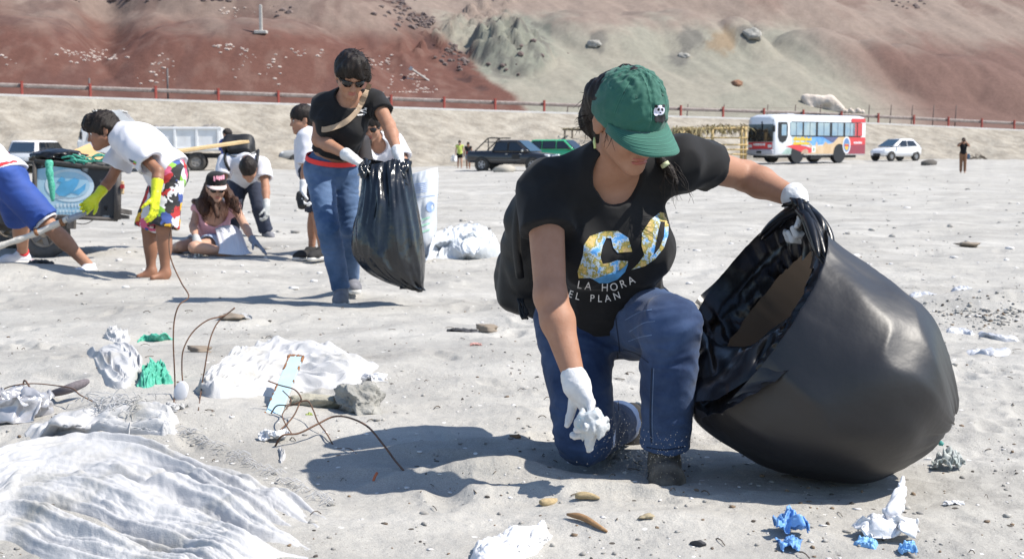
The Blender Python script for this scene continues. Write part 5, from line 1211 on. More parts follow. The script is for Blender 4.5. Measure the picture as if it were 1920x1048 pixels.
def seated_girl():
    J = px3(12.1, pelvis=(396, 452, 12.25), chest=(402, 412, 12.14), neck=(406, 381, 12.08), shR=(371, 392, 12.1), shL=(441, 389, 12.1), elR=(362, 424, 12.02), wrR=(368, 448, 11.85), elL=(459, 424, 11.95), wrL=(475, 452, 11.78), hipR=(378, 456, 12.25), hipL=(412, 456, 12.2),
            knR=(340, 462, 12.1), anR=(318, 472, 12.42), toR=(300, 476, 12.45), knL=(364, 464, 11.78), anL=(416, 471, 11.86), toL=(436, 474, 11.9), head=(405, 352, 11.98))
    p = Person('long haired girl in black cap and pink top sitting on the sand', J, base_of(J, 'pelvis', 'knL'), skin=SKIN_L, h=.008, w=.86, hs=.98, hf=CS(.33, .85, -.30), hu=CS(.08, .30, .95), bust=.9, armr=.82, legr=.86)
    p.body(bare_legs=True, feet=True); p.face(eyes=False, brows=False); sunglasses(p)
    p.shirt(M('pink_print', (.60, .33, .38), .8, .1, 26, col2=(.10, .05, .07), mix=.72, sharp=.03), sleeve=.02, hem=P(400, 452, 12.2), neck=.115, neckdrop=.05, name='top', fold=.006, ff=10)
    p.pants(M('pale_blue_denim', (.40, .50, .66), .8, .1, 8), to=.5, loose=.008, name='shorts', fold=.005, upf=.03)
    p.glove('R', CS(.35, .5, -.75), CS(0, -.3, -.9), M('pale_grey_glove', (.42, .43, .42), .8), thumb=-1, curl=.5, cuff=.02, h=.005); p.glove('L', CS(.62, .3, -.5), CS(-.2, .2, -.9), GLOVE_G, thumb=-1, curl=.12, cuff=.03, h=.005)
    # long hair falling over both shoulders
    def ex(sh, L, A):
        sh.rc(P(392, 352, 12.05), P(380, 385, 12.0), .05, .055, .04).rc(P(380, 385, 12.0), P(384, 398, 11.96), .05, .035, .04).rc(P(421, 355, 12.04), P(437, 380, 12.0), .045, .05, .04).rc(P(437, 380, 12.0), P(447, 398, 11.96), .045, .015, .03).rc(P(398, 372, 11.95), P(408, 405, 11.92), .028, .022, .03).rc(P(380, 380, 12.0), P(362, 378, 12.1), .04, .02, .03)
    p.hair_cap(HAIR_B, front=.06, low=-.08, grow=.014, extra=ex, amp=.010, fr=40)
    rs = np.random.RandomState(3); ro = [P(rs.choice([382, 388, 436, 442, 404])+rs.uniform(-9, 9), rs.uniform(365, 396), 11.95) for _ in range(60)]
    wisps('hair_strand', ro, [CS(rs.uniform(-.2, .6), .1, -1) for _ in ro], [rs.uniform(.06, .14) for _ in ro], HAIR_B, p.th, r=.004, curl=.2, seed=5)
    # cap with pink lettering and pale brim
    L, A = p.HL, p.HA; n, m = 40, 12; v = []
    for i in range(m):
        th = i/(m-1)*math.pi/2; z = math.sin(th)**.9; r0 = math.cos(th)**.6
        for k in range(n): a = 2*math.pi*k/n; v.append(L(math.cos(a)*.092*r0, -.01+math.sin(a)*.110*r0, .035+.105*z))
    cap = obj('cap', v, grid_faces(m, n, True), M('black_cotton', (0, 0, 0)), p.th)
    v = []
    for j in range(8):
        for i in range(21):
            u = i/10-1; a = u*1.15; t = j/7; ext = .078*(1-abs(u)**3)**.6
            v.append(L(math.sin(a)*.094, -.01+math.cos(a)*.112+ext*t, .040-.012*t-.006*u*u))
    br = obj('brim', v, grid_faces(8, 21), M('pale_pink_brim', (.62, .50, .48), .7, .08, 30), cap); br.modifiers.new('board', 'SOLIDIFY').thickness = .006
    bv = bvh_of(cap); pk = M('pink_thread', (.62, .26, .34), .7)
    for i, (x, y, h_) in enumerate(((402, 336, 9), (407, 334, 7), (411, 335, 8), (415, 334, 7), (419, 333, 8))):
        v, f = print_on(bv, *poly_fill([(x-2, y-h_/2), (x+1, y-h_/2-1), (x+2, y), (x+1.5, y+h_/2), (x-1.5, y+h_/2-1)], maxe=6), lift=.006)
        if f: obj('embroidered_letter', v, f, pk, cap, fixn=False)
    # necklace and a shirt tied round the waist
    MB().tube(catmull([P(395, 385, 11.98), P(404, 398, 11.93), P(415, 384, 11.97)], 10), .004, 5).build('necklace', M('dark_cord', (.03, .03, .03)), p.th, True)
    return p
GIRL = seated_girl()
def waist_shirt():
    rows = (((404, 430), (420, 424), (440, 424), (452, 434)), ((408, 444), (424, 440), (446, 444), (458, 452)), ((412, 462), (430, 460), (450, 464), (466, 470)), ((410, 476), (430, 478), (452, 479), (474, 476)))
    ds = (12.02, 11.93, 11.84, 11.76); g = np.array([catmull([P(*q, d) for q in r], 36) for r, d in zip(rows, ds)]); g = np.stack([catmull(g[:, i], 30) for i in range(36)], 1); v = g.reshape(-1, 3)
    U_, W_ = np.meshgrid(np.linspace(0, 1, 30), np.linspace(0, 1, 36), indexing='ij'); q = np.column_stack([U_.ravel()*.6, W_.ravel()*4, 0*U_.ravel()]); v = v-FW*(.016*(1-2*np.abs(pn3(q*1.1, 3)))+.012*pn3(q*2+.5*pn3(q*3, 6)[:, None], 4))[:, None]
    o = obj('tied_shirt', v, grid_faces(30, 36), WHITE_T, None, fixn=False); o.modifiers.new('cloth', 'SOLIDIFY').thickness = .006; tag(o, 'white shirt tied round the waist of the seated girl and spread on the sand', 'shirt')
waist_shirt()
def bending_man():
    J = px3(14.4, pelvis=(464, 336, 14.75), chest=(456, 305, 14.45), neck=(462, 303, 14.22), shR=(424, 304, 14.3), shL=(492, 310, 14.3), elR=(416, 345, 14.2), wrR=(420, 385, 14.1), elL=(498, 350, 14.2), wrL=(500, 388, 14.05), hipR=(448, 345, 14.75), hipL=(479, 345, 14.72),
            knR=(440, 390, 14.6), anR=(436, 432, 14.85), toR=(430, 444, 14.7), knL=(487, 393, 14.5), anL=(499, 434, 14.62), toL=(512, 446, 14.45), head=(466, 318, 13.98))
    p = Person('man in white shirt and dark trousers stooping with a backpack behind the seated girl', J, base_of(J, 'anR', 'anL'), skin=SKIN, h=.010, fem=False, hf=CS(.0, .45, -.9), hu=CS(0, .88, .45), w=1.0)
    p.body(); p.shirt(WHITE_T, sleeve=.62, loose=.014, fold=.008, ff=8, neckdrop=0); p.pants(NAVY, to=1.95, loose=.008, fold=.007, r_end=.015)
    p.hair_cap(front=.07, grow=.014, low=-.06)
    for X in 'LR': p.glove(X, CS(.05, .1, -1), CS(-.9 if X == 'L' else .9, -.2, 0), M('pale_grey_glove', (.42, .43, .42)), thumb=-1 if X == 'L' else 1, curl=.8, h=.006); p.shoe(X, SHOE_G, SOLE, h=.009)
    th = thing('backpack', 'black backpack hanging on the back of the stooping man', 'backpack', P(448, 300, 14.3)); m = M('black_nylon', (.01, .01, .01))
    sh = Sh(); A = frm(RT, CS(0, .75, .65)); sh.bx(P(449, 281, 14.42), (.165, .10, .16), A, .06, 0); sh.bx(P(450, 286, 14.30), (.12, .05, .09), A, .03, .03); sh.dsp.append(lambda q: .01*pn3(q*9, 3)); sobj('pack', sh, .010, m, th)
    for x0, x1 in ((424, 430), (484, 478)): MB().tube(catmull([P(x0, 282, 14.34), P(x0-2, 300, 14.18), P(x1, 320, 14.2)], 8), .016, 6).build('strap', m, th, True)
    MB().tube(catmull([P(424, 290, 14.26), P(450, 294, 14.2), P(478, 286, 14.26)], 10), .010, 6).build('zip', M('grey_zip', (.2, .2, .2), .4), th, True)
bending_man()
def child_behind():
    J = px3(11.5, pelvis=(582, 318, 11.6), chest=(578, 276, 11.58), neck=(574, 248, 11.55), shL=(574, 258, 11.42), shR=(582, 258, 11.7), elL=(573, 312, 11.42), wrL=(568, 356, 11.38), elR=(588, 312, 11.7), wrR=(590, 350, 11.65), hipL=(582, 322, 11.52), hipR=(586, 322, 11.68), knL=(594, 400, 11.55), anL=(604, 468, 11.6), toL=(590, 482, 11.5), knR=(590, 400, 11.7), anR=(584, 468, 11.75), toR=(572, 480, 11.7), head=(566, 224, 11.5))
    p = Person('child in white shirt looking left behind the woman with sunglasses', J, base_of(J, 'anR', 'anL'), skin=SKIN, h=.009, w=.78, hs=.95, fem=False, hf=CS(-.92, .3, -.2), hu=CS(-.2, .1, .95), armr=.8, legr=.8)
    p.body(bare_legs=True); p.face(); p.hair_cap(front=.07, grow=.014); p.shirt(WHITE_T, sleeve=.9, loose=.012, fold=.006, neckdrop=0); p.pants(NAVY, to=.95, loose=.012, name='shorts')
    p.glove('L', CS(0, .1, -1), CS(.9, 0, 0), thumb=1, curl=.9, h=.005)
    for X in 'LR': p.shoe(X, SHOE_K, SOLE, h=.008)
    sh = Sh(); sh.rc(P(562, 366, 11.36), P(566, 384, 11.36), .030, .038, .02).rc(P(568, 364, 11.36), P(571, 380, 11.36), .02, .026, .02); sh.dsp.append(lambda q: .008*pn3(q*30, 2)); tag(sobj('found_shoe', sh, .006, M('black_nylon', (.01, .01, .01))), 'small black scrap held in the glove of the child in white', 'scrap')
child_behind()
def woman_behind():
    J = px3(12.0, pelvis=(726, 345, 12.5), chest=(718, 295, 12.2), neck=(706, 263, 12.05), shR=(690, 275, 12.1), shL=(741, 268, 12.15), elR=(686, 325, 11.95), wrR=(705, 360, 11.8), elL=(762, 315, 12.05), wrL=(752, 360, 11.9), hipR=(712, 350, 12.5), hipL=(742, 350, 12.5), knR=(706, 410, 12.2), anR=(716, 462, 12.45), toR=(704, 474, 12.2), knL=(742, 410, 12.2), anL=(748, 462, 12.45), toL=(744, 474, 12.2), head=(697, 238, 11.95))
    p = Person('woman in white shirt and sunglasses bending behind the hanging black bag', J, base_of(J, 'anR', 'anL'), skin=SKIN, h=.009, w=.95, hf=CS(-.15, .9, -.4), hu=CS(-.05, .4, .9))
    p.body(); p.face(eyes=False, brows=False); sunglasses(p); p.shirt(WHITE_T, sleeve=.6, loose=.014, fold=.007, ff=8); p.pants(NAVY, to=1.95)
    def ex(sh, L, A): sh.rc(P(686, 250, 11.95), P(688, 268, 11.9), .045, .035, .03).rc(P(688, 268, 11.9), P(693, 284, 11.9), .035, .012, .03)
    p.hair_cap(front=.065, grow=.012, extra=ex, low=-.06)
    for X in 'LR': p.glove(X, CS(.05, .2, -1), CS(-.9 if X == 'L' else .9, 0, 0), thumb=-1 if X == 'L' else 1, curl=.7, h=.006); p.shoe(X, SHOE_K, SOLE, h=.009)
woman_behind()
def standing(label, px, py0, py1, d, face, shirt, pants, h=.02, sleeve=.6, arms=None, fem=False, skin=SKIN, to=1.95, lean=0, w=.95, name_top='t_shirt', stride=.12, hair=HAIR):
    """someone upright far off; head top at py0, soles at py1"""
    k = (py1-py0)*d/FOC/1.70; c = P(px, py1, d); up = V(0, 0, 1); f = nrm(V(face[0], face[1], 0)); l = np.cross(up, f)
    q = lambda x, y, z: c+k*(x*l+y*f+z*up)
    J = dict(pelvis=q(0, 0, .95), chest=q(0, .01, 1.24), neck=q(0, 0, 1.44), shL=q(.17, 0, 1.39), shR=q(-.17, 0, 1.39), hipL=q(.085, 0, .90), hipR=q(-.085, 0, .90), knL=q(.09, stride*.6+.02, .50), knR=q(-.09, -stride*.3+.02, .50), anL=q(.09, stride, .08), anR=q(-.09, -stride, .08), toL=q(.10, stride+.16, .02), toR=q(-.10, -stride+.16, .02), head=q(0, .03, 1.58))
    a = arms or {}
    J['elL'] = q(*a.get('elL', (.22, -.02, 1.12))); J['elR'] = q(*a.get('elR', (-.22, -.02, 1.12))); J['wrL'] = q(*a.get('wrL', (.24, .06, .88))); J['wrR'] = q(*a.get('wrR', (-.24, .06, .88)))
    p = Person(label, J, (c[0], c[1], Hs(c[0], c[1])), skin=skin, h=h, w=w*k, hs=k, fem=fem, fine=h < .013, hf=f+V(0, 0, -.1), hu=up, armr=.95*k, legr=k)
    hd = nrm(J['wrL']-J['elL']); hd2 = nrm(J['wrR']-J['elR'])
    p.body(bare_legs=to <= 1, feet=True, hands=(('L', dict(yd=hd, pn=-l, thumb=1, curl=.5, s=k)), ('R', dict(yd=hd2, pn=l, thumb=-1, curl=.5, s=k))))
    p.shirt(shirt, sleeve=sleeve, loose=.008, fold=.004, neckdrop=0, name=name_top); p.pants(pants, to=to, loose=.006, fold=.004, name='trousers' if to > 1 else 'shorts'); p.hair_cap(hair, front=.068, grow=.016, low=-.06)
    return p, q
def far_people():
    p, q = standing('man in black top and brown trousers taking a photo alone on the far sand', 1805, 259, 325, 67.5, (-.25, -1), M('black_cotton', (0, 0, 0)), M('brown_trousers', (.19, .095, .05), .85, .1, 4), arms=dict(elL=(.26, .10, 1.30), wrL=(.08, .20, 1.53), elR=(-.26, .10, 1.30), wrR=(-.06, .20, 1.53)), stride=.02)
    o = MB().box(q(0, .26, 1.56), (.14, .08, .10), bev=.01).build('camera', M('black_plastic', (.01, .01, .01)), None); tag(o, 'small black camera held up by the man in brown trousers', 'camera')
    tag(crumpled('shoulder_bag', q(.24, -.02, .78), (.10, .07, .16), M('blue_bag', (.05, .10, .17), .7), 'x', 'bag', 3, .15), 'blue grey bag hanging at the hip of the man taking a photo', 'bag')
    p, q = standing('walker in yellow and green top with dark shorts beside the parked pickup', 862, 264, 319, 81, (.15, -1), M('yellow_green_top', (.42, .50, .10), .8, .2, 6), M('black_cotton', (0, 0, 0)), to=.55, skin=SKIN_L, fem=True, sleeve=.2, name_top='top', h=.022)
    tag(crumple_sheet('plastic_sack', q(-.34, .05, .70), (.26, .20, .42), PLASTIC_W, 'x', 'sack', 12), 'pale plastic sack carried by the walker in yellow', 'sack')
    p, q = standing('walker in black vest and grey shorts next to the pickup tailgate', 878, 267, 320, 80.5, (-.1, -1), M('black_cotton', (0, 0, 0)), M('grey_shorts', (.16, .18, .24), .8), to=.6, skin=SKIN_D, sleeve=.02, name_top='vest', h=.022)
    standing('dark haired child in blue and yellow top standing behind the stooping man', 430, 243, 386, 22, (-.6, -.8), M('blue_yellow_top', (.02, .05, .28), .8, .1, 3, col2=(.62, .50, .05), mix=.55, sharp=.02), NAVY, h=.013, w=.85, skin=SKIN)
far_people()
# ============================================================ vehicles and huts on the far side of the beach
GLASS = M('dark_car_glass', (.012, .016, .022), .06, .1, 3, spec=.8); RUBBER = M('tyre_rubber', (.022, .021, .020), .85, .2, 8, col2=(.075, .068, .06)); RIMM = M('grey_rim', (.34, .34, .36), .35, .1, metal=.6); BLKP = M('black_plastic_trim', (.014, .014, .015), .6, .1)
LAMP = M('lamp_glass', (.62, .64, .66), .12, .05, spec=.8); REDL = M('red_lamp', (.32, .015, .015), .2, .05); CHROME = M('chrome', (.6, .6, .62), .18, .05, metal=1)
class Veh:
    """local frame: x forward, y left, z up"""
    def __init__(s, label, cat, name, base, heading):
        s.th = thing(name, label, cat, base); s.b = np.array(base); h = nrm(V(heading[0], heading[1], 0)); s.A = np.array([h, np.cross(V(0, 0, 1), h), V(0, 0, 1)])
    def w(s, pts): return s.b+np.asarray(pts, float)@s.A
    def mesh(s, name, v, f, mat, parent=None, smooth=False): return obj(name, s.w(v), f, mat, parent or s.th, smooth)
    def mb(s, mb, name, mat, parent=None, smooth=False): return s.mesh(name, np.vstack(mb.v), mb.f, mat, parent, smooth)
    def wheel(s, x, y, r, wd=.2, rim=.6, hub=RIMM):
        sg = 1 if y > 0 else -1; c = V(x, y, r)
        b = MB(); b.lathe(c, (0, sg, 0), [(r*rim, -wd/2), (r*.92, -wd/2), (r, -wd*.3), (r, wd*.3), (r*.92, wd/2), (r*rim, wd/2)], 28, True); o = s.mb(b, 'wheel', RUBBER, None, True)
        b = MB(); b.lathe(c, (0, sg, 0), [(r*rim*1.01, -wd*.45), (r*rim*1.01, wd*.40), (r*rim*.86, wd*.42), (r*rim*.8, wd*.22), (r*.2, wd*.26), (r*.17, wd*.36), (.005, wd*.38)], 24); s.mb(b, 'rim', hub, o, True)
        b = MB()
        for k in range(5):
            a = 2*math.pi*k/5; d = V(math.cos(a), 0, math.sin(a)); b.box(c+d*r*rim*.5+V(0, sg*wd*.33, 0), (r*rim*.75, .04, .07), np.array([d, V(0, 1, 0), np.cross(d, V(0, 1, 0))]))
        q = s.mb(b, 'spokes', hub, o); q['kind'] = 'stuff'
    def body(s, st, mat, name='body'):
        """st: x, z bottom, z shoulder, half width"""
        rings = []
        for x, zb, zs, hw in st:
            h = zs-zb; rings.append([(x, -hw*.86, zb), (x, -hw*.97, zb+.12*h), (x, -hw, zb+.45*h), (x, -hw*.985, zb+.82*h), (x, -hw*.90, zs-.012), (x, -hw*.6, zs+.012), (x, 0, zs+.025), (x, hw*.6, zs+.012), (x, hw*.90, zs-.012), (x, hw*.985, zb+.82*h), (x, hw, zb+.45*h), (x, hw*.97, zb+.12*h), (x, hw*.86, zb)])
        b = MB(); b.loft(rings); o = s.mb(b, name, mat, None, True); return o
    def cabin(s, base, roof, hwb, hwr, zb, zr, mat, crown=.03):
        """base/roof = (x rear, x front); makes pillars + roof, returns the four corner functions"""
        n = 7; rings = []
        for t in np.linspace(0, 1, 5):
            x0 = base[0]+(roof[0]-base[0])*t; x1 = base[1]+(roof[1]-base[1])*t; hw = hwb+(hwr-hwb)*t; z = zb+(zr-zb)*t; rings.append([(x0, -hw*.94, z), (x0+.08, -hw, z), (x1-.08, -hw, z), (x1, -hw*.94, z), (x1+.03, 0, z), (x1, hw*.94, z), (x1-.08, hw, z), (x0+.08, hw, z), (x0, hw*.94, z), (x0-.03, 0, z)])
        rings.append([((q[0]-(roof[0]+roof[1])/2)*.8+(roof[0]+roof[1])/2, q[1]*.8, zr+crown) for q in rings[-1]])
        b = MB(); b.loft(rings); return s.mb(b, 'cabin', mat, None, True)
    def pane(s, pts, mat=GLASS, name='window', out=.012, frame=None):
        """pts: 4 or more local points of a flat pane, pushed out along its normal"""
        p = np.asarray(pts, float); n = nrm(np.cross(p[1]-p[0], p[2]-p[0])); c = p.mean(0)
        if np.dot(n, c-V(c[0], 0, c[2])+V(1e-3*np.sign(c[0]), 0, 0)) < 0 and abs(n[1]) > .5: n = -n
        if abs(n[1]) <= .5 and n[2] < 0: n = -n
        q = p+n*out; b = MB(); b.prism(q-n*.02, n*.02)
        o = s.mb(b, name, mat)
        if frame is not None:
            b = MB(); m = len(q)
            for i in range(m): b.tube([q[i], q[(i+1) % m]], .022, 4)
            s.mb(b, 'window_frame', frame, o)
        return o
def at_px(px, d, z=None):
    x = (px-960)/FOC*d; return (x, d, Hs(x, d) if z is None else z)
def car_common(v, st, L, wheels, r, lamps=True):
    for x, y in wheels: v.wheel(x, y, r)
    b = MB()
    for x, y in wheels: b.lathe((x, y*.985, r*1.02), (0, np.sign(y), 0), [(r*1.16, -.10), (r*1.16, .085), (.01, .086)], 22)
    o = v.mb(b, 'wheel_arch', BLKP); o['kind'] = 'stuff'
def pickup():
    paint = M('charcoal_paint', (.026, .027, .032), .28, .08, 4, metal=.35, coat=.6)
    v = Veh('charcoal double cab pickup truck with roll bar parked on the far sand', 'pickup truck', 'pickup_truck', at_px(963, 76), (math.cos(R(-26)), math.sin(R(-26))))
    v.body([(-2.45, .55, 1.06, .84), (-2.40, .48, 1.10, .87), (-.95, .40, 1.10, .90), (-.9, .40, 1.06, .90), (.95, .38, 1.05, .90), (1.3, .40, 1.03, .90), (2.1, .42, .95, .87), (2.42, .45, .84, .80), (2.5, .5, .70, .70)], paint)
    v.cabin((-.86, 1.35), (-.62, .55), .84, .68, 1.03, 1.66, paint)
    g = .012
    for sy in (-1, 1):
        v.pane([(-.88, sy*.815, 1.10), (.02, sy*.815, 1.10), (.02, sy*.705, 1.58), (-.66, sy*.705, 1.58)], out=.03, frame=BLKP); v.pane([(.10, sy*.815, 1.10), (1.12, sy*.815, 1.08), (.55, sy*.705, 1.58), (.10, sy*.705, 1.58)], out=.03, frame=BLKP)
        v.mb(MB().box((1.02, sy*.99, 1.12), (.12, .20, .15), bev=.03), 'mirror', CHROME); v.mb(MB().box((2.30, sy*.66, .84), (.30, .22, .17), bev=.04), 'headlight', LAMP); v.mb(MB().box((-2.44, sy*.76, .90), (.06, .15, .32), bev=.02), 'tail_light', REDL)
        for x in (.0, .85): v.mb(MB().box((x, sy*.90, .93), (.16, .03, .035), bev=.01), 'door_handle', CHROME)
        v.mb(MB().box((-.1, sy*.90, .62), (1.9, .02, .05)), 'side_strip', M('grey_strip', (.12, .115, .11), .5))
    v.pane([(1.34, -.74, 1.06), (1.34, .74, 1.06), (.60, .62, 1.63), (.60, -.62, 1.63)], M('windscreen_glass', (.03, .06, .09), .05, spec=1.0), 'windscreen', .05)
    v.pane([(-.98, -.62, 1.12), (-.98, .62, 1.12), (-.73, .55, 1.58), (-.73, -.55, 1.58)], out=.05)
    v.mb(MB().box((2.47, 0, .80), (.10, .80, .16), bev=.03), 'grille', CHROME); v.mb(MB().box((2.50, 0, .54), (.14, 1.4, .14), bev=.04), 'bumper', BLKP); v.mb(MB().box((2.53, .0, .50), (.12, .45, .10), bev=.02), 'licence_plate', LAMP)
    b = MB()
    for sy in (-.70, .70): b.tube(catmull([(-2.0, sy, 1.10), (-1.4, sy, 1.62), (-1.15, sy*.95, 1.80), (-.5, sy*.9, 1.80)], 14), .035, 6)
    b.tube([(-1.1, -.66, 1.80), (-1.1, .66, 1.80)], .035, 6); b.tube([(-1.45, -.69, 1.58), (-1.45, .69, 1.58)], .03, 6); b.tube([(-1.2, -.68, 1.12), (-1.2, -.67, 1.78)], .03, 6); b.tube([(-1.2, .68, 1.12), (-1.2, .67, 1.78)], .03, 6)
    v.mb(b, 'roll_bar', BLKP, None, True)
    car_common(v, None, 5, [(x, y) for x in (-1.5, 1.55) for y in (-.84, .84)], .37)
    v.mb(MB().box((.55, -.915, .80), (.42, .012, .26)), 'door_decal', BLKP); v.mb(MB().box((.55, .915, .80), (.42, .012, .26)), 'door_decal', BLKP)
def suv(label, base, head, paint, name='parked_suv', cat='car', k=1.0, win=GLASS):
    v = Veh(label, cat, name, base, head)
    v.body([(-2.2*k, .50, .98, .80), (-2.15*k, .42, 1.04, .85), (-.9*k, .36, 1.04, .87), (.9*k, .36, 1.02, .87), (1.35*k, .38, .98, .86), (1.95*k, .40, .92, .84), (2.2*k, .45, .78, .76), (2.26*k, .5, .66, .68)], paint)
    v.cabin((-2.15*k, 1.30*k), (-1.85*k, .55*k), .82, .68, 1.0, 1.62, paint)
    for sy in (-1, 1):
        for x0, x1, t0, t1 in ((-1.95, -1.10, -1.75, -1.10), (-1.0, -.05, -1.0, -.05), (.05, 1.08, .05, .52)): v.pane([(x0*k, sy*.795, 1.07), (x1*k, sy*.795, 1.07), (t1*k, sy*.705, 1.54), (t0*k, sy*.705, 1.54)], win, out=.03, frame=BLKP)
        v.mb(MB().box((1.0*k, sy*.95, 1.08), (.12, .18, .14), bev=.03), 'mirror', BLKP); v.mb(MB().box((2.06*k, sy*.64, .80), (.26, .22, .16), bev=.04), 'headlight', LAMP); v.mb(MB().box((-2.19*k, sy*.70, .92), (.06, .16, .26), bev=.02), 'tail_light', REDL)
    v.pane([(1.28*k, -.72, 1.03), (1.28*k, .72, 1.03), (.59*k, .62, 1.58), (.59*k, -.62, 1.58)], GLASS, 'windscreen', .05)
    b = v.pane([(-2.17*k, -.66, 1.05), (-2.17*k, .66, 1.05), (-1.89*k, .58, 1.54), (-1.89*k, -.58, 1.54)], M('rear_glass', (.03, .05, .08), .06, spec=.9), 'rear_window', .05)
    v.mb(MB().box((2.24*k, 0, .50), (.12, 1.3, .16), bev=.04), 'bumper', BLKP); v.mb(MB().box((-2.22*k, 0, .52), (.12, 1.4, .16), bev=.04), 'bumper', BLKP); v.mb(MB().box((-2.235*k, 0, .72), (.03, .42, .12)), 'licence_plate', LAMP)
    car_common(v, None, 4.4, [(x*k, y) for x in (-1.35, 1.35) for y in (-.80, .80)], .34)
    return v
def hatchback():
    paint = M('white_car_paint', (.72, .72, .73), .22, .02, 2, coat=.6)
    v = Veh('white hatchback car parked behind the painted bus', 'car', 'parked_car', at_px(1676, 98, .19), (math.cos(R(180+30)), math.sin(R(180+30))))
    v.body([(-1.78, .50, .86, .62), (-1.72, .36, .95, .76), (-1.2, .28, 1.0, .84), (0, .26, .95, .84), (.9, .27, .92, .84), (1.4, .30, .82, .80), (1.72, .34, .68, .70), (1.80, .40, .56, .58)], paint)
    v.cabin((-1.74, 1.02), (-1.10, .10), .78, .60, .92, 1.47, paint, .045)
    for sy in (-1, 1):
        v.pane([(-1.30, sy*.76, 1.02), (-.42, sy*.76, .98), (-.42, sy*.645, 1.38), (-1.02, sy*.645, 1.36)], out=.03); v.pane([(-.32, sy*.76, .98), (.72, sy*.76, .96), (.10, sy*.64, 1.38), (-.32, sy*.645, 1.39)], out=.03)
        v.mb(MB().box((.62, sy*.92, 1.0), (.12, .18, .13), bev=.03), 'mirror', paint); v.mb(MB().box((1.52, sy*.56, .70), (.34, .20, .13), bev=.04), 'headlight', LAMP); v.mb(MB().box((1.70, sy*.48, .40), (.12, .14, .10), bev=.03), 'fog_lamp', BLKP); v.mb(MB().box((-1.66, sy*.62, .86), (.10, .14, .24), bev=.02), 'tail_light', REDL)
        v.mb(MB().box((-.25, sy*.85, .80), (.16, .03, .035), bev=.01), 'door_handle', paint)
    v.pane([(1.0, -.68, .94), (1.0, .68, .94), (.16, .56, 1.43), (.16, -.56, 1.43)], M('windscreen_glass', (.03, .06, .09)), 'windscreen', .06); v.pane([(-1.74, -.6, .98), (-1.74, .6, .98), (-1.15, .5, 1.42), (-1.15, -.5, 1.42)], GLASS, 'rear_window', .06)
    v.mb(MB().box((1.77, 0, .42), (.12, .72, .20), bev=.05), 'grille', BLKP)
    car_common(v, None, 3.6, [(x, y) for x in (-1.18, 1.18) for y in (-.76, .76)], .30)
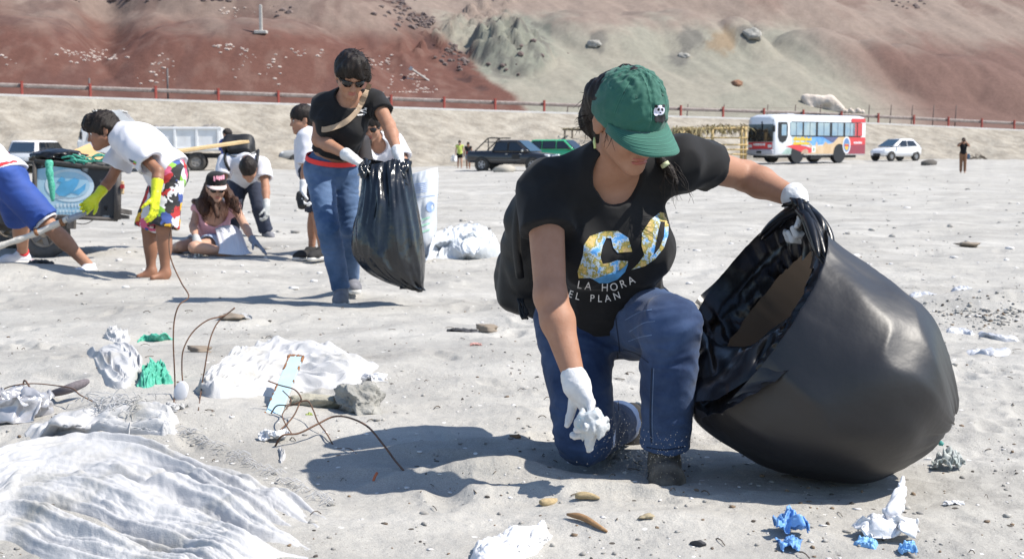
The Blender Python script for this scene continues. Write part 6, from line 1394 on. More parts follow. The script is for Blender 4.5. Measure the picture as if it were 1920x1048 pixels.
def bus():
    wp = M('white_bus_paint', (.70, .72, .75), .25, .03, 2, coat=.4); red = M('red_bus_paint', lin(196, 52, 62), .3, .05, coat=.3)
    v = Veh('small white tour bus with painted beach mural and red rear on the far sand', 'bus', 'tour_bus', at_px(1508, 91.5, .16), (math.cos(R(180+38)), math.sin(R(180+38))))
    X0, X1, W, Z0, Z1 = -4.80, 4.35, 1.16, .42, 3.02
    def ring(x, k=1.0, zt=Z1, zb=Z0, w=W): w = w*k; return [(x, -w*.96, zb), (x, -w, zb+.1), (x, -w, 1.6), (x, -w*.985, zt-.38), (x, -w*.90, zt-.10), (x, -w*.6, zt), (x, w*.6, zt), (x, w*.90, zt-.10), (x, w*.985, zt-.38), (x, w, 1.6), (x, w, zb+.1), (x, w*.96, zb)]
    v.mb(MB().loft([ring(X0, .93, Z1-.1, Z0+.12), ring(X0+.15, 1, Z1-.02), ring(X0+.5), ring(3.3), ring(3.9, 1, Z1-.02), ring(4.22, .985, Z1-.10, Z0-.02), ring(X1, .93, Z1-.30, Z0)]), 'body', wp, None, True)
    # the side towards the camera is the left one (y > 0)
    wf = M('black_window_rubber', (.012, .013, .016), .5); sg = M('painted_reflection_glass', (.13, .26, .40), .05, .3, .9, spec=1.0, col2=(.30, .40, .44)); rg = M('red_film_glass', lin(186, 66, 76), .15)  # side windows: blue reflection is painted into the glass colour
    def skyline(o, x0, x1, seed):
        return
    for sy in (1, -1):
        y = sy*(W+.004)
        v.mb(MB().box((-.72, sy*(W-.004), 2.08), (7.0, .03, .98), bev=.01), 'window_band', wf)
        xs = [2.72, 1.40, .02, -1.38, -2.66]; wd = [1.16, 1.16, 1.18, 1.12, 1.02]
        for i, (x, w_) in enumerate(zip(xs, wd)):
            o = v.mb(MB().box((x-.40, sy*(W+.012), 2.10), (w_, .016, .84), bev=.004), 'window', sg)
            v.mb(MB().box((x-.40, sy*(W+.022), 2.10), (.03, .012, .84)), 'window_bar', wf, o)
        for x, w_ in ((-3.55, .40), (-4.10, .48)): v.mb(MB().box((x, sy*(W+.012), 2.10), (w_, .016, .86), bev=.004), 'window', rg)
        # red tail panel, mural panels
        def panel(name, pts, mat, k=0): b = MB(); b.prism([(x, sy*(W+.003+.003*k), z) for x, z in pts], (0, sy*.004, 0)); return v.mb(b, name, mat)
        panel('tail_panel', [(-3.05, .50), (-4.68, .50), (-4.68, 1.60), (-2.92, 1.60)], red); panel('tail_panel', [(-3.20, 2.58), (-4.66, 2.58), (-4.64, 2.84), (-3.20, 2.84)], red); panel('tail_dark_print', [(-2.62, .50), (-4.68, .50), (-4.68, 1.12), (-3.2, 1.08)], M('dark_red_print', lin(140, 60, 74), .4), 1)  # red tail panels, the lower one overprinted in darker red
        panel('mural_sky', [(1.60, 1.60), (-2.0, 1.60), (-1.4, 1.22), (-.2, 1.10), (.9, 1.02), (1.5, 1.2)], M('mural_blue', (.06, .22, .55), .35, .3, .8, col2=(.20, .42, .70)))
        panel('mural_pale_sky', [(2.72, 1.60), (1.58, 1.60), (1.50, 1.20), (1.2, .98), (2.66, 1.06)], M('mural_pale_blue', (.40, .54, .66), .35, .1, 1)); panel('mural_cloud', [(-.3, 1.60), (-2.4, 1.60), (-2.05, 1.30), (-1.2, 1.25)], M('mural_slate', (.09, .11, .22), .4), 1)
        panel('mural_town', [(2.2, .50), (-2.75, .50), (-2.1, 1.60), (-1.85, 1.58), (-1.35, 1.22), (-.9, 1.12), (-.55, 1.30), (-.30, 1.02), (.0, 1.05), (.15, .98), (.30, 1.32), (.46, 1.0), (.7, .95), (.9, 1.2), (1.0, .9), (1.2, .72)], M('mural_sandstone', (.50, .34, .19), .4, .3, 2.0, col2=(.60, .46, .30)), 2)
        panel('mural_hill', [(-2.75, .50), (-2.1, 1.60), (-3.0, 1.60), (-2.6, .9)], M('mural_ochre', (.56, .40, .20), .4, .15, 2), 2)
        panel('mural_swoosh', [(3.30, .98), (2.5, 1.10), (1.9, 1.06), (1.2, .96), (.75, .84), (.85, .56), (1.7, .60), (2.6, .84)], red, 3)
        panel('mural_shore', [(3.7, .50), (2.2, .50), (2.3, .82), (3.2, .86)], M('mural_teal', (.30, .42, .38), .4, .2, 2), 2)
        panel('mural_shell', [(1.86, .52), (1.2, .52), (1.12, .70), (1.35, .84), (1.7, .72)], M('mural_shell', (.42, .30, .22), .4, .2, 4), 4)
        panel('mural_badge', [(.78, .60), (.42, .60), (.42, .98), (.78, .98)], wp, 4); panel('mural_badge_mark', [(.68, .68), (.52, .68), (.52, .90), (.68, .90)], M('mural_green', (.2, .36, .2), .4), 5)
        ang = np.linspace(0, 2*math.pi, 24, endpoint=False)
        for nm, rx, rz, mt, k in (('emblem_ring', .40, .56, wp, 4), ('emblem_face', .32, .46, M('emblem_blue', (.12, .22, .42), .4), 5)): panel(nm, [(-2.72+rx*math.cos(a), 1.08+rz*math.sin(a)) for a in ang], mt, k)
        panel('emblem_shield', [(-2.52, 1.15), (-2.92, 1.15), (-2.90, .85), (-2.72, .70), (-2.54, .85)], M('emblem_yellow', (.60, .42, .08), .4), 6); panel('emblem_bar', [(-2.50, 1.12), (-2.94, 1.12), (-2.94, 1.0), (-2.50, 1.0)], red, 7)
        # yellow lettering (two illegible lines) and white maker's script on the tail
        ym = M('yellow_print', (.72, .50, .03), .4); rs = np.random.RandomState(2)
        for z, x0, x1 in ((1.42, 2.60, .85), (1.16, 2.60, 1.0)):
            x = x0; b = MB()
            while x > x1:
                w_ = rs.uniform(.07, .13); h = rs.choice([.16, .16, .23]); b.prism([(x, sy*(W+.014), z-.07), (x-w_, sy*(W+.014), z-.07), (x-w_, sy*(W+.014), z-.07+h), (x, sy*(W+.014), z-.07+h)], (0, sy*.004, 0)); x -= w_+.022
            v.mb(b, 'printed_line', ym)['kind'] = 'stuff'
        b = MB(); x = -3.45
        while x > -4.25: b.prism([(x, sy*(W+.014), 1.17), (x-.08, sy*(W+.014), 1.17), (x-.10, sy*(W+.014), 1.30), (x-.02, sy*(W+.014), 1.30)], (0, sy*.004, 0)); x -= .11
        v.mb(b, 'printed_line', wp)['kind'] = 'stuff'
        # cab side window with a rounded foot
        o = v.mb(MB().prism([(x, sy*(W-.002), z) for x, z in ((4.02, 2.52), (3.20, 2.52), (3.12, 2.2), (3.14, 1.62), (3.30, 1.34), (3.62, 1.20), (3.90, 1.30), (4.05, 1.6))], (0, sy*.02, 0)), 'cab_window', wf)
        v.mb(MB().box((3.50, sy*(W+.022), 2.02), (.46, .016, .70), bev=.004), 'pane', sg, o)
        v.mb(MB().box((4.45, sy*1.18, 2.1), (.12, .16, .42), bev=.03), 'mirror', wf)
        for x in (2.18, -2.0):
            b = MB(); b.lathe((x, sy*(W-.12), .54), (0, sy, 0), [(.62, -.2), (.62, .135), (.01, .136)], 26); v.mb(b, 'wheel_arch', wf)
    # front
    v.pane([(4.27, -1.02, 2.66), (4.27, 1.02, 2.66), (4.37, 1.06, 1.28), (4.37, -1.06, 1.28)], GLASS, 'windscreen', .06); v.mb(MB().box((4.39, .12, 2.0), (.06, .05, 1.1)), 'windscreen_bar', wf)
    v.mb(MB().box((4.40, 0, 1.03), (.08, 2.0, .44), bev=.03), 'front_panel', red); v.mb(MB().box((4.40, 0, .62), (.20, 2.16, .34), bev=.06), 'bumper', M('grey_bumper', (.42, .42, .46), .5)); v.mb(MB().box((4.52, 0, .62), (.03, .40, .14)), 'licence_plate', BLKP)
    for sy in (-1, 1): v.mb(MB().box((4.40, sy*.82, 1.0), (.12, .34, .24), bev=.04), 'headlight', REDL if False else LAMP)
    b = MB(); y = -.5; rs = np.random.RandomState(4)
    while y < .5: b.box((4.45, y, 1.10), (.02, .07, rs.choice([.12, .16]))); y += .10
    v.mb(b, 'printed_line', wp)['kind'] = 'stuff'
    v.mb(MB().box((-1.2, 0, Z1+.05), (1.0, 1.2, .12), bev=.05), 'roof_hatch', BLKP); v.mb(MB().box((1.9, 0, Z1+.03), (.7, .7, .08), bev=.03), 'roof_hatch', M('grey_bumper', (.4, .4, .4)))
    v.mb(MB().box((0, 0, .40), (8.0, 1.9, .30)), 'underframe', BLKP); v.mb(MB().box((.2, .9, .33), (1.1, .3, .36), bev=.04), 'fuel_tank', BLKP)
    blue = M('blue_rim', (.05, .12, .26), .4)
    for x in (2.18, -2.0):
        for y in (-1.0, 1.0): v.wheel(x, y, .47, .28, .62, blue)
def dump_truck():
    wp = M('white_truck_paint', (.70, .71, .72), .35, .06, 2, col2=(.60, .60, .60)); base = at_px(292, 72.8); v = Veh('white dump truck with ribbed tipper body parked at the foot of the bank', 'truck', 'dump_truck', base, (-1, -.16))
    v.mb(MB().box((0, 0, .82), (7.0, .9, .26), bev=.03), 'chassis', BLKP)
    # cab
    rings = [[(x, -1.1*k, z0), (x, 1.1*k, z0), (x, 1.1*k, 1.55), (x, 1.04*k, z1), (x, -1.04*k, z1), (x, -1.1*k, 1.55)] for x, k, z0, z1 in ((1.75, 1, .75, 2.45), (2.9, 1, .70, 2.50), (3.45, .98, .70, 2.36), (3.66, .95, .72, 1.62), (3.72, .92, .74, 1.1))]
    v.mb(MB().loft(rings), 'cab', wp)
    for sy in (-1, 1):
        v.pane([(2.0, sy*1.09, 1.62), (3.25, sy*1.09, 1.62), (3.05, sy*1.04, 2.28), (2.0, sy*1.04, 2.28)], GLASS, 'window', .012, M('grey_frame', (.3, .3, .3))); v.mb(MB().box((3.5, sy*1.28, 1.85), (.12, .16, .4), bev=.03), 'mirror', BLKP); v.mb(MB().box((3.68, sy*.8, .98), (.1, .3, .2), bev=.03), 'headlight', LAMP); v.mb(MB().box((2.9, sy*1.0, .62), (1.0, .4, .18), bev=.04), 'mudguard', BLKP)
    v.pane([(3.62, -.95, 1.66), (3.62, .95, 1.66), (3.46, .92, 2.26), (3.46, -.92, 2.26)], GLASS, 'windscreen', .06); v.mb(MB().box((3.74, 0, .80), (.10, 2.1, .30), bev=.04), 'bumper', BLKP)
    # tipper body with canopy over the cab
    v.mb(MB().box((-1.15, 0, 1.12), (4.7, 2.3, .12)), 'bed_floor', wp)
    for sy in (-1, 1):
        o = v.mb(MB().box((-1.15, sy*1.14, 1.72), (4.7, .06, 1.14), bev=.015), 'bed_side', wp)
        for x in (-3.35, -2.25, -1.15, -.05, 1.05): v.mb(MB().box((x, sy*1.20, 1.68), (.14, .10, 1.06), bev=.02), 'side_rib', wp, o)
        for z in (1.18, 2.24): v.mb(MB().box((-1.15, sy*1.20, z), (4.7, .12, .12), bev=.02), 'side_rail', wp, o)
        b = MB(); b.prism([(1.2, sy*1.14-.03, 1.12), (1.2, sy*1.14-.03, 2.3), (2.0, sy*1.14-.03, 3.10), (1.55, sy*1.14-.03, 3.16), (.75, sy*1.14-.03, 2.3)], (0, .06, 0)); v.mb(b, 'canopy_cheek', wp)
    v.mb(MB().box((1.35, 0, 2.05), (.08, 2.24, 1.85), bev=.02), 'headboard', M('grey_headboard', (.30, .30, .32), .6)); v.mb(MB().box((2.15, 0, 3.10), (1.5, 2.3, .07), bev=.02), 'canopy', wp); v.mb(MB().box((-3.52, 0, 1.72), (.07, 2.24, 1.1), bev=.02), 'tailgate', wp)
    b = MB(); rs = np.random.RandomState(1)
    for i in range(14): b.blob((rs.uniform(-3.2, .8), rs.uniform(-.8, .8), 2.18), rs.uniform(.14, .34), i, .4, lv=1)
    v.mb(b, 'rubble_load', M('grey_rubble', (.22, .20, .18), .9))['kind'] = 'stuff'
    for x in (2.55, -2.2):
        for y in (-1.0, 1.0): v.wheel(x, y, .50, .30, .52, M('dusty_rim', (.26, .24, .22), .7))
    v.mb(MB().box((-3.3, 0, .62), (.06, 2.2, .36)), 'mud_flap', BLKP)
pickup(); hatchback(); bus(); dump_truck()
suv('bright green estate car half hidden beyond the charcoal pickup truck', at_px(1052, 89), (.9, -.45), M('bright_green_paint', (.05, .42, .20), .25, .05, coat=.5), k=.95)
suv('white estate car seen from behind above the painted cart', at_px(80, 72), (.10, 1), M('white_car_paint', (.7, .7, .7)), k=1.0)
suv('old grey car half hidden behind the child in white', at_px(596, 83), (-1, -.25), M('faded_grey_paint', (.34, .34, .33), .5, .15, 2), k=1.0)

def beach_huts():
    bam = M('bamboo_cane', (.46, .33, .14), .6, .2, 3); thatch = M('dry_palm_thatch', (.16, .115, .06), .9, .4, 3, col2=(.30, .26, .13)); dk = M('dark_post_wood', (.10, .08, .06), .8, .2, 4)
    d = 88; q = lambda px, py, dd=d: P(px, py, dd)
    g = q(1335, 300); th = thing('beach_hut', 'bamboo fenced stall with ragged palm thatch left of the bus', 'hut', (g[0], g[1], Hs(g[0], g[1])))
    for px in (1282, 1336, 1391, 1398): t = q(px, 238 if px > 1300 else 246); MB().tube([V(t[0], t[1], Hs(t[0], t[1])-.1), t], .10, 7).build('post', bam, th, True)
    for py in (259, 272, 281, 290):
        MB().tube([q(1284, py+1), q(1340, py-.5), q(1402, py)], .055, 6).build('rail', bam, th, True)
    MB().tube([q(1270, 243), q(1402, 240)], .07, 6).build('beam', bam, th, True)
    for px in (1290, 1391): a = q(px, 241); MB().tube([a, a+V(0, 3.2, .1)], .07, 6).build('beam', bam, th, True)
    rs = np.random.RandomState(6); b = MB()
    for i in range(520):
        a = q(rs.uniform(1262, 1402), 240+rs.uniform(-3, 2), d+rs.uniform(-.2, 3.0)); dr = nrm(V(rs.uniform(-.8, .8), -rs.uniform(.2, 1), rs.uniform(-.9, .35))); l = rs.uniform(.3, .75); s_ = nrm(np.cross(dr, V(0, 0, 1)))*.05
        if a[0] < q(1318, 240)[0]: l *= 1.7; dr[2] -= .5
        m = a+dr*l*.5+V(0, 0, .05); e = a+dr*l+V(0, 0, -.10); b.add([a-s_*.5, a+s_*.5, m+s_, m-s_, e], [(0, 1, 2, 3), (3, 2, 4)])
    b.build('thatch', thatch, th, fixn=False, kind='stuff')
    g = q(1080, 300, 93); th = thing('sun_shelter', 'low dark timber shelter with dry fronds on top behind the green car', 'shelter', (g[0], g[1], Hs(g[0], g[1])))
    for px, dd in ((1059, 92), (1110, 92), (1073, 96), (1118, 96)): t = q(px, 243, dd); MB().tube([V(t[0], t[1], Hs(t[0], t[1])-.1), t], .07, 6).build('post', dk, th, True)
    for a, c in (((1055, 243, 92), (1116, 243, 92)), ((1070, 243.5, 96), (1122, 243.5, 96)), ((1059, 243, 92), (1073, 243.5, 96))): MB().tube([P(*a), P(*c)], .07, 6).build('beam', dk, th, True)
    b = MB()
    for i in range(140):
        a = P(rs.uniform(1056, 1118), 241.5+rs.uniform(-1.5, 1), rs.uniform(91.7, 96)); dr = nrm(V(rs.uniform(-1, 1), -rs.uniform(.1, 1), rs.uniform(-.3, .2))); s_ = nrm(np.cross(dr, V(0, 0, 1)))*.05; l = rs.uniform(.3, .6); b.add([a-s_, a+s_, a+dr*l], [(0, 1, 2)])
    b.build('fronds', thatch, th, fixn=False, kind='stuff')
beach_huts()
def far_bits():
    rs = np.random.RandomState(9)
    tag(MB().blob(P(1350, 276, 66)*0+at_px(1738, 84)+V(0, 0, .1), (.5, .35, .28), 3, .3, lv=2).build('stone', M('dark_stone', (.10, .09, .08), .9), None, True), 'dark stone lying on the sand right of the white hatchback', 'stone')
    tag(MB().blob(G(945, 322)+V(0, 0, .05), (.55, .35, .28), 5, .3, lv=2).build('stone', M('pale_stone', (.36, .33, .28), .9), None, True), 'pale stone lying in front of the charcoal pickup truck', 'stone')
    p = G(1832, 300); b = MB(); 
    for i in range(6): b.tube(catmull([p+V(rs.uniform(-.8, .8), rs.uniform(-.3, .3), 0), p+V(rs.uniform(-.5, .5), 0, rs.uniform(.2, .5)), p+V(rs.uniform(-.9, .9), rs.uniform(-.3, .3), 0)], 8), .03, 4)
    tag(b.build('brush_pile', M('dark_twig', (.10, .08, .06), .9), None, True, kind='thing'), 'low tangle of dark twigs behind the man taking a photo', 'brush')
far_bits()
# ============================================================ cart, sacks, cloths, wires and litter
def cart():
    d = 11.6; q = lambda px, py, dd=d: P(px, py, dd); ax = np.array([RT, -FW, UPV]); dark = M('dark_cart_wood', (.05, .045, .04), .8, .3, 5, .3, 20, col2=(.10, .09, .085)); iron = M('worn_iron', (.16, .15, .14), .55, .25, 8, metal=.4)
    th = thing('cart', 'two wheeled cart with a painted blue emblem board loaded with scrap', 'cart', (q(110, 480)[0], d+.3, Hs(q(110, 480)[0], d+.3)))
    # board facing the camera
    tl, tr, br, bl = q(66, 303), q(222, 316), q(221, 412), q(66, 404); n = nrm(np.cross(tr-tl, bl-tl)); n = n if n[1] < 0 else -n
    MB().prism([tl, tr, br, bl], -n*.03).build('board', M('mottled_board', (.035, .035, .035), .7, .3, 9, .2, 40, col2=(.34, .36, .36), mix=.62, sharp=.05), th)
    for a, c, r in ((tl, tr, .022), (tr, br, .030), (br, bl, .018), (bl, tl, .02)): MB().tube([a+n*.012, c+n*.012], r, 6).build('board_edge', dark, th, True)
    def on(px, py, l):
        x = P(px, py, 1)-CP; t = np.dot(tl-CP, n)/np.dot(x, n); return CP+x*t+n*l
    def print_(name, pts, mat, l): v, f = poly_fill(pts, maxe=30); obj(name, [on(x, y, l) for x, y in v], f, mat, th, fixn=False)
    el = lambda cx, cy, rx, ry, rot=0, k=28: [(cx+rx*math.cos(a)*math.cos(rot)-ry*math.sin(a)*math.sin(rot), cy+rx*math.cos(a)*math.sin(rot)+ry*math.sin(a)*math.cos(rot)) for a in np.linspace(0, 2*math.pi, k, endpoint=False)]
    lb = M('pale_blue_paint', (.30, .52, .66), .6, .12, 8, col2=(.42, .60, .70)); wb = M('white_blue_paint', (.55, .66, .72), .6, .1, 8); mbl = M('mid_blue_paint', (.10, .36, .60), .6, .15, 9)
    print_('emblem_ground', [(68, 318), (100, 312), (150, 318), (172, 340), (170, 372), (158, 396), (152, 404), (100, 402), (72, 398), (68, 360)], lb, .004); print_('emblem_ring', el(131, 348, 46, 31, .05), wb, .007); print_('emblem_face', el(131, 347, 38, 24, .05), lb, .010)
    print_('emblem_fish', [(104, 360), (112, 348), (118, 340), (128, 340), (140, 334), (150, 338), (146, 348), (138, 360), (124, 368), (112, 368)], mbl, .013); print_('emblem_fin', [(108, 340), (116, 332), (124, 336), (120, 344)], mbl, .0135); print_('emblem_wave', [(134, 362), (152, 352), (162, 344), (160, 356), (148, 366)], mbl, .012)
    rs = np.random.RandomState(4)
    for y0, x0, x1, h in ((385, 106, 156, 7), (396, 112, 152, 4)):
        x = x0
        while x < x1: w_ = rs.uniform(3, 5.5); print_('painted_letter', [(x, y0-h/2), (x+w_, y0-h/2), (x+w_*.85, y0+h/2), (x+.3, y0+h/2)], wb, .0075); x += w_+2
    # tray
    for px, dd in ((66, 12.35), (222, 12.35)): MB().box((q(px, 395)+q(px, 395, dd))/2, (.03, .75, .04), ax).build('side_bar', dark, th)
    MB().box(q(144, 404, 12.0), (.70, .78, .03), ax).build('tray_floor', dark, th); MB().box(q(40, 426, 12.0), (.42, .06, .06), ax).build('frame_bar', dark, th)
    MB().box(q(10, 405, 11.9), (.5, .1, .16), ax, bev=.02).build('frame_bar', dark, th)
    # two wheels
    for px, py, dd, r in ((84, 436, 11.75, .205), (22, 440, 12.3, .205)):
        c = q(px, py, dd); c[2] = Hs(c[0], c[1])+r-.01; o = MB().lathe(c, (.12, -1, 0), [(r*.55, -.07), (r*.93, -.07), (r, -.04), (r, .04), (r*.93, .07), (r*.55, .07)], 32, True).build('wheel', M('dusty_tyre', (.10, .095, .09), .9, .2, 10, .4, 40), th, True)
        MB().lathe(c, (.12, -1, 0), [(r*.56, -.06), (r*.56, .05), (r*.5, .055), (r*.42, .02), (r*.15, .03), (r*.13, .06), (.003, .06)], 24).build('rim', M('sandy_rim', (.34, .28, .22), .7, .2, 14), o, True)
        b = MB()
        for k in range(5):
            a = 2*math.pi*k/5; u = nrm(V(math.cos(a), .12*math.cos(a), math.sin(a))); b.box(c+u*r*.3+V(.0, -.04, 0), (r*.4, .02, .045), np.array([u, V(0, 1, 0), np.cross(u, V(0, 1, 0))]))
        b.build('spokes', iron, o, kind='stuff')
    MB().tube([q(20, 440, 12.3), q(90, 436, 11.8)], .02, 6).build('axle', iron, th, True)
    MB().box(q(134, 418, 11.55), (.06, .06, .10), ax).build('bracket', dark, th); MB().tube(catmull([q(138, 418), q(160, 420), q(182, 408)], 10), .004, 5).build('loose_wire', iron, th, True)
    # side lamp, red and white
    MB().box(q(229, 352), (.03, .03, .11), ax, bev=.006).build('side_lamp', M('amber_lamp', (.50, .36, .20), .4), th); MB().box(q(229.5, 350, 11.57), (.028, .03, .035), ax).build('side_reflector', REDL, th)
    # --- load
    v, f = ico(4); c = q(112, 296, 11.85); dd = 1+.35*(1-2*np.abs(pn3(v*1.8, 3)))+.12*pn3(v*5, 4); sq = v*dd[:, None]*np.array([.19, .22, .062]); tag(obj('tarpaulin', c+sq, f, PLASTIC_B, None, fixn=False), 'crumpled black plastic sheet heaped on the painted cart', 'plastic sheet')
    net = M('green_net', (.02, .26, .17), .8, .3, 60, .6, 200, col2=(.12, .46, .34))
    b = MB(); rs = np.random.RandomState(3)
    for i in range(26):
        a = q(rs.uniform(110, 225), 298+rs.uniform(-4, 8), 11.6); b.tube(catmull([a, a+V(rs.uniform(.02, .12), -.02, rs.uniform(-.02, .03)), a+V(rs.uniform(.06, .22), -.03, rs.uniform(-.05, .02))], 8), rs.uniform(.004, .011), 5)
    o = b.build('fishing_net', net, None, True, kind='thing'); tag(o, 'green fishing net tangled along the top edge of the painted cart', 'net')
    b = MB(); b.tube(catmull([q(92, 302, 11.5), q(93, 325, 11.48), q(97, 350, 11.49), q(99, 378, 11.5)], 16), [.030, .036, .034, .028, .030, .034, .03, .028, .026, .028, .03, .026, .022, .022, .018, .012], 8); tag(b.build('net_roll', net, None, True), 'green net hanging in a roll down the painted board of the cart', 'net')
    ply = M('orange_plywood', lin(216, 176, 122), .8, .12, 3, stretch=(1, 1, 6)); b = MB(); pts = [q(118, 290, 12.0), q(168, 269, 12.3), q(180, 284, 12.0), q(208, 294, 11.8), q(206, 300, 11.75), q(150, 298, 11.8)]; b.prism(pts, V(0, .01, -.012)); tag(b.build('plywood_sheet', ply, None), 'broken orange plywood sheet on the load of the cart', 'board')
    # plank sticking out to the right
    a, c = q(205, 302, 12.05), q(459, 266, 12.75); u = nrm(c-a); A = np.array([u, nrm(np.cross(V(0, 0, 1), u)), np.cross(u, nrm(np.cross(V(0, 0, 1), u)))]); tag(MB().box((a+c)/2, (np.linalg.norm(c-a), .20, .028), A@np.eye(3), bev=.004).build('plank', M('raw_plank', lin(206, 178, 132), .8, .12, 2, .2, 30, stretch=(.5, 6, 6)), None), 'long raw wooden plank jutting right from the cart towards the stooping man', 'plank')
cart()
def tube_thing(name, pts, r, mat, label, cat, n=60, seg=6, group=None):
    o = MB().tube(catmull(pts, n), r, seg).build(name, mat, None, True); return tag(o, label, cat, group)
def pole():
    a, c = P(-40, 479, 9.85), P(158, 400, 9.84); u = nrm(c-a); th = thing('pole', 'weathered white pole held between the man in blue shorts and the boy', 'pole', (a+c)/2)
    pts = [a+(c-a)*k+V(0, 0, .006*math.sin(k*9)) for k in np.linspace(0, .86, 20)]; MB().tube(pts, .023+.003*np.sin(np.arange(20)*1.7), 10).build('shaft', M('chipped_white_wood', (.60, .56, .50), .75, .12, 12, .5, 40, col2=(.30, .20, .12), mix=.70, sharp=.06), th, True)
    MB().tube([a+(c-a)*.84, a+(c-a)*1.02], [.026, .018], 10).build('socket', M('grey_metal', (.3, .3, .3)), th, True)
    for k in (.55, .79): MB().lathe(a+(c-a)*k, u, [(.027, -.012), (.030, -.010), (.030, .010), (.027, .012)], 12).build('rusty_collar', M('rust', (.22, .10, .045), .9, .3, 20, .4, 60), th, True)
pole()
RUST = M('rusty_wire_iron', (.085, .050, .034), .8, .3, 30, .3, 80, col2=(.15, .075, .042))
def crease(p, seed, k=9):
    """straight sharp creases of a crumpled sheet: triangle waves along random directions"""
    rs = np.random.RandomState(100+seed); w_ = p+.10*np.column_stack([pn2(p[:, 0]*1.7, p[:, 1]*1.7, seed+1), pn2(p[:, 0]*1.7, p[:, 1]*1.7, seed+2)]); r = 0
    for i in range(k):
        a = rs.uniform(0, math.pi); f = rs.uniform(.8, 1.6)*1.35**i*.7; g = sm(-.15, .3, pn2(p[:, 0]*(.8+.2*i), p[:, 1]*(.8+.2*i), seed+20+i))
        t = (w_[:, 0]*math.cos(a)+w_[:, 1]*math.sin(a))*f+rs.rand(); r = r+g*(1-4*np.abs(t-np.floor(t)-.5))*.75/(f**.9)
    return r
def patch(name, rows, mat, label, cat, nu=90, nv=70, amp=.02, fu=3.0, fv=9.0, seed=0, lift=0.0, thick=.004, edge=.02, sharp=1.0, fine=.35, hole=0.0, group=None, hs=.45, parent=None):
    """a cloth lying on the sand. rows of (px, py, height above the sand); folds run along the rows"""
    ctr = []
    for r in rows: g = GVh([(q[0], q[1]) for q in r], [max(q[2], 0)*hs for q in r]); g[:, 2] = [q[2]*hs for q in r]; ctr.append(catmull(g, nu))
    g = np.array(ctr); g = np.stack([catmull(g[:, i], nv) for i in range(nu)], 1)         # nv x nu
    X = g[..., 0].ravel(); Y = g[..., 1].ravel(); hh = g[..., 2].ravel()
    U_, W_ = np.meshgrid(np.linspace(0, 1, nv), np.linspace(0, 1, nu), indexing='ij'); U_ = U_.ravel(); W_ = W_.ravel()
    q = np.column_stack([W_*fu, U_*fv, np.full(len(U_), seed*3.1)]); q = q+.35*np.column_stack([pn3(q*.6, seed+1), pn3(q*.6, seed+2), 0*U_])
    n = amp*((1-2*np.abs(pn3(q, seed+3)))**sharp if sharp == 1 else np.maximum(1-2*np.abs(pn3(q, seed+3)), 0)**sharp)+amp*fine*(1-2*np.abs(pn3(q*2.7, seed+4)))+amp*fine*.4*pn3(q*6.5, seed+5)
    n = n*.8+.62*amp*crease(q[:, :2]/np.array([fu, fv])*np.array([3.0, 2.2]), seed)*(.35+fine)
    ed = np.minimum(np.minimum(U_, 1-U_)*nv/nu*1.0, np.minimum(W_, 1-W_))+.04*pn3(q*1.3, seed+10); k = sm(0, edge*3.5+.03, ed)
    z = H(X, Y)+hh*(.25+.75*k)+n*(.4+.6*k)+lift-(1-k)*(.010+.35*amp)
    X = X+.6*n*pn3(q*.7, seed+7); v = np.column_stack([X, Y, z])
    o = obj(name, v, grid_faces(nv, nu), mat, parent, True, fixn=False)
    md = o.modifiers.new('thickness', 'SOLIDIFY'); md.thickness = thick; md.offset = -1
    if label and parent is None: tag(o, label, cat, group)
    return o
TARP = M('white_woven_sheet', (.36, .35, .325), .78, .07, 6, .6, 240, col2=(.44, .44, .445), mix=.42, sharp=.09, spec=.2)
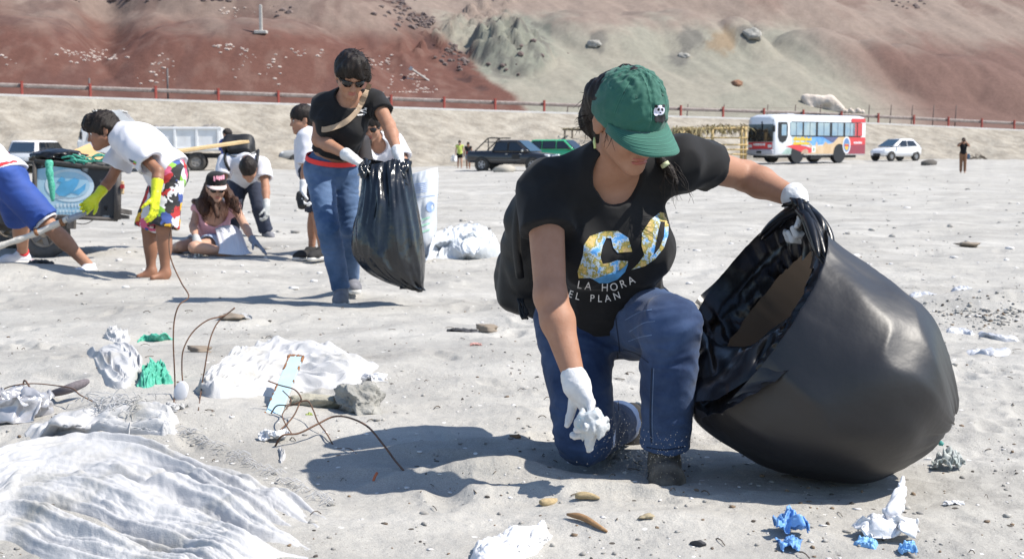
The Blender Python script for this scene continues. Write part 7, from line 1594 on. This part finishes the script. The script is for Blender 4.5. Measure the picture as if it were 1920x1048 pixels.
def big_cloth():
    th = thing('sand_buried_sheet', 'large torn white woven sheet half buried in sand at the lower left', 'sheet', G(250, 930))
    rows = (((-60, 862, .03), (40, 822, .05), (170, 800, .05), (300, 822, .02), (420, 870, .0), (520, 905, .01), (625, 957, .0)),
            ((-70, 905, .03), (30, 868, .06), (160, 858, .06), (290, 880, .05), (410, 925, .03), (500, 960, .035), (585, 1005, .005)),
            ((-80, 950, .01), (40, 905, .045), (150, 915, .035), (260, 945, .05), (370, 995, .04), (470, 1030, .05), (575, 1052, .0)),
            ((-100, 1000, .02), (20, 955, .015), (130, 985, .01), (230, 1020, .02), (330, 1058, .04), (430, 1090, .04), (540, 1110, .0)),
            ((-120, 1060, .03), (0, 1020, .045), (90, 1060, .03), (180, 1095, .02), (280, 1130, .03), (380, 1150, .03), (480, 1170, .0)))
    # main body: long folds fanning out to the right, sand lying in the troughs
    ctr = []; nu, nv = 420, 420
    for r in rows: g = GVh([(q[0], q[1]) for q in r], [q[2]*.3 for q in r]); g[:, 2] = [q[2] for q in r]; ctr.append(catmull(g, nu))
    g = np.array(ctr); g = np.stack([catmull(g[:, i], nv) for i in range(nu)], 1); X = g[..., 0].ravel(); Y = g[..., 1].ravel(); hh = g[..., 2].ravel()
    U_, W_ = np.meshgrid(np.linspace(0, 1, nv), np.linspace(0, 1, nu), indexing='ij'); U_ = U_.ravel(); W_ = W_.ravel()
    wv = U_+.030*pn3(np.column_stack([W_*2.2, U_*3, 0*U_]), 3)+.010*pn3(np.column_stack([W_*6, U_*8, 0*U_]), 4)
    def fold(fr, al, s): return 1-2*np.abs(pn3(np.column_stack([W_*al, wv*fr, np.full(len(U_), s*2.3)]), s))
    big = np.maximum(fold(6.5, .8, 11), 0)**1.15; mid = np.maximum(fold(15, 1.5, 12), -.25); sml = fold(36, 4, 13); crk = 1.6*crease(np.column_stack([W_*5, U_*5]), 7, 10)
    n = .036*big+.018*mid+.005*sml+.003*crk+.0015*pn3(np.column_stack([W_*80, U_*76, 0*U_]), 15)
    ed = np.minimum(np.minimum(U_, 1-U_)*1.2, np.minimum(W_*2, (1-W_)*.8)); k = sm(0, .22, ed+.03*pn3(np.column_stack([W_*5, U_*9, 0*U_]), 22))
    patchy = sm(-.05, .35, pn3(np.column_stack([W_*2.0, wv*6.0, 0*U_]), 21))
    z = H(X, Y)+hh*.22*k+n*(.45+.55*k)-.002-.022*(1-k)-.016*patchy*(1-.6*big)
    o = obj('sheet', np.column_stack([X, Y, z]), grid_faces(nv, nu), TARP, th, True, fixn=False); md = o.modifiers.new('thickness', 'SOLIDIFY'); md.thickness = .003; md.offset = -1
    # folded-back upper edge
    o = patch('folded_edge', (((40, 806, .01), (110, 778, .03), (200, 760, .035), (290, 752, .05), (345, 765, .01)), ((60, 812, .05), (120, 796, .085), (200, 775, .08), (290, 768, .09), (338, 785, .03)), ((85, 812, .02), (140, 803, .045), (210, 800, .03), (290, 795, .05), (325, 805, .03)), ((60, 824, .0), (140, 815, .0), (215, 812, .0), (280, 815, .0), (300, 818, .0))), TARP, None, None, 150, 70, .016, 5, 6, 31, parent=th, edge=.03)
    # frayed fibres
    rs = np.random.RandomState(5); b = MB()
    for i in range(170):
        px, py = rs.normal(225, 34), rs.normal(786, 8)
        p = G(px, py, .02+rs.uniform(0, .045)); d = rs.randn(3)*np.array([1, .7, .25]); d = nrm(d); l = rs.uniform(.02, .065); b.tube(catmull([p, p+d*l*.5+rs.randn(3)*.008, p+d*l+V(0, 0, -.02)+rs.randn(3)*.01], 6), rs.uniform(.0007, .0018), 4, False)
    for i in range(120):
        t = rs.rand(); px, py = 330+t*290+rs.normal(0, 6), 812+t*140+rs.normal(0, 4); p = G(px, py, .006); a = rs.uniform(-1, 1); l = rs.uniform(.015, .05); b.tube([p, p+V(math.cos(a)*l*.6, rs.uniform(-.01, .01), .012), p+V(math.cos(a)*l, math.sin(a)*l*.3, .002)], .0012, 3, False)
    b.build('frayed_fibres', TARP, th, True, kind='stuff', fixn=False)
big_cloth()
def litter():
    # white tarpaulin behind the blue strip
    patch('tarpaulin', (((358, 742, -.01), (400, 752, .0), (470, 750, .0), (560, 745, .0), (640, 735, .0), (690, 726, -.01)), ((365, 720, .10), (400, 722, .14), (470, 715, .11), (540, 715, .06), (620, 712, .10), (690, 712, .04)), ((385, 700, .16), (420, 688, .19), (480, 680, .17), (555, 690, .13), (625, 690, .17), (695, 700, .08)), ((420, 672, .08), (470, 662, .12), (530, 654, .14), (600, 658, .14), (660, 680, .08), (712, 705, .0)), ((440, 655, -.02), (490, 648, .0), (540, 645, .0), (610, 648, .0), (670, 668, -.01), (735, 695, -.01))), TARP, 'crumpled white tarpaulin mounded behind the leaning blue metal strip', 'tarpaulin', 240, 170, .022, 3.4, 3.2, 41, hs=.30, edge=.03, fine=.8)
    # twisted cloth on the left, the small white one above it and the green nets
    patch('twisted_cloth', (((150, 660, .01), (172, 680, .02), (190, 705, .03), (205, 728, .01), (240, 733, -.01)), ((165, 655, .05), (195, 675, .09), (215, 695, .10), (230, 712, .08), (248, 722, .02)), ((200, 652, .03), (222, 662, .10), (240, 678, .13), (250, 695, .10), (262, 708, .02)), ((205, 650, .0), (235, 646, .04), (258, 654, .07), (270, 668, .06), (266, 692, .0))), TARP, 'white cloth twisted into deep curved folds beside the green net', 'cloth', 140, 140, .024, .8, 6, 51, hs=.16, edge=.03, fine=.05)
    patch('bunched_cloth', (((190, 634, .0), (205, 640, .0), (225, 645, .0), (248, 643, .0)), ((195, 624, .06), (212, 626, .09), (230, 628, .09), (250, 632, .04)), ((205, 618, .05), (216, 615, .10), (230, 620, .09), (246, 628, .02))), TARP, 'small bunched white cloth above the twisted cloth on the left', 'cloth', 70, 60, .018, 4, 4, 55, edge=.04, hs=.25)
    NET = M('green_net', (.02, .2, .1)); patch('green_net_heap', (((252, 726, .0), (275, 728, .01), (300, 724, .0), (326, 720, .0)), ((255, 712, .05), (272, 706, .09), (295, 708, .06), (322, 712, .03)), ((262, 703, .05), (278, 696, .10), (300, 690, .12), (322, 703, .04)), ((268, 695, .0), (285, 692, .02), (302, 685, .02), (318, 696, .0))), NET, 'heap of green netting half buried next to the twisted white cloth', 'net', 90, 80, .022, 4, 4, 61, edge=.04, hs=.3, fine=.7)
    patch('green_net_strip', (((252, 646, .0), (268, 640, .0), (285, 638, .01), (305, 636, .01), (330, 634, .0)), ((254, 640, .02), (270, 632, .03), (288, 632, .05), (306, 631, .05), (330, 631, .02)), ((258, 640, .0), (275, 629, .0), (290, 628, .0), (306, 628, .0), (328, 629, .0))), NET, 'narrow strip of green netting behind the twisted white cloth', 'net', 70, 40, .014, 6, 3, 65, edge=.05)
    crumple_sheet('silver_plastic', G(26, 782, .05), (.14, .12, .10), M('silver_film', (.40, .40, .42), .3, .2, 7, .3, 40, metal=.3), 'crumpled silver plastic packing at the left edge', 'packaging', 7)
    # blue rusty metal strip leaning
    a, c = G(500, 795, -.02), P(556, 668, 4.95); u = nrm(c-a); s_ = nrm(V(1, .15, 0)-np.dot(V(1, .15, 0), u)*u); A = np.array([s_, np.cross(u, s_), u]); ln = np.linalg.norm(c-a)
    th = thing('metal_strip', 'pale blue painted metal strip with rusty edges leaning out of the sand', 'metal strip', a)
    MB().box(a+u*ln/2, (.052, .010, ln), A, bev=.002).build('plate', M('pale_blue_enamel', (.42, .60, .68), .4, .06, 9, .15, 50), th); MB().box(a+u*ln/2+A[1]*.012-A[0]*.024, (.006, .024, ln), A, bev=.002).build('flange', M('pale_blue_enamel', (0, 0, 0)), th)
    rs = np.random.RandomState(5); b = MB()
    for i in range(38):
        k = rs.beta(.6, .6); sd_ = rs.choice([-1, 1]); b.blob(a+u*ln*k+A[0]*sd_*.0245-A[1]*.002, (rs.uniform(.003, .007), .0062, rs.uniform(.006, .03)), i, .4, lv=1, ax=A)
    for i in range(8): b.blob(a+u*(ln-.005)+A[0]*rs.uniform(-.026, .026), (.009, .008, .014), i+60, .4, lv=1, ax=A)
    b.build('rust_flakes', M('rust', (0, 0, 0)), th, True, kind='stuff')
    # concrete lump, half buried
    b = MB(); p = G(668, 775); tag(crumpled('concrete_lump', p+V(.0, .03, .025), (.075, .07, .055), M('grey_concrete', (.27, .265, .245), .95, .2, 14, 1.0, 50), None, None, 12, .35, 1.8, lv=5, flat=1), 'rough grey lump of broken concrete behind the bent rusty wires', 'concrete')
    tag(crumpled('concrete_slab', G(600, 766)+V(0, .02, .01), (.085, .05, .03), M('sandy_concrete', (.33, .31, .25), .95, .2, 14, .8, 50), None, None, 18, .2, 1.5, lv=4, flat=1), 'flat sandy slab of concrete left of the rough grey lump', 'concrete')
    # rusty wires
    W = lambda pts: [G(*q) if len(q) == 2 else P(*q) for q in pts]
    R1 = 'rusty wires bent out of the sand'
    tube_thing('rusty_wire', W([(326, 760), (328, 725, 4.7), (327, 690, 4.7), (325, 640, 4.7), (327, 600, 4.7), (336, 572, 4.7), (354, 556, 4.75), (340, 530, 4.8), (322, 490, 4.85), (317, 455, 4.9), (322, 420, 4.9)]), 0.00248, RUST, 'tallest rusty wire, rising from the white shard up past the legs of the boy', 'wire', group=R1)
    tube_thing('rusty_wire', W([(329, 760), (338, 733), (343, 728, 4.7), (341, 690, 4.7), (344, 655, 4.7), (362, 622, 4.72), (390, 600, 4.75), (420, 592, 4.78), (440, 577, 4.8)]), 0.00248, RUST, 'curved rusty wire arching right from the white shard to a sharp tip', 'wire', group=R1)
    tube_thing('rusty_wire', W([(372, 770), (378, 725, 4.72), (384, 690, 4.72), (393, 640, 4.74), (406, 608, 4.77), (424, 590, 4.79), (440, 578, 4.81)]), 0.00248, RUST, 'straighter rusty wire leaning right in front of the white tarpaulin', 'wire', group=R1)
    tube_thing('rusty_wire', W([(398, 772), (388, 755, 4.66), (377, 735, 4.7)]), 0.00248, RUST, 'short rusty wire branching at the foot of the leaning wire', 'wire', group=R1)
    tube_thing('rusty_wire', W([(434, 778), (424, 766, 4.63), (426, 756, 4.65), (450, 755, 4.65), (475, 764, 4.6), (500, 762, 4.55), (518, 772, 4.5)]), 0.00193, RUST, 'thin bent wire lying left of the blue strip', 'wire', group=R1)
    tube_thing('rusty_wire', W([(517, 814), (548, 783, 4.35), (562, 755, 4.4), (564, 745, 4.4), (552, 730, 4.45), (525, 722, 4.5), (503, 714, 4.5)]), 0.00248, RUST, 'rusty wire hooking over the front of the blue strip', 'wire', group=R1)
    tube_thing('rusty_wire', W([(624, 833), (612, 812, 4.3), (596, 790, 4.35), (588, 770, 4.4), (578, 752, 4.42), (563, 753, 4.42), (545, 760, 4.42), (520, 760, 4.45), (508, 775, 4.45)]), 0.00248, RUST, 'kinked rusty wire ending on the sand right of the blue strip', 'wire', group=R1)
    tube_thing('rusty_wire', W([(516, 836), (530, 816, 4.15), (560, 812, 4.2), (595, 795, 4.25), (625, 781, 4.3), (655, 783, 4.2), (690, 800, 4.1), (720, 835, 4.0), (740, 862, 3.95), (757, 883)]), 0.00302, RUST, 'longest rusty wire arching right into the shadow of the kneeling woman', 'wire', n=90, group=R1)
    tube_thing('rusty_wire', W([(548, 815), (533, 790, 4.3), (530, 775, 4.35), (543, 758, 4.4), (545, 748, 4.42), (530, 732, 4.45)]), 0.00193, RUST, 'thin looping wire in front of the lower end of the blue strip', 'wire', group=R1)
    tube_thing('rusty_wire', W([(-10, 738), (20, 724, 4.75), (60, 719, 4.75), (100, 722, 4.75), (135, 728, 4.7), (150, 740, 4.65), (180, 757)]), 0.00220, RUST, 'long low rusty wire arching at the far left', 'wire', group=R1)
    tube_thing('rusty_wire', W([(38, 750), (42, 735, 4.75), (46, 713, 4.78), (60, 732, 4.7), (84, 760)]), 0.00302, RUST, 'bent wire forming a pointed peak at the far left', 'wire', group=R1)
    tube_thing('rusty_wire', W([(632, 841), (655, 841), (668, 850)]), 0.00176, RUST, 'short wire lying just left of the shadow of the kneeling woman', 'wire', group=R1)
    tube_thing('orange_twig', W([(700, 902), (703, 893, 3.83), (707, 886, 3.84)]), .004, M('orange_stick', (.45, .12, .05), .7), 'tiny orange stick standing in the shadow of the kneeling woman', 'stick')
    # dark stick and white shard
    th_ = MB().tube(catmull([G(78, 745, .005), P(118, 732, 4.75), P(166, 714, 4.80)], 14), [.003, .006, .009, .011, .013, .014, .015, .016, .017, .017, .017, .016, .014, .008], 7).build('driftwood', M('grey_driftwood', (.15, .13, .14), .9, .2, 20, .4, 60, stretch=(2, 8, 8)), None, True); tag(th_, 'dark grey tapering driftwood stick at the far left', 'driftwood')
    sh = Sh(); sh.el(G(340, 756, .028), (.026, .009, .036), frm(nrm(V(1, -.2, 0)), V(.25, .2, 1)), .01); tag(sobj('white_shard', sh, .004, M('white_shell', (.62, .62, .64), .5)), 'rounded white plastic shard standing at the foot of the tall wires', 'shard')
    crumple_sheet('scrap', G(322, 768, .01), (.05, .04, .025), TARP, 'small white torn scrap between the tall wires and the big sheet', 'scrap', 17)
    # bits by the wires
    crumple_sheet('scrap', G(512, 826, .02), (.05, .035, .03), PLASTIC_W, 'small crumpled white scrap under the foot of the longest wire', 'scrap', 19); patch('scrap_strip', (((520, 840, .0), (525, 855, .01), (523, 868, .0)), ((527, 838, .012), (531, 852, .02), (527, 868, .005)), ((534, 842, .0), (536, 855, .005), (530, 867, .0))), TARP, 'narrow strip of white cloth on the sand below the wires', 'scrap', 24, 24, .006, 3, 3, 5)
    # sacks behind the hanging bag
    sack = M('white_woven_sack', (.46, .49, .53), .7, .06, 10, .3, 120, col2=(.53, .55, .57)); d = 11.35
    cols = [(322, 772, 819, .10), (345, 770, 818, .16), (380, 768, 817, .20), (415, 768, 816, .20), (450, 768, 817, .19), (482, 768, 818, .16)]
    n = 48; th2 = np.linspace(0, 2*np.pi, n, endpoint=False); kk = catmull(cols, 40); v = []
    for i, (y, a, b_, r) in enumerate(kk):
        c = P((a+b_)/2, y+(0 if i else 0), d+.15); hw = (b_-a)/2/FOC*d; w_ = .02*(1-2*np.abs(pn3(np.column_stack([np.cos(th2)*2, np.sin(th2)*2, np.full(n, i*.08)]), 3))); v.append(c+(np.cos(th2)*(hw+w_))[:, None]*RT-(np.sin(th2)*(r+w_))[:, None]*FW+(.03*np.cos(th2)*(1-i/39))[:, None]*UPV)
    th = thing('woven_sack', 'upright white woven sack with faint print behind the hanging black bag', 'sack', (v[-1].mean(0)[0], d, Hs(v[-1].mean(0)[0], d)))
    so_ = obj('sack_cloth', np.array(v).reshape(-1, 3), np.vstack([grid_faces(40, n, True)]), sack, th, fixn=False); bv = bvh_of(so_); so_.modifiers.new('t', 'SOLIDIFY').thickness = .004
    bl = M('faded_blue_print', (.22, .32, .55), .8, .2, 30); gr = M('faded_green_print', (.30, .55, .40), .8, .2, 30)
    rs = np.random.RandomState(2)
    for nm, pts, m_ in [('printed_bar', [(774, y), (800, y-4), (800, y-2.6), (774, y+1.4)], bl) for y in (346, 350, 354, 358, 362)]+[('printed_rule', [(772, 371), (816, 366), (816, 367), (772, 372)], bl)]+[('printed_ring', [(807+r*math.cos(a), 388+1.25*r*math.sin(a)) for r, a in [(8, t) for t in np.linspace(0, 6.0, 16)]+[(6.8, t) for t in np.linspace(6.0, 0, 16)]], bl)]+[('printed_mark', [(790, y), (806, y-5), (806, y-2), (790, y+3)], gr) for y in (411, 422, 434)]:
        v_, f_ = print_on(bv, *poly_fill(pts, maxe=8), lift=.006)
        if f_: obj(nm, v_, f_, m_, th, fixn=False)
    patch('sack_heap', (((795, 487, -.01), (830, 488, .0), (870, 486, .0), (910, 485, .0), (950, 478, -.01)), ((795, 474, .12), (830, 470, .10), (870, 474, .12), (915, 474, .10), (955, 470, .02)), ((798, 460, .26), (835, 452, .26), (870, 458, .22), (915, 462, .16), (950, 464, .04)), ((802, 452, .30), (840, 440, .34), (885, 440, .36), (920, 455, .16), (942, 460, .02)), ((810, 446, .05), (850, 436, .14), (890, 428, .24), (918, 444, .08), (935, 452, .0)), ((815, 442, -.02), (855, 434, .0), (890, 430, .0), (915, 440, .0), (930, 448, .0))), sack, 'slumped heap of empty white woven sacks right of the hanging black bag', 'sack heap', 180, 140, .045, 3.6, 3.6, 71, hs=.5, edge=.03, fine=.6)
    patch('sack_scrap', (((792, 486, .0), (808, 487, .0), (832, 484, .0)), ((794, 468, .12), (812, 462, .14), (834, 476, .04)), ((794, 455, .18), (806, 452, .20), (826, 466, .08))), M('greyed_sack', (.36, .34, .33), .8, .1, 8), 'dull grey sack flap leaning at the foot of the upright sack', 'sack', 50, 40, .02, 3, 3, 75, thick=.006)
    crumpled('orange_scrap', G(866, 474, .12)+V(0, -.14, .0), (.055, .04, .05), M('orange_cloth', (.55, .30, .07), .7), 'small orange scrap caught in the heap of white sacks', 'scrap', 5, .3)
    # foreground right: blue and white scraps
    BL = M('blue_film', (.14, .31, .60), .45, .15, 14, .3, 80, trans=(.03, .07, .14)); LB = M('light_blue_glove', (.20, .42, .70), .5, .1, 16, .3, 80, trans=(.03, .07, .12))
    crumple_sheet('blue_plastic', G(1478, 1000, .035), (.045, .05, .05), BL, 'torn blue plastic scrap, the left one of the blue scraps in front', 'scrap', 21); crumple_sheet('blue_plastic', G(1482, 1022, .008), (.030, .05, .022), BL, 'tail of blue plastic on the sand just below the torn blue scrap', 'scrap', 24)
    crumple_sheet('white_film', G(1664, 1010, .035), (.082, .055, .045), PLASTIC_W, 'crumpled white plastic film on top of a blue glove at lower right', 'plastic film', 31); sh = Sh(); sh.rc(G(1680, 990, .05), G(1692, 975, .11)*1, .020, .004, .01).rc(G(1672, 1000, .05), G(1690, 985, .09), .024, .012, .02); sh.dsp.append(lambda q: .006*(1-2*np.abs(pn3(q*40, 2)))); tag(sobj('tissue', sh, .003, M('white_tissue', (.68, .68, .70), .9, .03)), 'pointed white tissue sticking up from the crumpled film', 'tissue')
    patch('blue_glove', (((1596, 1020, .0), (1620, 1026, .0), (1640, 1030, .0)), ((1602, 1014, .015), (1625, 1017, .02), (1645, 1022, .015)), ((1612, 1008, .01), (1632, 1010, .02), (1650, 1014, .01))), LB, 'flat blue glove finger poking from under the white film', 'glove', 30, 24, .008, 4, 3, 81); crumple_sheet('blue_glove', G(1702, 1036, .015), (.024, .032, .022), LB, 'light blue glove cuff on the sand below the crumpled white film', 'glove', 34)
    crumple_sheet('crumpled_glove', G(1778, 880, .035), (.055, .05, .055), M('dusty_glove', (.42, .42, .41), .7, .15, 12, .4, 80, col2=(.30, .36, .35)), 'crumpled dusty white glove on the sand right of the huge bag', 'glove', 41)
    crumpled('bottle_cap', G(1764, 862, .05), (.010, .010, .010), M('teal_plastic', (.05, .25, .22), .5), 'tiny teal plastic knob on the crumpled dusty glove', 'scrap', 3, .1, lv=2)
    # sticks, slats and films in front of the kneeling woman
    wd = M('tan_wood', (.38, .29, .16), .8, .2, 14, .4, 60, stretch=(3, 10, 10)); wd2 = M('brown_wood', (.26, .15, .07), .8, .25, 14, .4, 60)
    o = MB().tube(catmull([G(1014, 950, .012), P(1045, 943, 3.545), P(1078, 935, 3.57)], 10), [.006, .011, .013, .014, .014, .013, .014, .014, .013, .010], 9).build('driftwood', wd, None, True); tag(o, 'thick tan stick end lying in front of the kneeling woman', 'driftwood')
    o = MB().tube(catmull([G(1078, 938, .012), G(1100, 936, .01), G(1124, 941, .004)], 8), [.006, .009, .010, .010, .009, .008, .006, .003], 7).build('driftwood', wd, None, True); tag(o, 'thin flat tan splinter touching the thick stick end', 'driftwood')
    o = MB().tube(catmull([G(1063, 972, .010), G(1095, 980, .012), G(1138, 999, .004)], 10), [.003, .005, .007, .008, .008, .008, .007, .006, .005, .003], 7).build('driftwood', wd2, None, True); tag(o, 'slim brown curved splinter below the tan sticks', 'driftwood')
    patch('white_film_sheet', (((880, 1025, -.004), (905, 1015, .005), (950, 1000, .01), (1005, 985, .0), (1020, 975, -.004)), ((885, 1040, .01), (915, 1032, .025), (960, 1015, .03), (1005, 1000, .02), (1030, 990, .0)), ((880, 1055, .02), (920, 1050, .03), (965, 1035, .02), (1005, 1015, .03), (1032, 1005, .0)), ((875, 1072, .0), (920, 1068, .0), (970, 1052, .0), (1010, 1030, .01), (1030, 1015, .0))), PLASTIC_W, 'white plastic film half buried at the bottom of the picture', 'plastic film', 110, 70, .016, 3, 8, 91, edge=.03, fine=.4)
    c = G(966, 1066, .012); MB_ = MB(); MB_.lathe(c, nrm(V(.15, .35, 1)), [(.002, .005), (.035, .004), (.05, -.002), (.054, -.008), (.050, -.010), (.002, -.003)], 30); tag(MB_.build('lid', M('tan_lid', (.40, .35, .22), .6, .1, 10), None, True), 'round tan lid tilted in the sand at the bottom edge', 'lid')
    # right side films by the pebble bank
    F = M('grey_white_film', (.46, .47, .50), .4, .1, 9, .3, 40)
    for i, (rows, lab) in enumerate((((((1828, 624, .0), (1865, 629, .0), (1920, 636, .0)), ((1836, 627, .02), (1870, 633, .025), (1915, 638, .01)), ((1845, 630, .0), (1875, 638, .0), (1910, 640, .0))), 'long grey plastic strip below the pebble bank at right'), ((((1770, 616, .0), (1800, 614, .0), (1835, 626, .0)), ((1772, 620, .02), (1802, 620, .03), (1828, 628, .01)), ((1778, 624, .0), (1805, 627, .0), (1824, 630, .0))), 'folded pale plastic strip left of the long grey strip'),
            ((((1700, 552, .0), (1725, 546, .0), (1765, 552, .0)), ((1704, 557, .02), (1730, 553, .03), (1760, 556, .01)), ((1712, 562, .0), (1735, 560, .0), (1752, 560, .0))), 'pale torn plastic just behind the shoulder of the huge bag'), ((((1782, 544, .0), (1800, 537, .0), (1826, 541, .0)), ((1786, 547, .03), (1803, 543, .05), (1824, 546, .01)), ((1792, 549, .0), (1806, 549, .0), (1820, 549, .0))), 'white and dark plastic scrap at the upper edge of the pebble bank'),
            ((((1806, 655, .0), (1850, 650, .0), (1905, 658, .0)), ((1810, 660, .01), (1855, 660, .03), (1900, 664, .0)), ((1815, 665, .0), (1855, 668, .0), (1895, 669, .0))), 'white film tatters lowest of the strips under the pebble bank'))): patch('plastic_strip', rows, F, lab, 'plastic strip', 60, 34, .010, 3.5, 3, 100+i, edge=.04, hs=.3)
    # mid-ground bits
    for px, py, r, m_, lab, cat in ((372, 660, (.05, .03, .022), M('brown_stone', (.22, .18, .14), .9), 'small brown stone right of the tall wires', 'stone'), (868, 622, (.10, .04, .02), M('dark_rag', (.05, .05, .055), .9), 'dark flattened rag left of the kneeling woman', 'rag'), (912, 622, (.05, .03, .03), M('brown_stone', (.2, .2, .2)), 'brown stone beside the dark flattened rag', 'stone'),
            (892, 650, (.03, .02, .012), M('pink_scrap', (.55, .30, .26), .7), 'tiny pink scrap below the dark flattened rag', 'scrap'), (432, 598, (.07, .05, .03), M('brown_stone', (.2, .2, .2)), 'brown lump at the tip of the crossing wires', 'stone'), (455, 597, (.06, .04, .03), TARP, 'white scrap behind the tip of the crossing wires', 'scrap'), (700, 712, (.06, .03, .03), PLASTIC_W, 'ragged white plastic at the right end of the tarpaulin', 'scrap'),
            (1815, 463, (.12, .08, .05), M('brown_stone', (.2, .2, .2)), 'brown stone on the open sand beyond the pebble bank', 'stone'), (78, 505, (.10, .06, .03), M('dark_rag', (.05, .05, .05)), 'black scrap on the sand in front of the cart wheel', 'scrap'), (20, 492, (.22, .12, .035), M('faded_pink_cloth', (.52, .38, .42), .9, .1, 30), 'faded pink cloth on the rise at the left edge', 'cloth'), (580, 780, (.012, .012, .010), M('lime_leaf', (.30, .36, .10), .7), 'tiny lime green scrap right of the blue strip', 'scrap'),
            (1212, 972, (.018, .014, .010), M('tan_clump', (.34, .28, .18), .9), 'small tan clump on the sand right of the splinters', 'clump'), (1785, 945, (.03, .012, .01), PLASTIC_W, 'white sliver lying at right below the dusty glove', 'scrap'), (968, 820, (.018, .007, .010), M('brown_wood', (.2, .1, .1)), 'small brown chip left of the knee of the kneeling woman', 'chip'), (1312, 1022, (.016, .012, .010), M('dark_rag', (.05, .05, .05)), 'small dark chip at the bottom between the blue scrap and the splinters', 'chip')):
        if cat in ('scrap', 'rag', 'cloth'): crumple_sheet(cat, G(px, py, r[2]*.4), r, m_, lab, cat, int(px) % 90, 30)
        else: crumpled('chip' if cat in ('chip', 'clump') else cat, G(px, py, r[2]*.4), r, m_, lab, cat, int(px) % 90, .35, 1.5, lv=3)
    # pebbles and shell fragments: uncountable beach litter
    rs = np.random.RandomState(21); v0, f0 = ico(1); f0 = np.array(f0)
    def scatter(name, label, n, mat, smin, smax, flat, bank=0, dmin=3.05, dmax=16, right=.35):
        px = rs.uniform(-60, 1980, n*2); d = np.exp(rs.uniform(math.log(dmin), math.log(dmax), n*2)); py = HOR+2340/d
        keep = rs.rand(n*2) < (right+(1-right)*sm(300, 1300, px))*(.25+.75*sm(-.2, .35, pn2(px/90, d*1.3, 5))); px, py = px[keep][:n], py[keep][:n]
        if bank: px = np.concatenate([px, rs.normal(1870, 75, bank)]); py = np.concatenate([py, rs.normal(578, 20, bank)])
        p = GV(np.column_stack([px, py])); m = len(p); s_ = smin*(smax/smin)**(rs.rand(m)**2.2); s_ *= np.where(np.arange(m) < len(px)-bank, 1, 1.5) if bank else 1
        a = rs.uniform(0, 6.28, m); w3 = rs.uniform(.5, 1.0, (m, 3)); jit = 1+.35*rs.randn(m, len(v0), 1).clip(-1, 1)*.6
        q = v0[None]*jit*w3[:, None]*np.array([1, 1, flat])*s_[:, None, None]; c, s__ = np.cos(a)[:, None], np.sin(a)[:, None]; q = np.stack([q[..., 0]*c-q[..., 1]*s__, q[..., 0]*s__+q[..., 1]*c, q[..., 2]], -1)+p[:, None]+np.array([0, 0, 1])*(s_*flat*.25)[:, None, None]
        f = (f0[None]+(np.arange(m)*len(v0))[:, None, None]).reshape(-1, 3); o = obj(name, q.reshape(-1, 3), f, mat, None, False, kind='stuff', fixn=False, base=(0, 5, 0)); o['label'] = label
    scatter('dark_pebbles', 'dark and brown pebbles strewn over the sand', 1300, M('dark_pebble', (.055, .048, .042), .85, .3, 9, col2=(.20, .14, .09), sharp=.05), .0022, .012, .6, 160)
    scatter('grey_pebbles', 'grey pebbles strewn over the sand', 1900, M('grey_pebble', (.24, .23, .215), .9, .3, 9, col2=(.38, .365, .335), sharp=.05), .0025, .014, .6, 520)
    scatter('shell_fragments', 'white shell fragments strewn over the sand', 1500, M('shell_white', (.66, .64, .62), .5, .1, 9), .002, .014, .3, 120, right=.5)
    scatter('far_stones', 'scattered dark and pale stones on the far sand', 700, M('grey_pebble', (0, 0, 0)), .015, .07, .5, 0, 12, 50, 1)
    scatter('far_shells', 'pale scraps on the far sand', 420, M('shell_white', (0, 0, 0)), .012, .06, .35, 0, 9, 45, 1)
    b = MB()
    for i in range(150):
        p = G(rs.uniform(0, 1920), HOR+2340/rs.uniform(3.05, 8), .004); a = rs.uniform(0, 3.14); l = rs.uniform(.01, .05); b.tube(catmull([p, p+V(math.cos(a)*l*.5, math.sin(a)*l*.5, rs.uniform(.001, .01)), p+V(math.cos(a)*l, math.sin(a)*l, 0)], 4), rs.uniform(.0008, .002), 4)
    o = b.build('twig_litter', M('dark_twig', (.1, .1, .1)), None, True, kind='stuff', fixn=False); o['label'] = 'thin twigs and fibres strewn over the sand'
litter()
def airborne_sand():
    rs = np.random.RandomState(12); b = MB(); v, f = ico(1)
    for i in range(420):
        px, py = rs.normal(1232, 50), rs.normal(850, 26); d = rs.uniform(3.45, 3.7)
        if i > 250: px, py = rs.normal(1150, 25), rs.normal(820, 22)
        p = P(px, py, d)
        if p[2] < .01: continue
        b.add(p+v*rs.uniform(.0003, .0009), f)
    o = b.build('airborne_sand', M('sand_grain', (.44, .43, .40), .95, .1), None, False, kind='stuff', fixn=False, base=(0, 3.5, 0)); o['label'] = 'grains of sand flung up round the forward foot of the kneeling woman'
airborne_sand()
